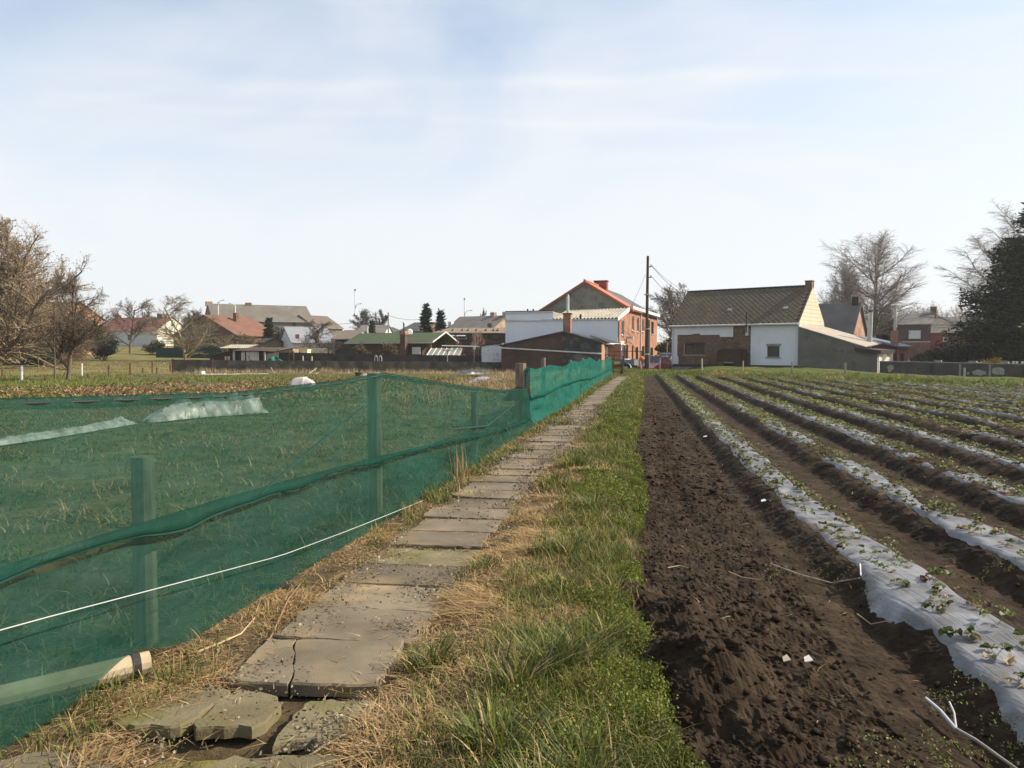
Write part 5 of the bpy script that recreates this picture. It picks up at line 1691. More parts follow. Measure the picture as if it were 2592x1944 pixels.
for px_ in (2075, 2120, 2190):
    c_, d_ = V_.hy(ZR(px_, 820), .05)
    zt_ = .87 - .10 * c_ / V_.L
    pt_ = V_.M @ Vector((c_, .05, zt_))
    m = MB(); m.tube(pt_, pt_ + Vector((0, 0, .10)), .05, .065, 8); m.tube(pt_ + Vector((0, 0, .102)), pt_ + Vector((0, 0, .12)), .07, .07, 8)
    m.build('flower_pot', M_WHITEP, label='small white pot standing on the low concrete wall', cat='pot', group='white pots on the wall')
# ================================================================== POLE, WIRES, YARD
def Wz(px, py, Y): return W(px, py, Y)
pb, ptop = W(1635.5, 935, 52), W(1637, 648, 52)
root = empty('utility_pole', (pb.x, pb.y, 0), 0, 'dark wooden utility pole bolted to a shorter stub post', 'pole')
M_POLE = pmat('creosoted_wood', (.045, .034, .027), (.09, .072, .058), scale=3, rough=.9, stretch=(8, 8, .4), bump=.3)
MB().tube((0, 0, -.5), (.06, 0, ptop.z), .125, .085, 12).build('pole', M_POLE, root)
MB().tube((.14, -.10, -.5), (.16, -.06, 3.55), .10, .085, 10).build('stub_post', pmat('grey_pole_wood', (.11, .10, .085), (.18, .165, .14), scale=3, rough=.9, stretch=(8, 8, .4)), root)
for zz in (1.2, 2.9, 5.2):
    MB().tube((.04, -.03, zz), (.04, -.03, zz + .09), .20, .20, 12).build('band', M_GREYM, root)
for zz in (ptop.z - .75, ptop.z - 1.45):
    MB().box(.05, .32, -.03, .03, zz, zz + .06).build('bracket', M_DARK, root)
    MB().tube((.28, 0, zz + .06), (.28, 0, zz + .17), .035, .045, 8).build('insulator', M_WHITEP, root)
def wire(a, b, sag, label, r=.016, grp=None):
    a, b = Vector(a), Vector(b)
    pts = [a.lerp(b, t) - Vector((0, 0, sag * 4 * t * (1 - t))) for t in np.linspace(0, 1, 15)]
    MB().path(pts, r, 4).build('overhead_wire', M_DARK, label=label, cat='wire', group=grp)
P1 = Vector((pb.x + .28, pb.y, ptop.z - .6)); P2 = Vector((pb.x + .28, pb.y, ptop.z - 1.3))
wire(P1, W(*Z5(290, 258), 60), .25, 'upper overhead wire from the pole to the bungalow', grp=None)
wire(P2, W(*Z5(215, 285), 62), .25, 'lower overhead wire from the pole to the bungalow')
wire(P1 + Vector((0, .1, .06)), W(*Z5(325, 222), 64), .3, 'topmost thin wire from the pole over the bungalow roof', .01)
wire(Vector((pb.x - .1, pb.y, ptop.z - 1.25)), W(*Z4(1710, 660), 63), .1, 'thin stay wire slanting from the pole to the brick house', .01)

def wheel(parent, loc, r, w, axis):
    ax = Vector(axis).normalized(); c = Vector(loc)
    t = MB().tube(c - ax * w / 2, c + ax * w / 2, r, r, 16).build('wheel', pmat('tyre', (.012, .012, .013), (.022, .022, .022), rough=.8), parent)
    MB().tube(c - ax * (w / 2 + .012), c + ax * (w / 2 + .012), r * .6, r * .56, 12).build('rim', M_GREYM, t)
def make_car(name, loc, fwd, paint, label):
    rz = math.atan2(fwd[1], fwd[0])
    root = empty(name, loc, rz, label, 'car')
    mp_ = pmat(name + '_paint', paint, tuple(c * 1.12 for c in paint), scale=1, rough=.3, spec=.5, coat=.6)
    hw = .80
    prof = [(-1.80, .38), (-1.84, .55), (-1.80, .80), (-1.62, .90), (.62, .90), (.95, .84), (1.62, .72), (1.84, .60), (1.86, .40), (1.70, .28), (-1.65, .28)]
    m = MB(); m.hull([Vector((x, -hw, z)) for x, z in prof], [Vector((x, hw, z)) for x, z in prof])
    bpy.context.view_layer.update()
    b = m.build('body', mp_, root)
    md = b.modifiers.new('round', 'BEVEL'); md.width = .05; md.segments = 2
    lo_ = [(-1.66, .90), (.66, .90)]; hi_ = [(-1.38, 1.38), (-.12, 1.40)]
    cbn = MB()
    k = [(-1.66, -.78, .895), (.66, -.78, .895), (.66, .78, .895), (-1.66, .78, .895), (-1.36, -.60, 1.37), (-.10, -.60, 1.39), (-.10, .60, 1.39), (-1.36, .60, 1.37)]
    cbn.v = k; cbn.f = [(0, 1, 5, 4), (1, 2, 6, 5), (2, 3, 7, 6), (3, 0, 4, 7), (4, 5, 6, 7)]
    c = cbn.build('cabin', mp_, root)
    md = c.modifiers.new('round', 'BEVEL'); md.width = .05; md.segments = 2
    def quadp(nm, P, e=.012):
        p = [Vector(q) for q in P]; nn = (p[1] - p[0]).cross(p[2] - p[0]).normalized()
        cc = sum(p, Vector()) / 4
        if nn.dot(cc - Vector((-.6, 0, 1.0))) < 0: nn = -nn
        MB().poly([q + nn * e for q in p]).build(nm, M_GLASS, root)
    quadp('windscreen', [(.60, -.70, .93), (.60, .70, .93), (-.07, .55, 1.36), (-.07, -.55, 1.36)])
    quadp('rear_window', [(-1.62, -.66, .96), (-1.62, .66, .96), (-1.39, .52, 1.33), (-1.39, -.52, 1.33)])
    for s in (-1, 1):
        quadp('side_window', [(.42, s * .775, .93), (-.45, s * .775, .93), (-.45, s * .61, 1.34), (-.12, s * .61, 1.34)])
        quadp('side_window', [(-.55, s * .775, .93), (-1.42, s * .775, .93), (-1.28, s * .61, 1.32), (-.55, s * .61, 1.34)])
        for x in (-1.18, 1.22):
            wheel(root, (x, s * .72, .28), .28, .18, (0, 1, 0))
        MB().box(1.70, 1.865, s * .52 - .16, s * .52 + .16, .55, .68).build('headlight', pmat('lamp_glass', (.6, .62, .62), (.7, .7, .7), rough=.15), root)
        MB().box(.45, .62, s * .80 - .02 + (.02 if s > 0 else -.14), s * .80 + .14 * (1 if s > 0 else 0) + (.0 if s > 0 else .02), .92, 1.03).build('mirror', mp_, root)
    MB().box(1.80, 1.90, -.74, .74, .32, .48).build('bumper', M_DARK, root)
    return root
cpos = W(1656, 905, 57)
make_car('hatchback_car', (cpos.x, cpos.y, -.30), (-.52, -.85), (.27, .010, .016), 'dark red hatchback parked behind the utility pole')
cpos = W(1686, 905, 64)
make_car('silver_car', (cpos.x, cpos.y, -.12), (-.6, -.8), (.42, .45, .48), 'pale silver car mostly hidden behind the red hatchback')

# trailer on the drive
tp = W(1588, 940, 51.5)
root = empty('farm_trailer', (tp.x, tp.y, .02), R(-25), 'small grey two wheeled trailer with railings and a yellow plate', 'trailer')
M_TRG = pmat('grey_trailer_sheet', (.11, .12, .13), (.17, .18, .19), scale=2, rough=.6)
MB().box(-1.25, .75, -1.0, 1.0, .50, .58).build('bed', M_TRG, root)
MB().box(-1.25, .75, -1.0, -.96, .58, .88).build('side_panel', M_TRG, root)
MB().box(-1.25, .75, .96, 1.0, .58, .88).build('side_panel', M_TRG, root)
MB().box(.71, .75, -.95, .95, .582, .88).build('tail_board', M_TRG, root)
MB().box(-.62, -.22, -1.03, -1.003, .56, .72).build('number_plate', pmat('yellow_plate', (.75, .52, .02), (.8, .57, .03)), root)
MB().box(-1.25, .75, -.3, .3, .40, .498).build('chassis', M_RUST, root)
for s in (-1.12, 1.12):
    wheel(root, (.25, s, .28), .28, .16, (0, 1, 0))
    pts = [Vector((.25 + .38 * math.cos(a), s, .28 + .38 * math.sin(a))) for a in np.linspace(.1, math.pi - .1, 9)]
    g = MB()
    for a, b in zip(pts[:-1], pts[1:]):
        g.poly([a + Vector((0, -.12, 0)), b + Vector((0, -.12, 0)), b + Vector((0, .12, 0)), a + Vector((0, .12, 0))])
    g.build('mudguard', pmat('pale_blue_guard', (.36, .42, .48), (.44, .49, .54), rough=.4), root)
for x in (-1.2, -.55, .1, .7):
    MB().box(x - .02, x + .02, .94, .975, .882, 1.45).build('stake', M_RUST, root)
MB().box(-1.25, .75, .955, .99, 1.40, 1.44).build('rail', M_RUST, root)
pts = [(-.25 + .62 * math.cos(a), .9, .9 + 1.15 * math.sin(a)) for a in np.linspace(0, math.pi, 14)]
MB().path(pts, .018, 5).build('hoop', M_RUST, root)
q = MB(); q.tube((-.4, 0, .62), (-.4, 0, .86), .34, .30, 10); q.tube((-.4, 0, .862), (-.4, 0, .93), .28, .14, 10)
q = q.build('plastic_bag', pmat('pale_bag', (.35, .42, .48), (.5, .55, .58), rough=.3), None, label='pale bluish plastic bundle lying on the grey trailer', cat='bundle')
q.location = (tp.x + .35, tp.y - .1, .02)

# rusty gate standing beside the far end of the netting
gA, gB = W(*ZN(1742, 850), 49.0), W(*ZN(2062, 850), 47.6)
Gt = Fr((gA.x, gA.y), (gB.x, gB.y), 0)
root = Gt.root('metal_gate', 'dark rusty tubular gate at the end of the green netting', 'gate')
_, g0 = Gt.hy(ZN(1900, 840)); zl_, zr_ = Gt.hy(ZN(1745, 535))[1], Gt.hy(ZN(2070, 570))[1]
for i in range(5):
    t = i / 4
    MB().tube((0, 0, .18 + (zl_ - .18) * t), (Gt.L, 0, .16 + (zr_ - .16) * t), .022, .022, 6).build('rail', M_RUST, root)
for x in (0, Gt.L * .45, Gt.L * .97):
    MB().tube((x, 0, -.1), (x, 0, zl_ + (zr_ - zl_) * x / Gt.L + .02), .03, .03, 6).build('upright', M_RUST, root)
MB().tube((Gt.L * .9, -.06, -.2), (Gt.L + .08, -.06, zr_ - .02), .05, .045, 8).build('leaning_post', M_RUST, root)

# leaning stake with an orange bucket hung on its head
a, b = W(*ZC(890, 1390), 49.5), W(*ZC(812, 965), 49.5)
MB().tube(a - Vector((0, 0, .2)), b, .075, .07, 8).build('stake', M_WOODP, label='leaning wooden stake in front of the utility pole', cat='stake')
c = W(*ZC(890, 935), 49.6)
m = MB(); n_ = 6
for i in range(n_):
    a0, a1 = math.pi * i / n_, math.pi * (i + 1) / n_
    m.tube(c + Vector((0, 0, -.16 * math.cos(a0))), c + Vector((0, 0, -.16 * math.cos(a1))), max(.16 * math.sin(a0), .01), max(.16 * math.sin(a1), .01), 12, False)
m.build('orange_ball', pmat('orange_plastic', (.55, .10, .02), (.62, .14, .04), rough=.4), smooth=True, label='orange plastic ball buoy stuck beside the leaning stake', cat='buoy')
# posts standing in the bank in front of the bungalow
M_PALEP = pmat('pale_stake', (.38, .34, .24), (.48, .44, .33), scale=4, rough=.9)
for p0, p1, Y, r_, mt, lb in ((ZH(568, 965), ZH(565, 795), 47.5, .05, M_PALEP, 'pale stake before the stripped brick patch of the bungalow'),
                         (ZH(1335, 935), ZH(1335, 835), 47, .04, M_PALEP, 'short pale stake right of the dark wooden hutch'),
                         (Z5(1275, 950), Z5(1272, 868), 45, .05, M_WOODP, 'weathered stake before the small bungalow window'),
                         (Z5(1772, 1000), Z5(1765, 880), 42, .06, M_WOODP, 'crooked weathered stake before the grey lean-to'),
                         (ZC(1520, 1255), ZC(1518, 915), 50.5, .05, M_CONC, 'thin grey concrete stake before the red hatchback'),
                         (ZR(1455, 1010), ZR(1460, 855), 38.5, .06, M_GREYM, 'thin grey metal post before the low concrete wall')):
    a, b = W(*p0, Y), W(*p1, Y)
    MB().tube(a - Vector((0, 0, .4)), b, r_, r_ * .9, 7).build('stake', mt, label=lb, cat='stake')
a = W(*ZH(1410, 1012), 49)
m = MB().tube(a - Vector((0, 0, .2)), a + Vector((0, 0, .11)), .15, .18, 12); m.tube(a + Vector((0, 0, .112)), a + Vector((0, 0, .14)), .195, .195, 12)
m.build('red_bucket', pmat('red_plastic', (.5, .045, .03), (.56, .06, .04), rough=.4), label='small red bucket at the foot of the bungalow wall', cat='bucket')
# bent white pipe between house and bungalow, yellow-handled barrow blob is a shrub
a, b, c = W(*ZC(1775, 900), 60), W(*ZC(1790, 380), 60), W(*ZC(1705, 365), 60)
MB().path([a - Vector((0, 0, 1)), a, b, b + Vector((-.06, 0, .09)), c], .045, 6).build('bent_pipe', M_WHITEP, label='bent white pipe standing left of the bungalow', cat='pipe')

# ================================================================== PANEL WALLS ON THE LEFT
def panelwall(name, P0, P1, zt0, zt1, n, mat, label, post=True, thick=.08):
    F_ = Fr((P0.x, P0.y), (P1.x, P1.y), 0)
    root = F_.root(name, label, 'wall')
    for i in range(n):
        x0, x1 = F_.L * i / n, F_.L * (i + 1) / n
        a, b = zt0 + (zt1 - zt0) * i / n + .03 * (rs.rand() - .5), zt0 + (zt1 - zt0) * (i + 1) / n + .03 * (rs.rand() - .5)
        top = [(x0 + .06 + (x1 - x0 - .12) * t, 0, a + (b - a) * t + .018 * (rs.rand() - .5)) for t in np.linspace(1, 0, 6)]
        MB().prism([(x0 + .06, 0, -.3), (x1 - .06, 0, -.3)] + top, (0, thick, 0)).build('panel', mat, root)
        if post:
            MB().box(x0 - .055, x0 + .055, -.03, .11, -.3, a + .05).build('post', mat, root)
    return F_
M_PAN = pmat('stained_concrete_panel', (.050, .045, .036), (.092, .083, .068), scale=1.6, rough=.97, bump=.3, c3=(.13, .118, .095), s3=1.1)
M_PAN2 = pmat('black_stained_panel', (.036, .036, .034), (.062, .061, .057), scale=1.4, rough=.97, bump=.3)
panelwall('panel_wall', W(437, 930, 51), W(1283, 930, 54.5), .88, .66, 9, M_PAN, 'front row of low stained concrete panels behind the cleared garden')
panelwall('panel_wall', W(676, 900, 60), W(1274, 900, 57.6), 1.37, 1.02, 7, M_PAN2, 'taller blackened panel wall behind the low stained panels')
panelwall('panel_wall', W(622, 885, 72), W(830, 885, 74), 1.75, 1.70, 5, pmat('pale_concrete_panel', (.24, .22, .18), (.33, .31, .26), scale=1.5, rough=.95), 'pale concrete panel wall beyond the tumbledown hutches')
# blue-white ladder loops on the wall
for px in (952, 963):
    b0 = W(px, 917, 54); 
    pts = [b0 + Vector((.10 * math.cos(a) , 0, .15 + .32 * math.sin(a) - (.0))) for a in np.linspace(-.3, math.pi + .3, 12)]
    MB().path(pts, .022, 6).build('ladder_handle', M_WHITEP, label='white tubular loop showing above the low panel wall', cat='handle', group='ladder handles over the panel wall')

# ---- tumbledown hutches behind the wall
A_, B_ = W(*Z6B(65, 400), 55), W(*Z6B(900, 400), 54.5)
S_ = Fr((A_.x, A_.y), (B_.x, B_.y), 0)
root = S_.root('garden_shack', 'tumbledown dark garden shack with whitewashed doors behind the panel wall', 'shack')
g = lambda x, y, d=0: S_.hy(Z6B(x, y), d)
MB().prism([(g(65, 350)[0], 0, -.1), (g(400, 300)[0], 0, -.1), (g(400, 280)[0], 0, g(400, 272)[1]), (g(65, 350)[0], 0, g(65, 352)[1])], (0, 2.2, 0)).build('wing', M_WOODD, root)
MB().slab([(g(55, 350)[0], -.1, g(65, 345)[1]), (g(415, 270)[0], -.1, g(415, 266)[1]), (g(415, 270)[0], 2.3, g(415, 266)[1]), (g(55, 350)[0], 2.3, g(65, 345)[1])], .05).build('wing_roof', pmat('rotten_felt', (.07, .05, .035), (.12, .085, .06)), root)
x0, x1 = g(405, 300)[0], g(890, 300)[0]; zt_ = g(600, 275)[1]
MB().box(x0, x1, .12, 2.2, -.1, zt_ - .06).build('body', M_DARK, root)
MB().slab([(x0 - .1, -.15, zt_), (x1 + .25, -.15, zt_ - .03), (x1 + .25, 2.3, zt_ + .15), (x0 - .1, 2.3, zt_ + .18)], .05).build('roof', M_WOODD, root)
M_WW = pmat('flaking_whitewash', (.42, .40, .36), (.55, .53, .49), scale=3, rough=.9, c3=(.2, .17, .13), s3=2)
for a, b in ((405, 435), (528, 580), (600, 650), (655, 760), (765, 785), (862, 885)):
    MB().box(g(a, 300)[0], g(b, 300)[0], -.02 , .03, -.1, zt_ - .07).build('white_panel', M_WW, root)
for a, b in ((288, 310), (328, 360)):
    MB().box(g(a, 300)[0], g(b, 300)[0], -.05, -.01, -.1, g(300, 362)[1]).build('white_board', M_WW, root)
A_, B_ = W(*Z6B(240, 300), 57.5), W(*Z6B(605, 300), 57.5)
S_ = Fr((A_.x, A_.y), (B_.x, B_.y), 0)
root = S_.root('open_hutch', 'open hutch with a pale corrugated roof behind the tumbledown shack', 'shack')
z0_, z1_ = S_.hy(Z6B(300, 238))[1], S_.hy(Z6B(400, 190), 1.6)[1]
MB().box(0, S_.L, 1.4, 1.5, -.1, z0_).build('back_wall', M_DARK, root)
for x in (.05, S_.L * .75, S_.L - .05):
    MB().box(x - .05, x + .05, .05, .15, -.1, z0_ - .02).build('post', M_WOODP, root)
xs_ = np.linspace(-.15, S_.L + .1, 70)
np_mesh('roof', np.array([(x + (0 if j == 0 else .25), -.1 if j == 0 else 1.7, (z0_ if j == 0 else z1_) + .03 * math.sin(x * 2 * math.pi / .17)) for j in (0, 1) for x in xs_]), grid_faces(2, 70), M_CORR, root)
MB().box(S_.L * .78, S_.L, .0, .04, .9, z0_ - .04).build('side_sheet', M_CORR, root)
# torn green net draped behind the wall
q = []
for i, t in enumerate(np.linspace(0, 1, 22)):
    px = 820 + t * 390
    tp_ = 355 + 60 * t + 25 * math.sin(t * 9) + (25 if t < .15 else 0)
    q.append([W(*Z6B(px, 440), 55.0), W(*Z6B(px, (tp_ + 440) / 2), 55 + .25 * math.sin(t * 14)), W(*Z6B(px, tp_), 55.2)])
np_mesh('torn_net', np.array([tuple(v) for r_ in q for v in r_]), grid_faces(22, 3), M_NETEDGE, smooth=True)
o = bpy.data.objects['torn_net']; tag(o, 'torn green net heaped behind the low stained panels', 'net')
for px, y0_, mt in ((1045, 358, M_PALEP), (1435, 352, M_PALEP), (1567, 358, M_PALEP), (1228, 285, M_RUST), (1295, 285, M_RUST)):
    a = W(*Z6B(px, y0_), 56.5)
    MB().tube((a.x, a.y, -.1), a, .06, .055, 7).build('fence_post', mt, label=('pale' if mt == M_PALEP else 'rusty') + ' post between the two panel walls', cat='post', group='posts between the panel walls')
# yellow crate wagon and grey plank roofs behind the black wall
A_, B_ = W(*Z6B(1290, 300), 66), W(*Z6B(1500, 300), 66)
S_ = Fr((A_.x, A_.y), (B_.x, B_.y), 0)
root = S_.root('yellow_box', 'pale yellow wooden box body showing above the blackened wall', 'box')
zt_ = S_.hy(Z6B(1400, 258))[1]
MB().box(0, S_.L, 0, 1.2, .2, zt_ - .08).build('box', pmat('pale_yellow_paint', (.62, .52, .24), (.7, .6, .32)), root)
MB().box(-.03, S_.L + .03, -.03, 1.23, zt_ - .078, zt_).build('lid', pmat('cream_edge', (.68, .6, .4), (.74, .66, .48)), root)
for i in range(3):
    MB().box(S_.L * (.12 + .28 * i), S_.L * (.3 + .28 * i), -.02, -.003, zt_ - .3, zt_ - .16).build('rail', pmat('cream_edge', (.68, .6, .4)), root)
A_, B_ = W(*Z6B(1060, 300), 64), W(*Z6B(1290, 300), 64)
S_ = Fr((A_.x, A_.y), (B_.x, B_.y), 0)
root = S_.root('low_shed', 'low brown shed with a single slope roof beside the yellow box', 'shed')
za, zb_ = S_.hy(Z6B(1065, 292))[1], S_.hy(Z6B(1290, 250))[1]
MB().prism([(0, 0, -.1), (S_.L, 0, -.1), (S_.L, 0, zb_), (0, 0, za)], (0, 1.8, 0)).build('wall', pmat('tan_boards', (.22, .16, .10), (.3, .22, .14), stretch=(8, 1, 1)), root)
MB().slab([(-.2, -.1, za + .03), (S_.L, -.1, zb_ + .06), (S_.L, 1.9, zb_ + .06), (-.2, 1.9, za + .03)], .05).build('roof', M_WOODD, root)

# ================================================================== HOUSES BEHIND
def ridge_house(name, pl, pr, Yl, Yr, eave, ridge, depth, wallm, roofm, label, base=None, gable=None, ov=.3, cat='house', chims=(), wins=(), ridge_in=0.0, zb=None):
    """front wall from pixel x pl to pr; eave and ridge as pixel y at the left end"""
    A_, B_ = W(pl, 885, Yl), W(pr, 885, Yr)
    z0 = float(terr(A_.x, A_.y)) if zb is None else zb
    F_ = Fr((A_.x, A_.y), (B_.x, B_.y), z0)
    root = F_.root(name, label, cat)
    ze_ = F_.hy((pl, eave))[1]; zr_ = F_.hy((pl + ridge_in, ridge), depth / 2)[1]
    L = F_.L
    wallholes(0, L, -.5, ze_, [w for w in wins], front(0), .12).build('front_wall', wallm, root)
    g = gable or wallm
    for x, nm in ((0, 'gable_wall'), (L, 'gable_wall')):
        MB().poly([(x, .002, -.5), (x, depth, -.5), (x, depth, ze_), (x, depth / 2, zr_), (x, .002, ze_)]).build(nm, g, root)
    MB().poly([(0, depth, -.5), (L, depth, -.5), (L, depth, ze_), (0, depth, ze_)]).build('back_wall', wallm, root)
    s = (zr_ - ze_) / (depth / 2)
    for y0, y1 in ((-ov, depth / 2), (depth + ov, depth / 2)):
        MB().slab([(-.2, y0, ze_ - ov * s + .10), (L + .2, y0, ze_ - ov * s + .10), (L + .2, y1 + (.002 if y0 > 0 else 0), zr_ + .10), (-.2, y1 + (.002 if y0 > 0 else 0), zr_ + .10)], .10).build('roof', roofm, root)
    MB().tube((-.05, -ov - .05, ze_ - ov * s + .06), (L + .05, -ov - .05, ze_ - ov * s + .06), .06, .06, 6).build('gutter', M_CONC, root)
    for w in wins:
        window(root, front(0), *w, depth=.12, bars=1, fw=.07)
    for cx, cw, chh, mt in chims:
        MB().box(cx * L - cw / 2, cx * L + cw / 2, depth / 2 - cw / 2, depth / 2 + cw / 2, zr_ - .5, zr_ + chh).build('chimney', mt, root)
    return F_, root, ze_, zr_
M_REDR = pmat('red_brown_tile', (.15, .058, .042), (.20, .08, .056), scale=.9, rough=.85)
M_ORGR = pmat('orange_brown_tile', (.125, .062, .040), (.17, .085, .056), scale=.9, rough=.85)
M_GREYRF = pmat('grey_barn_slate', (.105, .095, .078), (.145, .132, .11), scale=.35, rough=.9, c3=(.11, .10, .085), s3=3)
M_GREYRF2 = pmat('grey_house_slate', (.105, .10, .092), (.15, .142, .13), scale=.5, rough=.9)
M_TANB = brickmat('tan_brick', (.36, .25, .16), (.3, .2, .13), (.3, .25, .18))
M_GREYW = pmat('grey_barn_wall', (.11, .10, .085), (.16, .145, .12), scale=.4, rough=.95)
M_OFFW = pmat('offwhite_wall', (.50, .50, .48), (.58, .58, .55), scale=.5, rough=.9)
M_WGAB = pmat('warm_white_gable', (.50, .48, .41), (.56, .54, .46), scale=.5, rough=.9)  # white with a yellower tone than the front wall
F_, r_, ze_, zr_ = ridge_house('red_roof_house', 250, 398, 142, 138, 836, 806.5, 8, M_OFFW, M_REDR, 'long low white house with a red brown roof beyond the pasture', gable=M_WGAB, chims=((.05, .8, .6, M_BRICKR), (.82, 1.2, .7, M_GREYW)), wins=((6.6, 7.6, .9, 1.9), (2.5, 3.6, .9, 1.9)))
MB().box(F_.L + .02, F_.L + .05, 3.6, 4.4, zr_ - 1.6, zr_ - .8).build('gable_window', M_DARK, r_)
F_, r_, ze_, zr_ = ridge_house('hidden_house', 12, 140, 112, 108, 808, 771, 8, M_ORGR, pmat('brown_house_tile', (.15, .085, .045), (.2, .115, .065)), 'brown roofed house half hidden behind leafless trees', gable=brickmat('salmon_house_brick', (.45, .24, .14), (.38, .2, .12), (.4, .3, .2)))
# gable-fronted brick house with orange roof
A_, B_ = W(440, 885, 113), W(602, 885, 108)
F_ = Fr((A_.x, A_.y), (B_.x, B_.y), float(terr(-43, 110)))
root = F_.root('gable_house', 'brick house with an orange brown roof and its gable facing the gardens', 'house')
L = F_.L; zr_ = F_.hy((521, 798))[1]; ze_ = F_.hy((602, 849))[1]; xm2 = L / 2
wv = (xm2 - .2, xm2 + 1.1, zr_ - 2.9, zr_ - 1.5)
MB().poly([(0, 0, -.5), (L, 0, -.5), (L, 0, ze_), (xm2, 0, zr_), (0, 0, ze_)]).build('gable_wall', M_BRICKR, root)
window(root, front(-.16), *wv, depth=.12, bars=1, fw=.08)
for x1, nm in ((L + .3, 1), (-.3, -1)):
    s = (zr_ - ze_) / xm2
    MB().slab([(xm2, -.3, zr_ + .1), (xm2, 9, zr_ + .1), (x1, 9, ze_ - .3 * s + .1), (x1, -.3, ze_ - .3 * s + .1)], .1).build('roof', M_ORGR, root)
MB().box(L * .62, L * .62 + .6, 4, 4.6, zr_ - 2, zr_ + .5).build('chimney', M_BRICKR, root)
MB().poly([(L, 0, -.5), (L, 9, -.5), (L, 9, ze_), (L, 0, ze_)]).build('side_wall', M_BRICKR, root)
# great barn
F_, r_, ze_, zr_ = ridge_house('barn', 542, 795, 160, 170, 811, 770, 15, M_GREYW, M_GREYRF, 'long grey stone barn with a huge slate roof', gable=M_GREYW, cat='barn', ridge_in=8, chims=((.005, 1.3, .5, M_TANB), (.40, 1.2, .5, M_BRICKR)))
for p in ((615, 829), (640, 830), (655, 831), (700, 832), (615, 817), (655, 818), (745, 820)):
    x, z = F_.hy(p)
    MB().box(x - .35, x + .35, -.08, -.003, z - .5, z + .5).build('hatch', M_OFFW if p[1] == 829 else M_DARK, r_)
F_, r_, ze_, zr_ = ridge_house('barn_annex', 800, 868, 168, 175, 829, 800, 10, M_GREYW, pmat('brown_annex_tile', (.10, .078, .058), (.13, .105, .08)), 'lower brown roofed annex at the end of the barn', cat='barn')
# pale metal-roofed hall and small tan-roofed shed in front
F_, r_, ze_, zr_ = ridge_house('metal_hall', 741, 846, 90, 92, 867, 829, 11, M_OFFW, pmat('pale_metal_roof', (.19, .205, .22), (.25, .265, .275), scale=.5, rough=.6), 'white hall with a pale grey metal roof before the barn', cat='hall', ridge_in=24)
x, z = F_.hy(Z2(1215, 690), -.5)
MB().box(x - .22, x + .22, -.7, -.6, z - .25, z + .25).build('red_sign', pmat('dark_red_sheet', (.14, .03, .04), (.18, .05, .06)), r_)
F_, r_, ze_, zr_ = ridge_house('tan_shed', 848, 893, 84, 83, 857, 838, 4, M_DARK, pmat('tan_sheet_roof', (.16, .125, .095), (.21, .165, .125)), 'small dark shed with a tan roof and pale gable', cat='shed', gable=M_OFFW)
MB().box(-.25, .0, -.4, -.1, -.2, ze_ - .1).build('pale_post', M_OFFW, r_)
# green-roofed chalet
A_, B_ = W(884, 885, 75), W(1097, 885, 71)
F_ = Fr((A_.x, A_.y), (B_.x, B_.y), 0)
root = F_.root('green_roof_chalet', 'long dark timber chalet with a green felt roof and white eaves', 'chalet')
L = F_.L; D = 4.2
ze_ = F_.hy((1000, 866.5), -.3)[1]; zr_ = F_.hy((1000, 843), D / 2)[1]
M_GRF = pmat('green_roof_felt', (.050, .075, .034), (.066, .094, .046), scale=.8, rough=.9)
MB().box(0, L - 1.2, 0, D, -.2, ze_).build('wall', M_WOODD, root)
for y0, y1 in ((-.3, D / 2), (D + .3, D / 2)):
    MB().slab([(-.3, y0, ze_ + .02), (L + .1, y0, ze_ + .02), (L + .1, y1 + (.002 if y0 > 0 else 0), zr_ + .02), (-.3, y1 + (.002 if y0 > 0 else 0), zr_ + .02)], .08).build('roof', M_GRF, root)
MB().box(-.3, L + .1, -.38, -.31, ze_ - .10, ze_ - .01).build('eaves_board', M_OFFW, root)
for y0, y1 in ((-.34, D / 2), (D + .34, D / 2)):
    MB().hull([Vector((L + .11, y0, ze_ - .06)), Vector((L + .11, y1, zr_ - .02)), Vector((L + .11, y1, zr_ + .10)), Vector((L + .11, y0, ze_ + .06))], [Vector((L + .17, y0, ze_ - .06)), Vector((L + .17, y1, zr_ - .02)), Vector((L + .17, y1, zr_ + .10)), Vector((L + .17, y0, ze_ + .06))]).build('barge_board', M_OFFW, root)
MB().poly([(L - 1.2 + .003, 0, ze_), (L - 1.2 + .003, D, ze_), (L - 1.2 + .003, D / 2, zr_ - .08)]).build('gable_wall', M_WOODD, root)
MB().prism([(L - 1.4, -.12, -.2), (L - .15, -.12, -.2), (L - .15, -.12, ze_ - .1), (L - .5, -.12, ze_ - .12)], (0, .1, 0)).build('brick_pier', M_BRICKR, root)
c0, c1 = F_.hy(Z7L(668, 300), -.35)[0], F_.hy(Z7L(735, 300), -.35)[0]; cz = F_.hy(Z7L(700, 262), -.35)[1]; cz2 = F_.hy(Z7L(700, 210), -.35)[1]; pz = F_.hy(Z7L(708, 80), -.35)[1]
ch = MB().box(c0, c1, -.9, -.4, -.2, cz).build('chimney', M_BRICKD, root)
MB().box(c0 - .04, c1 + .04, -.94, -.36, cz + .002, cz2).build('chimney_top', M_BRICKH, ch)
MB().tube(((c0 + c1) / 2, -.65, cz2), ((c0 + c1) / 2, -.65, pz - .12), .07, .07, 8).build('flue', M_DARK, ch)
MB().tube(((c0 + c1) / 2, -.65, pz - .118), ((c0 + c1) / 2, -.65, pz), .13, .09, 8).build('cowl', M_GREYM, ch)
x, z = F_.hy(Z7L(757, 225), 1.2)
MB().tube((x, 1.2, z), (x + .1, 1.12, z), .32, .2, 12).build('satellite_dish', M_WHITEP, root)
x, z = F_.hy(Z7L(850, 485), -.1)
MB().box(x - .45, x + .45, -.12, -.05, z - .33, z + .33).build('white_sign', M_OFFW, root)
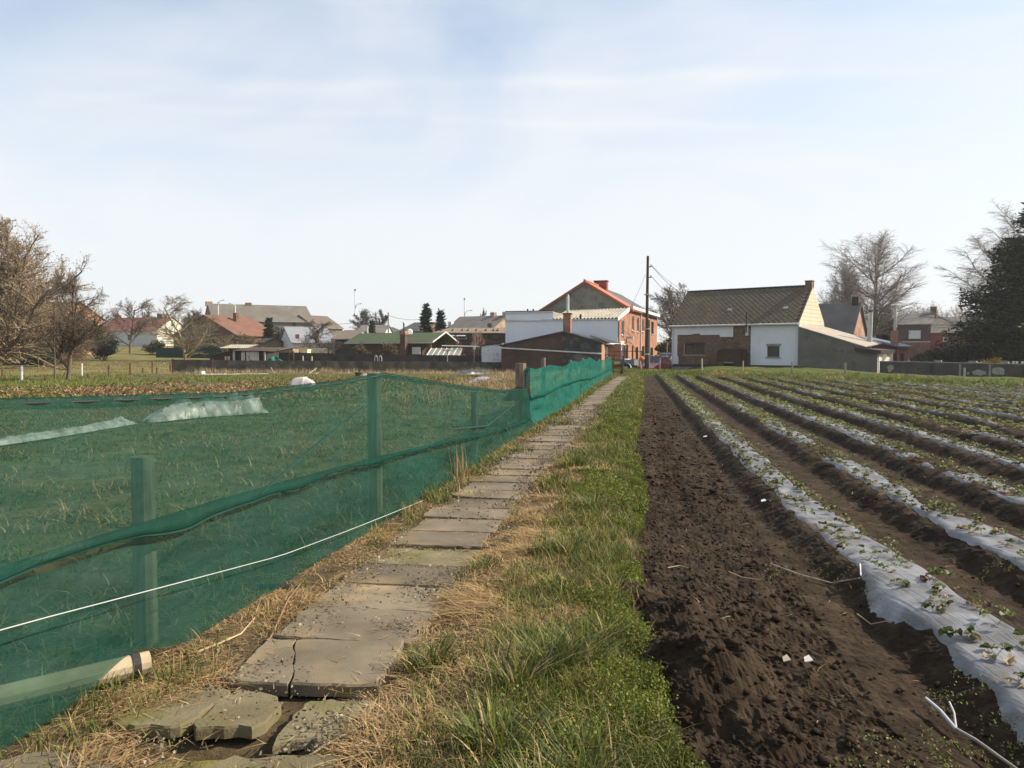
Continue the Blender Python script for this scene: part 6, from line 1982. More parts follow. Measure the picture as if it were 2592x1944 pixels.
# long low workshop with brown roof and tilted lights
A_, B_ = W(1098, 885, 86), W(1290, 885, 84)
F_ = Fr((A_.x, A_.y), (B_.x, B_.y), .1)
root = F_.root('workshop', 'long low brown workshop with a row of tilted windows', 'workshop')
L = F_.L; ze_ = F_.hy(Z7L(1500, 232))[1]; zr_ = F_.hy(Z7L(1500, 168), 3)[1]
MB().box(.8, L, 0, 6, -.2, ze_).build('wall', pmat('brown_boards', (.05, .034, .026), (.08, .055, .04), stretch=(6, 1, 1)), root)
MB().slab([(-.1, -.35, ze_ + .02), (L, -.35, ze_ - .06), (L, 3, zr_), (.7, 3, zr_ + .02)], .1).build('roof', pmat('brown_sheet_roof', (.16, .125, .09), (.22, .175, .13), scale=1.5), root)
for p in (1200, 1362, 1495, 1575, 1690, 1825, 1930, 1990):
    x, z = F_.hy(Z7L(p, 195), 1.0)
    MB().slab([(x - .14, .8, z - .06), (x + .14, .8, z - .06), (x, 1.1, z + .20)], .05).build('roof_vent', M_WOODD, root)
for a, b, c, d, lit in ((1160, 1248, 245, 285, 1), (1270, 1405, 262, 322, 1), (1425, 1560, 262, 322, 1), (1590, 1650, 262, 310, 0), (1780, 1870, 262, 312, 0), (1885, 2030, 262, 322, 0), (2045, 2088, 275, 350, 0)):
    x0, z1_ = F_.hy(Z7L(a, c)); x1, z0_ = F_.hy(Z7L(b, d))
    w_ = MB().box(x0, x1, -.10, -.02, z0_, z1_).build('window', M_GREYM if lit else M_WOODD, root)
    MB().poly([(x0 + .08, -.105, z0_ + .06), (x1 - .08, -.105, z0_ + .06), (x1 - .08, -.105, z1_ - .06), (x0 + .08, -.105, z1_ - .06)]).build('pane', M_GLASS, w_)
    if lit:
        MB().slab([(x0 + .05, -.75, (z0_ + z1_) / 2 + .10), (x1 - .02, -.75, (z0_ + z1_) / 2 + .10), (x1 - .02, -.12, z1_), (x0 + .05, -.12, z1_)], .03).build('tilted_sash', M_OFFW, w_)
# farther houses
F_, r_, ze_, zr_ = ridge_house('slate_house', 1128, 1246, 142, 136, 834, 804, 9, M_TANB, M_GREYRF2, 'long grey slate roofed house with a tan brick gable', chims=((.72, .9, .7, M_TANB), (.985, 1.0, .7, M_TANB)))
for p in (Z7L(1358, 108), Z7L(1378, 108)):
    x, z = F_.hy(p, 2.5)
    MB().box(x - .25, x + .25, 1.4, 2.2, z - .45, z + .35).build('skylight', M_WHITEP, r_)
ridge_house('dark_roof_house', 1012, 1066, 118, 116, 838, 818, 8, M_BRICKR, M_SLATED, 'dark slate roofed house left of the twin conifers', ridge_in=22)
ridge_house('grey_hip_house', 905, 972, 122, 122, 842, 824, 9, M_OFFW, M_GREYRF2, 'grey roofed house behind the green chalet roof', ridge_in=10)
ridge_house('long_dark_house', 972, 1015, 150, 152, 838, 829, 8, M_OFFW, M_SLATED, 'low dark roofed house behind the thin grey pole')
ridge_house('brick_cottage', 1976, 2154, 69.7, 66, 848, 775, 5.0, M_BRICKR, M_GREYRF2, 'grey roofed cottage with a pinkish brick gable behind the bungalow', gable=brickmat('pink_brick', (.40, .235, .17), (.34, .19, .14), (.36, .28, .22)), chims=((.95, .55, .6, M_DARK),), ov=.15)
# purple-brown row house and red neighbour
F_, r_, ze_, zr_ = ridge_house('row_house', 2270, 2355, 98, 96, 822, 796, 8, pmat('purple_brown_wall', (.075, .048, .045), (.095, .062, .058)), M_GREYRF2, 'two storey purple brown row house with a white shuttered window', chims=((1.0, .7, .9, M_BRICKR),), ov=.15)
a, b = F_.hy(ZR(750, 490)), F_.hy(ZR(905, 382))
w_ = MB().box(a[0], b[0], -.10, -.02, a[1], b[1]).build('window', M_WHITEP, r_)
MB().box(a[0] + .08, b[0] - .08, -.13, -.105, a[1] + .08, b[1] - .12).build('shutter', pmat('grey_white_shutter', (.55, .58, .6), (.62, .64, .66)), w_)
c = F_.hy(ZR(800, 525))
MB().box(0, F_.L, -.06, -.003, c[1] - .06, c[1] + .03).build('string_course', M_OFFW, r_)
MB().box(0, F_.L, -.04, -.002, -.3, c[1] - .065).build('brick_base', M_BRICKR, r_)
F_, r_, ze_, zr_ = ridge_house('red_row_house', 2356, 2580, 96, 93, 842, 804, 8, pmat('dark_red_wall', (.20, .03, .03), (.25, .04, .04)), M_GREYRF2, 'dark red row house half hidden behind the spreading conifer', ov=.15)
a, b = F_.hy(ZR(1183, 525)), F_.hy(ZR(1255, 472))
w_ = MB().box(a[0], b[0], -.10, -.02, a[1], b[1]).build('window', M_WHITEP, r_)
MB().poly([(a[0] + .1, -.105, a[1] + .1), (b[0] - .1, -.105, a[1] + .1), (b[0] - .1, -.105, b[1] - .1), (a[0] + .1, -.105, b[1] - .1)]).build('pane', M_GLASS, w_)
# dark red outbuilding with a sunlit end
A_, B_ = W(2176, 885, 55.5), W(2271, 885, 54)
F_ = Fr((A_.x, A_.y), (B_.x, B_.y), 0)
root = F_.root('red_outbuilding', 'dark red brick outbuilding with a bluish roof and sunlit orange end', 'outbuilding')
L = F_.L; za, zb_ = F_.hy(ZR(140, 478))[1], F_.hy(ZR(605, 600))[1]
MB().poly([(0, 0, -.3), (L, 0, -.3), (L, 0, zb_), (0, 0, za)]).build('front_wall', brickmat('dark_red_brick', (.10, .03, .028), (.075, .024, .022), (.09, .05, .045)), root)
MB().poly([(L, 0, -.3), (L, 4, -.3), (L, 4, zb_), (L, 0, zb_)]).build('end_wall', M_BRICKH, root)
MB().box(L + .002, L + .05, 1.2, 2.0, -.3, 1.3).build('door', M_DARK, root)
MB().slab([(-.1, -.12, za + .08), (L + .25, -.12, zb_ + .10), (L + .25, 4.1, zb_ + .12), (-.1, 4.1, za + .10)], .10).build('roof', pmat('blue_grey_roof', (.10, .13, .18), (.15, .18, .23), rough=.5), root)
x, z = F_.hy(ZR(535, 385), 1.0); x1, _ = F_.hy(ZR(618, 385), 1.0)
ch = MB().box(x, x1, .7, 1.3, 1.0, z).build('chimney', M_BRICKH, root)
_, zt_ = F_.hy(ZR(585, 90), 1.0)
MB().tube(((x + x1) / 2, 1.0, z), ((x + x1) / 2, 1.0, zt_), .10, .10, 8).build('flue', pmat('pale_green_flue', (.33, .36, .31)), ch)

# greenhouse behind the black wall
A_, B_ = W(1080, 885, 61), W(1160, 885, 61)
F_ = Fr((A_.x, A_.y), (B_.x, B_.y), .1)
root = F_.root('greenhouse', 'small lean greenhouse with grimy glass behind the blackened wall', 'greenhouse')
M_GHG = pmat('grimy_glass', (.16, .18, .165), (.24, .26, .24), scale=1, rough=.35)
L = F_.L; z0_, z1_ = F_.hy(Z7L(1200, 548))[1], F_.hy(Z7L(1200, 452), 1.2)[1]
for i in range(6):
    x0, x1 = L * i / 6, L * (i + 1) / 6
    MB().slab([(x0 + .03, 0, z0_), (x1 - .03, 0, z0_), (x1 - .03 + .25, 1.2, z1_), (x0 + .03 + .25, 1.2, z1_)], .02).build('pane', M_GHG, root)
    MB().tube((x0, -.01, z0_ + .01), (x0 + .25, 1.2, z1_ + .02), .035, .035, 5).build('glazing_bar', pmat('cream_bar', (.55, .5, .38), (.62, .57, .45)), root)
MB().slab([(L + .25 - .02, 1.2, z1_), (L, 0, z0_), (L, 2.4, z0_)], .02).build('end_pane', M_OFFW, root)
MB().box(0, L, -.02, 2.4, -.2, z0_ - .02).build('base_wall', M_PAN2, root)
# washing-line frame and bird-table post
a, b = W(*Z7L(1205, 415), 62), W(*Z7L(1740, 428), 62)
MB().tube(a, b, .045, .045, 6).build('horizontal_pole', M_OFFW, label='long pale pole lying level above the greenhouse', cat='pole')
for p, q_, lb in ((Z7L(1285, 640), Z7L(1285, 490), 'T shaped bird table post before the greenhouse'), (Z7L(1658, 640), Z7L(1660, 470), 'thin post with a white box right of the greenhouse')):
    b = W(*q_, 57); rt = empty('garden_post', (b.x, b.y, 0), 0, lb, 'post')
    MB().tube((0, 0, -.1), (0, 0, b.z), .04, .04, 6).build('post', M_WOODP, rt)
    MB().box(-.32 if 'T shaped' in lb else -.08, .32 if 'T shaped' in lb else .08, -.08, .08, b.z + .002, b.z + (.06 if 'T shaped' in lb else .25)).build('head', M_WOODP if 'T shaped' in lb else M_OFFW, rt)
# small wooden shed at the green hedge
F_, r_, ze_, zr_ = ridge_house('wooden_hut', 652, 676, 96, 95, 866, 858, 2.4, pmat('tan_boards', (.22, .16, .10)), M_WOODD, 'tiny wooden hut in front of the clipped hedge', cat='hut')
A_, B_ = W(395, 885, 104), W(760, 885, 99)
F_ = Fr((A_.x, A_.y), (B_.x, B_.y), .45)
root = F_.root('green_screen', 'dark green screening fence along the far gardens', 'fence')
for i in range(12):
    MB().box(F_.L * i / 12 + .02, F_.L * (i + 1) / 12 - .02, 0, .05, -.4, 1.35 + .1 * rs.rand()).build('panel', pmat('dark_green_mesh', (.010, .045, .030), (.016, .06, .04)), root)
    MB().box(F_.L * i / 12 - .03, F_.L * i / 12 + .016, -.02, .07, -.4, 1.5).build('post', M_DARK, root)
# lamps and masts
def lamp(px, ytop, Y, arm, label, arms=None, base=870, mast=None):
    b = W(px, base, Y); z0 = float(terr(b.x, b.y)); t = W(px, ytop, Y)
    rt = empty('street_lamp', (b.x, b.y, z0), 0, label, 'street lamp')
    H_ = t.z - z0
    hd = H_ if mast is None else W(px, mast, Y).z - z0
    MB().tube((0, 0, 0), (0, 0, H_ - .3), .13, .09, 8).build('pole', pmat('lamp_white', (.62, .63, .63), (.7, .7, .7)), rt)
    pts = [(0, 0, hd - 1.2), (arm * .12, 0, hd - .5), (arm * .45, 0, hd - .08), (arm, 0, hd)]
    MB().path(pts, .07, 6).build('arm', pmat('lamp_white', (.62, .63, .63)), rt)
    MB().box(min(arm, arm * 1.35), max(arm, arm * 1.35), -.15, .15, hd - .06, hd + .08).build('lamp_head', M_GREYM, rt)
    if mast:
        MB().box(-.18, .18, -.18, .18, H_ - .3, H_).build('mast_head', M_GREYM, rt)
lamp(282, 759, 170, -1.2, 'white street lamp rising behind the red brown roof')
lamp(554, 760, 150, .9, 'white street lamp before the left end of the barn')
lamp(597, 768, 150, -.9, 'white street lamp leaning its arm left before the barn')
lamp(900, 732, 150, .9, 'tall white mast with a side lamp behind the green chalet', mast=769)
lamp(1176, 755, 160, 1.2, 'tall white mast with a side lamp above the slate house', mast=786)
a = W(983, 870, 110); t = W(983, 791, 110)
MB().tube((a.x, a.y, 0), t, .13, .1, 8).build('thin_pole', M_CONC, label='thin grey concrete pole behind the green chalet', cat='pole')
wire(t - Vector((0, 0, .4)), W(1062, 808, 118), .3, 'wire from the thin grey pole to the twin conifers', .03)
wire(t - Vector((0, 0, .4)), W(770, 815, 140), .8, 'wire from the thin grey pole towards the barn', .03)
# white vent pipe behind chalet
a = W(*Z2(1930, 650), 80); b = W(*Z2(1930, 588), 80)
MB().tube(a - Vector((0, 0, 1)), b, .09, .09, 8).build('vent_pipe', M_OFFW, label='short white vent pipe behind the green roof ridge', cat='pipe')

# ---- pasture fence posts
for (px, yb_, yt_, mt, r_, lb) in ((54.9, 966, 925.7, M_OFFW, .055, 'white concrete post at the edge of the pasture'), (207, 955, 920, M_OFFW, .05, 'thin white post beside the bare ivy tree'),
        (275, 958, 924, M_RUST, .04, None), (329.4, 953, 918, M_RUST, .045, None), (361.6, 943, 931, M_RUST, .05, None), (385.5, 944, 913, M_RUST, .045, None), (397, 945, 930, M_RUST, .045, None),
        (431, 941, 916, M_RUST, .05, None), (222, 959, 946, M_RUST, .04, None), (6, 958, 935, M_RUST, .04, None), (115, 968, 952, M_RUST, .04, None), (469, 908, 880, M_RUST, .05, None), (483, 908, 888, M_RUST, .05, None)):
    a = G(px, yb_); b = W(px, yt_, a.y)
    MB().tube((a.x, a.y, -.2), b, r_, r_, 6).build('fence_post', mt, label=lb or 'rusty iron fence post along the pasture', cat='post', group=None if lb else 'rusty posts of the pasture fence')
# strip of crumpled grey sheeting before the panel wall
def crumpled(name, pts, w, h, seed, mat, label, cat, arch=1.0, nx=60, ny=12, amp=1.0, ends=(5, 14)):
    P = [Vector(p) for p in pts]
    seg = np.cumsum([0] + [(P[i + 1] - P[i]).length for i in range(len(P) - 1)])
    V = []
    for i in range(nx):
        s_ = seg[-1] * i / (nx - 1)
        k = min(np.searchsorted(seg, s_, 'right') - 1, len(P) - 2)
        t = (s_ - seg[k]) / (seg[k + 1] - seg[k])
        c = P[k].lerp(P[k + 1], t); d = (P[k + 1] - P[k]).normalized(); nn = Vector((-d.y, d.x, 0))
        ww = w[0] + (w[1] - w[0]) * i / (nx - 1); hh = h[0] + (h[1] - h[0]) * i / (nx - 1)
        e = min(1, ends[0] * i / (nx - 1), ends[1] * (1 - i / (nx - 1)))
        if ends[0] == 0: e = math.sqrt(max(0, 1 - (2 * i / (nx - 1) - 1) ** 2))
        for j in range(ny):
            q_ = j / (ny - 1) * 2 - 1
            nz = float(fbm(s_ * 3.1 + seed, q_ * 2 + seed, 3)) - .5; nz2 = float(vn(s_ * 9 + seed, q_ * 3)) - .5
            z_ = hh * e * (max(0, 1 - q_ * q_)) ** (.5 * arch) * (1 + 1.0 * amp * nz + .45 * amp * nz2)
            pt_ = c + nn * (q_ * ww * (1 + .4 * nz)) + d * (.15 * nz2)
            V.append((pt_.x, pt_.y, c.z + z_ + .01))
    o = np_mesh(name, np.array(V), grid_faces(nx, ny), mat, smooth=True)
    tag(o, label, cat)
M_TUN = filmmat('milky_tunnel_film', (.34, .345, .34), .3, .85)
crumpled('tunnel_film', [(-8.3, 10.6, .05), (-7.85, 13.4, .05), (-7.75, 15.6, .05)], (.10, .2), (.07, .14), 3, M_TUN, 'thin crumpled plastic tunnel lying flat behind the netting', 'plastic film')
crumpled('tunnel_film', [(-7.6, 15.9, .05), (-7.0, 17.2, .05), (-6.0, 18.4, .05)], (.26, .34), (.28, .40), 8, M_TUN, 'bulging white plastic tunnel standing behind the netting', 'plastic film', nx=80)
crumpled('ground_sheet', [W(470, 952, 46.5), W(560, 950, 47.5), W(690, 948, 48.5)], (.5, .4), (.10, .06), 5, pmat('grey_sheet', (.22, .205, .18), (.32, .30, .27), scale=3), 'crumpled grey sheeting along the foot of the low panels', 'sheeting')
for o_ in ('ground_sheet',):
    pass
c = W(764, 980, 31)
crumpled('white_sack', [(c.x - .52, c.y, .02), (c.x + .52, c.y + .1, .02)], (.42, .42), (.42, .42), 2, pmat('dull_white_sack', (.36, .345, .33), (.42, .40, .38), scale=3, rough=.7), 'rounded white sack heap seen over the netting hem', 'sack', nx=24, ny=12, amp=.2, ends=(0, 0))
c = W(935, 957, 42)
crumpled('white_bag', [(c.x - .55, c.y, .02), (c.x + .45, c.y + .1, .02)], (.3, .3), (.22, .24), 6, pmat('dull_white_sack', (.5, .48, .45)), 'pale bag beside the black bucket in the garden', 'bag', nx=20, ny=10, amp=.3, ends=(0, 0))
c = W(908, 957, 42.5)
MB().tube((c.x, c.y, 0), (c.x, c.y, .30), .17, .2, 12).build('black_bucket', M_DARK, label='black bucket beside the pale bag in the garden', cat='bucket')
c = W(513, 950, 47)
MB().tube((c.x - .05, c.y, .13), (c.x + .1, c.y - .12, .13), .13, .13, 14).build('pipe_ring', M_WHITEP, label='white pipe end lying before the low panels', cat='pipe')
for i, (a, b) in enumerate((((1525, 662), (1635, 535)), ((1015, 632), (965, 525)), ((1620, 640), (1690, 590)))):
    p, q_ = W(*Z6B(*a), 48.5), W(*Z6B(*b), 49.6)
    p.z = max(p.z, .02)
    MB().tube(p, q_, .035, .03, 6).build('pole_stick', M_WOODP, label=['thick pale stick leaning against the low panels', 'thin forked stick leaning on the low panels', 'short stick leaning beside the thick pale one'][i], cat='stick')
c = W(1130, 950, 40)
crumpled('dark_sheet', [W(1150, 948, 42.5), W(1235, 946, 44)], (.35, .35), (.16, .2), 12, pmat('black_sheet', (.03, .032, .035), (.06, .065, .07), rough=.4), 'crumpled black sheeting in the bleached grass', 'sheeting', nx=30)
crumpled('blue_sheet', [W(1175, 982, 31.5), W(1225, 955, 38)], (.3, .3), (.04, .05), 14, pmat('blue_grey_sheet', (.20, .22, .25), (.27, .29, .32), rough=.4), 'strip of blue grey sheeting in the bleached grass', 'sheeting', nx=30)

# ================================================================== SMALL THINGS ON THE SOIL
def soilp(px, py, dz=0.0):
    p = G(px, py, .03)
    u, v = xy2uv(p.x, p.y)
    return Vector((p.x, p.y, float(soil_h(np.array(u), np.array(v))) + dz))
a, f_, b, e = soilp(2343.5, 1777, .05), soilp(2420, 1841, .035), soilp(2402, 1800, .07), soilp(2580, 1960, .03)
MB().path([a, a.lerp(f_, .5) + Vector((0, 0, .01)), f_], [.0065, .0075, .008], 7).build('forked_stick', pmat('bleached_stick', (.36, .37, .40), (.44, .45, .47), scale=9), label='forked stick with a whitened tip lying on the soil', cat='stick')
o = bpy.data.objects['forked_stick']
MB().path([f_, f_.lerp(e, .35) + Vector((0, .004, .008)), f_.lerp(e, .7) + Vector((0, -.006, .004)), e], [.0075, .007, .0065, .006], 7).build('stem', pmat('grey_stick', (.17, .15, .125), (.26, .235, .20), scale=9), o)
MB().path([f_, f_.lerp(b, .5) + Vector((.006, 0, .01)), b], [.006, .005, .004], 6).build('side_twig', pmat('pale_lichen_stick', (.35, .36, .34), (.45, .45, .42)), o)
def stick(pix, r, mat, label, name='twig', dz=.015, cat='twig', grp=None):
    r = r * .7
    pts = [soilp(x, y_, dz) for x, y_ in pix]
    MB().path(pts, [r * (1 - .5 * i / len(pts)) for i in range(len(pts))], 5).build(name, mat, label=label, cat=cat, group=grp)
stick([(1951, 1425), (2030, 1452), (2105, 1472), (2175, 1494)], .009, M_WOODP, 'long grey twig lying beside the first plastic film')
stick([(2176, 1478), (2178, 1500)], .007, M_OFFW, 'short white label stake at the end of the long twig', 'label_stake', .05, 'label stake')
stick([(1690, 1430), (1720, 1425), (1752, 1440)], .005, pmat('straw_stick', (.38, .28, .16), (.46, .35, .2)), 'bent straw coloured stalk on the bare soil')
stick([(1845, 1440), (1880, 1452), (1925, 1462)], .005, pmat('straw_stick', (.38, .28, .16)), 'thin pale stalk lying left of the long grey twig')
stick([(2170, 1550), (2205, 1572), (2255, 1590)], .005, pmat('straw_stick', (.38, .28, .16)), 'forked dry stalk between the long twig and the forked stick')
for i, (px, py_, w_, lb) in enumerate(((1932, 1282, .05, 'white plastic scrap in the furrow beside the first film'), (1990, 1655, .035, 'pale flat splinter lying on the crumbly soil'), (2045, 1653, .04, 'torn grey plastic scrap beside the pale splinter'), (1785, 1110, .07, 'crumpled pale plastic scrap in the furrow left of the first film'), (2213, 1003, .16, 'white plastic scrap far out between the strawberry beds'))):
    p = soilp(px, py_, .012); w_ *= .5
    MB().slab([p + Vector((-w_, -.012 - w_ * .1, .0)), p + Vector((w_, -.02, .012)), p + Vector((w_ * .8, .03, .02)), p + Vector((-w_ * .6, .02 + w_ * .1, .01))], .006).build('plastic_scrap', M_WHITEP if i != 1 else M_PALEP, label=lb, cat='scrap')
def vtwig(pix, r, label, mat=None, dz=.02):
    r = r * .6; dz = dz * .6
    pts = []
    for x, y_ in pix:
        p = G(x, y_, .02); pts.append(Vector((p.x, p.y, float(verge_h(p.x, p.y)) + dz)))
    MB().path(pts, [r * (1 - .5 * i / len(pts)) for i in range(len(pts))], 5).build('twig', mat or M_WOODP, label=label, cat='twig')
ST_ = pmat('straw_stick', (.38, .28, .16))
vtwig([(500, 1650), (560, 1630), (610, 1605), (645, 1570)], .009, 'curved pale stalk lying beside the netting hem', ST_, .03)
vtwig([(655, 1670), (690, 1610), (730, 1530), (765, 1480)], .008, 'long reddish bramble stem along the left edge of the slabs', pmat('bramble', (.22, .12, .08), (.28, .16, .1)), .05)
vtwig([(785, 1738), (815, 1705), (865, 1682)], .006, 'bent grey twig lying on the cracked slab', M_GREYM, .05)
vtwig([(690, 1945), (840, 1880), (960, 1845), (1040, 1815)], .007, 'long brown twig lying across the broken slabs', M_WOODP, .05)
vtwig([(720, 1930), (820, 1926), (900, 1915), (930, 1905)], .006, 'pale stalk lying on the nearest mossy slab', ST_, .05)
vtwig([(430, 1945), (490, 1880), (560, 1800), (620, 1740)], .007, 'straight dry stalk left of the broken slabs', ST_, .05)
# ================================================================== TREES
def tubes_np(segs, n):
    p0 = np.array([s[0] for s in segs]); p1 = np.array([s[1] for s in segs])
    r0 = np.array([s[2] for s in segs]); r1 = np.array([s[3] for s in segs])
    d = p1 - p0; d /= np.maximum(np.linalg.norm(d, axis=1), 1e-6)[:, None]
    ref = np.where(np.abs(d[:, 2:3]) < .9, np.array([[0, 0, 1.]]), np.array([[1., 0, 0]]))
    a = np.cross(d, ref); a /= np.linalg.norm(a, axis=1)[:, None]; b = np.cross(d, a)
    V = []
    for p, r in ((p0, r0), (p1, r1)):
        for i in range(n):
            t = 2 * math.pi * i / n
            V.append(p + (a * math.cos(t) + b * math.sin(t)) * r[:, None])
    V = np.stack(V, 1)
    base = (np.arange(len(segs)) * 2 * n)[:, None]
    F = np.concatenate([base + [i, (i + 1) % n, n + (i + 1) % n, n + i] for i in range(n)])
    return V.reshape(-1, 3), F
def grow(rng, p, d, L, r, lev, cfg, out):
    ns = cfg['seg'][lev]; up = cfg['up'][lev]; wig = cfg['wig'][lev]
    last = lev == len(cfg['seg']) - 1
    r1f = cfg.get('taper', .35)
    for i in range(ns):
        d = d + np.array([rng.gauss(0, wig), rng.gauss(0, wig), rng.gauss(0, wig) + up])
        d = d / np.linalg.norm(d)
        q = p + d * (L / ns)
        ra = r * (1 - (1 - r1f) * i / ns); rb = r * (1 - (1 - r1f) * (i + 1) / ns)
        out.append((p, q, ra, rb, lev))
        f = (i + 1) / ns
        if not last and f >= cfg['start'][lev]:
            for k in range(cfg['kids'][lev]):
                az = rng.random() * 6.283
                ref = np.array([0, 0, 1.]) if abs(d[2]) < .9 else np.array([1., 0, 0])
                a = np.cross(d, ref); a /= np.linalg.norm(a); b = np.cross(d, a)
                ang = cfg['ang'][lev] * (.7 + .6 * rng.random())
                nd = d * math.cos(ang) + (a * math.cos(az) + b * math.sin(az)) * math.sin(ang)
                t = rng.random()
                c = p + (q - p) * t
                ln = cfg['len'][lev] * L * (1.15 - .65 * f * cfg.get('apical', 1)) * (.7 + .5 * rng.random())
                grow(rng, c, nd, ln, max(ra * cfg['rk'][lev], cfg['rmin']), lev + 1, cfg, out)
        p = q
BARE = dict(seg=[6, 5, 4, 3], kids=[3, 3, 3], start=[.33, .25, .2], up=[.02, .10, .06, .02], wig=[.05, .10, .14, .16], ang=[.85, .75, .75], len=[.62, .55, .5], rk=[.55, .5, .5], rmin=.012)
def bare_tree(name, px, py, Y, ytop, half_w, label, seed, cfg=None, twigm=None, barkm=None, buds=None, tr=None, group=None, zb=None, leanx=0, stems=1):
    cfg = dict(BARE, **(cfg or {}))
    b = W(px, py, Y); z0 = float(terr(b.x, b.y)) if zb is None else zb
    H_ = W(px, ytop, Y).z - z0
    rng = random.Random(seed)
    out = []
    tr = tr or H_ * .018
    for s in range(stems):
        d0 = np.array([leanx + (rng.gauss(0, .22) if stems > 1 else 0), rng.gauss(0, .2) if stems > 1 else 0, 1.0]); d0 /= np.linalg.norm(d0)
        grow(rng, np.array([0, 0, -.2]), d0, H_ * (.74 if stems == 1 else .6), tr * (1 if stems == 1 else .6), 0, cfg, out)
    P = np.array([s[1] for s in out])
    zs = H_ / np.percentile(P[:, 2], 99.2)
    xr = np.percentile(np.abs(P[:, 0] - leanx * P[:, 2] * .5), 98)
    xs = (half_w / 1950 * Y) / xr
    S = np.array([xs, xs, zs])
    out = [(s[0] * S, s[1] * S, s[2], s[3], s[4]) for s in out]
    root = empty(name, (b.x, b.y, z0), 0, label, 'tree', group)
    thick = [s for s in out if s[4] <= 1]; thin = [s for s in out if s[4] > 1]
    V, F = tubes_np(thick, 6)
    np_mesh('trunk', V, F, barkm or M_BARK, root, smooth=True)
    V, F = tubes_np(thin, 3)
    np_mesh('crown', V, F, twigm or M_TWIG, root)
    if buds:
        tips = np.array([s[1] for s in thin if s[4] == len(cfg['seg']) - 1])
        k = rs.rand(len(tips)) < buds[3]
        tips = tips[k] + rs.randn(k.sum(), 3) * .06
        V, F, T = leaves(tips, buds[2], pick(buds[0], buds[1], len(tips)), .8, .55)
        np_mesh('buds', V, F, M_TINTD, root, tint=T)
    return root, out
DENSE = dict(seg=[6, 5, 5, 4], kids=[3, 4, 3], start=[.2, .2, .2])
bare_tree('budding_tree', -12, 934, 62, 545, 195, 'large spreading tree covered in tan buds at the edge of the pasture', 3, dict(DENSE, kids=[4, 4, 3], start=[.15, .15, .15], up=[.02, .08, .06, .03], rmin=.013), pmat('tan_twig', (.20, .15, .095), (.26, .20, .13)), None,
          ([(.30, .22, .12), (.36, .27, .15), (.22, .16, .09)], [.5, .25, .25], .15, .38), tr=.34)
r_, _ = bare_tree('ivy_tree', 172, 964, 38.3, 688, 100, 'bare twiggy tree with ivy round its trunk at the pasture edge', 8, dict(DENSE, start=[.18, .2, .2], rmin=.007, up=[.02, .06, .03, -.02]), None, None, None, tr=.11)
def leafcloud(name, c, rad, n, size, cols, probs, parent=None, mat=None, label=None, cat=None, hollow=.35, clump=14, kind=None, flat=False, group=None):
    """leaves set in clumps through a rounded volume"""
    cl = rs.randn(clump, 3); cl /= np.linalg.norm(cl, axis=1)[:, None]; cl *= (hollow + (1 - hollow) * rs.rand(clump, 1)) * .8
    if flat: cl = (rs.rand(clump, 3) * 2 - 1) * .9
    which = rs.randint(clump, size=n)
    sp = rs.randn(n, 3); sp /= np.linalg.norm(sp, axis=1)[:, None]
    P = cl[which] + sp * (.36 * rs.rand(n, 1) ** .4)
    P = P * np.array(rad) + np.array(c)
    zmin = c[2] - rad[2]
    P[:, 2] = np.maximum(P[:, 2], zmin + .02)
    V, F, T = leaves(P, size * (.6 + .8 * rs.rand(n)), pick(cols, probs, n) * (.8 + .4 * rs.rand(clump)[which][:, None]), .9, .5)
    o = np_mesh(name, V, F, mat or M_TINT, parent, tint=T)
    if label: tag(o, label, cat, group, kind)
    return o
leafcloud('ivy', (0, 0, 1.75), (.42, .42, .75), 1500, .12, [(.03, .045, .015), (.045, .06, .02)], [.6, .4], r_)
bare_tree('thin_tree', 138, 967, 37.5, 770, 34, 'slender crooked sapling left of the ivy tree', 21, dict(kids=[1, 2, 2], rmin=.007), tr=.055)
def bush(name, px, ybase, Y, ytop, hw, n, size, cols, probs, label, cat='shrub', clump=18, twig=True, z0=None, ratio=1.0, flat=False, group=None):
    b = W(px, ybase, Y); z0 = float(terr(b.x, b.y)) if z0 is None else z0
    H_ = W(px, ytop, Y).z - z0; rx = hw / 1950 * Y
    root = empty(name, (b.x, b.y, z0), 0, label, cat, group)
    leafcloud('foliage', (0, 0, H_ * .52), (rx, rx * ratio, H_ * .52), n, size, cols, probs, root, clump=clump, flat=flat)
    rng = random.Random(px); out = []
    for s in range(5):
        d0 = np.array([rng.gauss(0, .35), rng.gauss(0, .35), 1.0]); d0 /= np.linalg.norm(d0)
        grow(rng, np.array([0, 0, -.2]), d0, H_ * .9, H_ * .015, 0, dict(BARE, seg=[5, 4], kids=[3], start=[.2], rmin=.01), out)
    V, F = tubes_np(out, 4)
    np_mesh('stem', V, F, M_BARK, root)
    return root
DG, DG2, OL = (.018, .028, .011), (.030, .042, .016), (.075, .075, .028)
WEEP = dict(seg=[5, 6, 6, 5], kids=[4, 4, 3], start=[.2, .2, .1], up=[.0, .02, -.10, -.16], wig=[.06, .1, .1, .1], len=[.7, .5, .55], rmin=.016)
bare_tree('willow_bush', 55, 925, 78, 778, 95, 'orange brown weeping willow thicket before the hidden house', 14, WEEP, pmat('willow_twig', (.22, .135, .06), (.28, .18, .085)), None, None, tr=.16, stems=4)
bare_tree('willow_bush', 138, 925, 82, 790, 70, 'brown twiggy thicket right of the weeping willow', 15, WEEP, pmat('brown_willow_twig', (.15, .10, .055), (.19, .13, .075)), None, None, tr=.12, stems=4)
bush('laurel_bush', 100, 930, 70, 868, 45, 1600, .28, [(.05, .08, .03), (.07, .10, .04), (.03, .05, .02)], [.4, .3, .3], 'low dark green bush under the twiggy thicket')
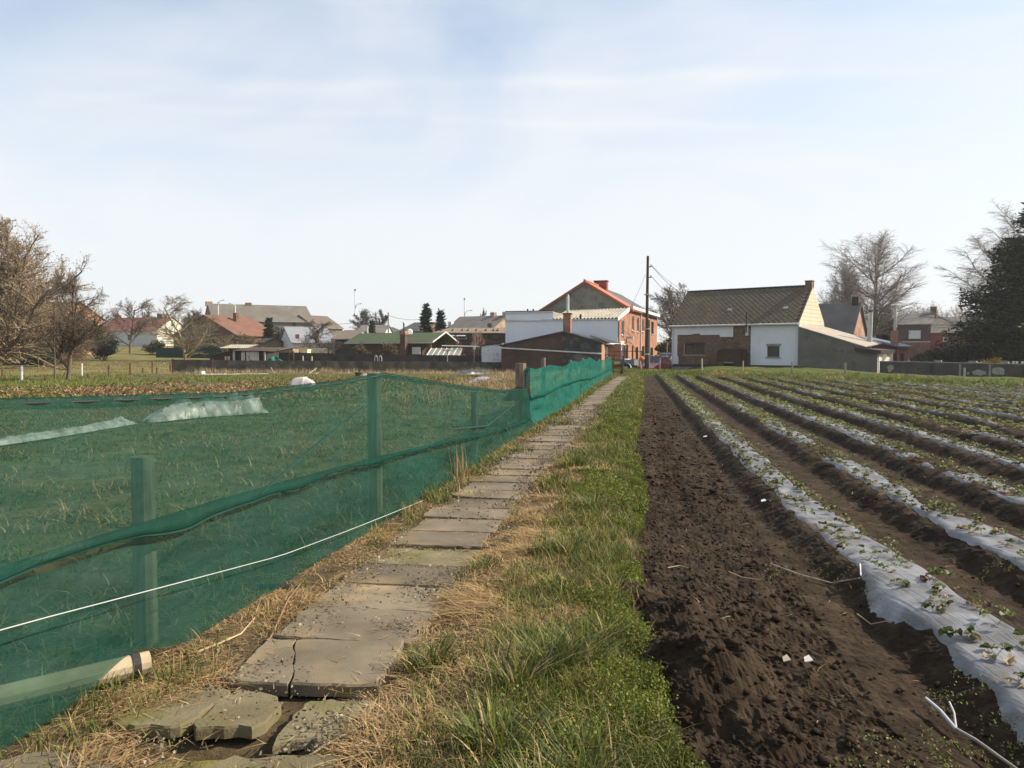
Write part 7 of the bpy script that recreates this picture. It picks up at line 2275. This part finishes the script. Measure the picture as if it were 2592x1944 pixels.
bush('thuja_bush', 247, 905, 98, 800, 36, 2600, .35, [(.11, .085, .038), (.085, .072, .032), (.13, .10, .05)], [.4, .3, .3], 'brownish conifer bush above the dark hedge clump')
bush('dark_yew', 262, 905, 94, 852, 48, 3200, .32, [DG, DG2, (.05, .055, .02)], [.5, .35, .15], 'round dark evergreen clump in the pasture', ratio=.7)
bush('olive_bush', 385, 905, 112, 862, 34, 1200, .3, [OL, DG2, (.06, .065, .03)], [.4, .3, .3], 'dull olive shrub under the lichened tree')
bush('olive_bush', 520, 905, 106, 852, 60, 2200, .32, [OL, (.09, .08, .035), DG2], [.4, .3, .3], 'broad olive shrubs in front of the gable fronted house')
bush('olive_bush', 630, 905, 105, 848, 50, 1800, .3, [(.10, .085, .04), OL, (.13, .10, .05)], [.4, .3, .3], 'tawny shrubs before the barn wall')
bare_tree('bare_tree', 329, 895, 115, 757, 62, 'bare upright tree before the red brown roof', 31, dict(up=[.03, .12, .08, .04], rmin=.018), tr=.17)
bare_tree('lichen_tree', 470, 911, 95, 748, 88, 'bare tree with yellowish lichened limbs before the gable fronted house', 33, dict(seg=[6, 6, 4, 3], kids=[3, 3, 3], start=[.1, .25, .2], up=[.0, .05, .06, .02], rmin=.014), pmat('olive_twig', (.15, .12, .07), (.19, .155, .095)), pmat('lichen_bark', (.24, .20, .09), (.32, .27, .13)), None, tr=.2)
bare_tree('round_bush_tree', 492, 900, 125, 790, 34, 'dense rounded bare shrub beside the gable fronted house', 36, dict(DENSE, rmin=.02, start=[.1, .1, .1]), tr=.12, stems=3)
bare_tree('curly_tree', 384, 880, 150, 772, 30, 'small curly topped tree behind the red brown roof', 37, dict(wig=[.12, .3, .35, .3], rmin=.025), tr=.15)
bare_tree('gnarled_tree', 810, 925, 75, 812, 54, 'gnarled bare fruit tree before the pale metal roof', 39, dict(wig=[.16, .28, .25, .2], start=[.15, .2, .2], rmin=.012), pmat('dark_twig', (.06, .045, .038), (.09, .07, .055)), None, None, tr=.13)
bare_tree('fruit_tree', 632, 905, 92, 858, 26, 'small bare fruit tree beside the tiny wooden hut', 40, dict(rmin=.014), tr=.08)
bare_tree('fruit_tree', 575, 905, 92, 846, 30, 'small bare fruit tree in front of the green screen', 45, dict(rmin=.014), pmat('olive_twig', (.15, .12, .07)), pmat('lichen_bark', (.24, .20, .09)), tr=.09)
bare_tree('pollard_tree', 918, 870, 132, 783, 30, 'round headed pollard behind the green chalet', 41, dict(DENSE, rmin=.022, start=[.45, .1, .1]), pmat('dark_twig', (.06, .045, .038)), tr=.2)
bare_tree('pollard_tree', 950, 870, 134, 785, 24, 'leaning pollard next to the small dark conifer', 42, dict(DENSE, rmin=.022, start=[.5, .1, .1]), pmat('dark_twig', (.06, .045, .038)), tr=.18, leanx=.25)
bare_tree('bare_tree', 1222, 870, 165, 782, 18, 'faint bare treetop behind the slate house chimneys', 43, dict(rmin=.03), tr=.15)
bare_tree('bare_tree', 1692, 925, 84, 722, 62, 'bare brown tree between the brick house and the bungalow', 51, dict(DENSE, rmin=.014), pmat('grey_brown_twig', (.12, .09, .065), (.16, .125, .09)), None, ([(.2, .14, .08), (.15, .1, .06)], [.5, .5], .12, .35), tr=.16)
bare_tree('bare_tree', 1735, 925, 92, 735, 40, 'bare treetop showing behind the left end of the bungalow', 52, dict(rmin=.016), pmat('grey_brown_twig', (.12, .09, .065)), tr=.14)
bush('olive_bush', 1688, 925, 72, 858, 26, 1500, .28, [(.06, .06, .03), (.09, .075, .04), DG2], [.4, .3, .3], 'dull undergrowth between the brick house and the bungalow')
bush('forsythia', 1694, 930, 58, 905, 6, 300, .12, [(.5, .33, .02), (.4, .28, .03)], [.6, .4], 'small yellow flowering shrub left of the bungalow')
BIRCH = dict(seg=[10, 6, 5, 4], kids=[3, 3, 3], start=[.25, .15, .1], up=[.06, .16, .06, -.05], wig=[.02, .07, .11, .13], ang=[.75, .6, .7], len=[.42, .42, .5], rmin=.010, apical=.75)
M_BT = pmat('birch_twig', (.20, .17, .155), (.26, .225, .205), scale=2)
M_BB = pmat('birch_bark', (.22, .19, .17), (.34, .31, .28), scale=5, c3=(.07, .06, .055), s3=1.4)
bare_tree('birch_tree', 2208, 920, 76, 592, 108, 'tall fine twigged birch behind the bungalow', 66, BIRCH, M_BT, M_BB, None, tr=.2, stems=1)
bare_tree('birch_tree', 2110, 920, 82, 660, 60, 'smaller birch with a leaning crown behind the bungalow gable', 62, BIRCH, M_BT, M_BB, None, tr=.13, stems=2)
bare_tree('birch_tree', 2512, 920, 69, 585, 125, 'weeping birch left of the spreading conifer', 65, dict(BIRCH, up=[.06, .10, .0, -.2]), M_BT, M_BB, None, tr=.17)
bare_tree('birch_tree', 2605, 920, 76, 492, 110, 'very tall birch rising above the spreading conifer', 64, dict(BIRCH, up=[.06, .12, .0, -.16]), M_BT, M_BB, None, tr=.24)
bush('brown_conifer', 2236, 920, 80, 782, 36, 3200, .35, [(.050, .042, .024), (.07, .055, .034), (.03, .032, .016)], [.4, .3, .3], 'dark brownish conifer behind the pale flue', cat='tree', clump=26)
def conifer(name, px, ybase, Y, ytop, hw, label, seed, n=9000, cols=None, size=.3, droop=.25, shape=1.0, group=None, zb=None, lift=.04, nb=150, vth=0.0):
    b = W(px, ybase, Y); z0 = float(terr(b.x, b.y)) if zb is None else zb
    H_ = W(px, ytop, Y).z - z0; R_ = hw / 1950 * Y
    r = np.random.RandomState(seed)
    root = empty(name, (b.x, b.y, z0), 0, label, 'tree', group)
    MB().tube((0, 0, -.2), (0, 0, H_ * .97), H_ * .02, .02, 7).build('trunk', M_BARK, root)
    t = np.sort(r.rand(nb)) ** .9 * (1 - lift) + lift
    az = r.rand(nb) * 6.283
    ln = R_ * (1 - t) ** shape * (.65 + .5 * r.rand(nb)) + .12
    segs = []; P = []; D = []
    per = np.maximum((n * ln / ln.sum()).astype(int), 4)
    for i in range(nb):
        base = np.array([0, 0, t[i] * H_]); d = np.array([math.cos(az[i]), math.sin(az[i]), 0])
        k = 5
        pts = [base + d * ln[i] * s + np.array([0, 0, ln[i] * (.18 * s - droop * 1.6 * s * s + .12 * s ** 3)]) for s in np.linspace(0, 1, k)]
        for q in range(k - 1):
            segs.append((pts[q], pts[q + 1], .03 * (1 - q / k) + .008, .03 * (1 - (q + 1) / k) + .006))
        s = r.rand(per[i]) ** .7
        sx = ln[i] * s
        pp = base + d * sx[:, None] + np.stack([0 * s, 0 * s, ln[i] * (.18 * s - droop * 1.6 * s * s + .12 * s ** 3)], -1)
        side = (r.rand(per[i]) - .5) * 2 * ln[i] * .30 * (1.15 - s)
        pp = pp + np.stack([-d[1] * side, d[0] * side, -np.abs(side) * .35 - (.12 + vth * r.rand(per[i])) * r.rand(per[i])], -1)
        P.append(pp)
    V, F = tubes_np(segs, 4)
    np_mesh('branches', V, F, M_BARK, root)
    P = np.concatenate(P)
    V, F, T = leaves(P, size * (.5 + .9 * r.rand(len(P))), pick(cols or [DG, DG2, (.012, .02, .010)], [.5, .25, .25], len(P)), .5, .34)
    np_mesh('crown', V, F, M_TINT, root, tint=T)
conifer('conifer_tree', 1079, 870, 95, 769, 19, 'taller of the twin dark conifers beside the workshop', 71, 4200, size=.42, shape=.62, droop=.1)
conifer('conifer_tree', 1116, 870, 95, 784, 17, 'shorter of the twin dark conifers beside the workshop', 72, 3400, size=.40, shape=.62, droop=.1)
conifer('conifer_tree', 682, 895, 108, 806, 18, 'dark conifer standing before the barn', 73, 3400, size=.45, shape=.75, droop=.12)
conifer('conifer_tree', 941, 870, 112, 812, 12, 'small dark conifer behind the green chalet roof', 74, 1800, size=.4, shape=.7, droop=.1)
conifer('conifer_tree', 1239, 870, 120, 818, 9, 'tiny yellowish conifer top before the slate house', 75, 700, [(.10, .09, .03), (.07, .07, .025)][:1] * 3, size=.4, shape=.6, droop=.1)
conifer('conifer_tree', 2648, 935, 54, 468, 258, 'large dark spreading conifer behind the low concrete wall', 76, 60000, size=.34, shape=.72, droop=.14, lift=.05, nb=420, vth=1.1)
bush('clipped_hedge', 720, 905, 100, 842, 19, 2600, .3, [(.060, .060, .022), (.085, .072, .028), DG2], [.45, .25, .3], 'square clipped olive hedge beside the dark conifer', cat='hedge', clump=60, flat=True)
bush('thorn_shrub', 990, 905, 66, 866, 34, 1500, .2, [(.13, .095, .045), (.09, .07, .035), (.07, .07, .03)], [.4, .3, .3], 'tangled brown shrub before the dark chalet wall')
bush('thorn_shrub', 912, 905, 66, 870, 28, 900, .2, [(.13, .095, .045), (.09, .07, .035)], [.6, .4], 'sparse brown shrub at the left end of the chalet wall')
bare_tree('sapling', 1212, 905, 63, 838, 18, 'slim pale sapling before the workshop wall', 81, dict(kids=[2, 2, 2], rmin=.012, up=[.05, .1, .1, .1]), pmat('pinkish_twig', (.24, .16, .12), (.3, .2, .15)), pmat('pinkish_twig', (.24, .16, .12)), tr=.05)
bush('red_twig_shrub', 1160, 905, 64, 864, 20, 500, .14, [(.22, .09, .06), (.16, .07, .05)], [.5, .5], 'reddish twigged shrub beside the workshop windows')
# right-hand gardens beyond the wall
bush('forsythia', 2522, 925, 49, 901, 29, 1500, .13, [(.42, .27, .012), (.32, .22, .02), (.12, .10, .03)], [.45, .3, .25], 'yellow flowering shrub beyond the low concrete wall')
bush('olive_hedge', 2325, 925, 51, 896, 30, 1500, .18, [(.10, .085, .03), (.07, .065, .025), DG2], [.4, .3, .3], 'olive brown shrub right of the red outbuilding', cat='hedge')
bush('dark_hedge', 2425, 925, 52, 889, 78, 4200, .2, [DG, DG2, (.045, .035, .022)], [.5, .3, .2], 'long dark hedge below the red row house', cat='hedge', ratio=.35, clump=40, flat=True)
bush('dark_hedge', 2590, 925, 53, 893, 60, 3000, .2, [DG, DG2, (.045, .035, .022)], [.5, .3, .2], 'dark hedge under the spreading conifer', cat='hedge', ratio=.4, clump=40, flat=True)
bush('holly_shrub', 2372, 925, 54, 872, 24, 1500, .2, [(.02, .032, .014), (.035, .05, .025), (.10, .12, .10)], [.5, .35, .15], 'glossy dark shrub before the red row house')
# far wood: reads as one mass
def far_wood():
    parts = []
    r = random.Random(5)
    allseg = []
    for i in range(22):
        px = 2240 + 17 * i + r.gauss(0, 5)
        Y = 190 + 25 * r.random()
        b = W(px, 880, Y); H_ = W(px, 768 + r.gauss(0, 7), Y).z - 3.2
        out = []
        grow(r, np.array([0, 0, 0.]), np.array([0, 0, 1.]), H_ * .8, .16, 0, dict(BARE, seg=[5, 4, 3], kids=[3, 3], start=[.3, .2], up=[.02, .1, .05], wig=[.05, .12, .15], rmin=.04), out)
        o_ = np.array([b.x, b.y, 3.0])
        allseg += [(s[0] + o_, s[1] + o_, s[2], s[3]) for s in out]
    V, F = tubes_np(allseg, 3)
    tag(np_mesh('far_wood', V, F, pmat('pale_grey_twig', (.20, .165, .15), (.25, .21, .19))), 'far belt of bare trees above the row houses', 'woodland', kind='stuff')  # pale twig colour for the far trees
far_wood()

# ================================================================== AIR
m, n, l, b = nt('thin_spring_haze')
n.remove(b)
pv = n.new('ShaderNodeVolumePrincipled')
pv.inputs['Color'].default_value = (.86, .89, .93, 1)
pv.inputs['Density'].default_value = .0004
pv.inputs['Anisotropy'].default_value = .35
l.new(pv.outputs['Volume'], n['Material Output'].inputs['Volume'])
hz = MB().box(-1900, 1900, -1000, 3100, -1.6, 24).build('haze', m)
tag(hz, 'thin pale haze lying over the fields and houses', 'haze', kind='stuff')
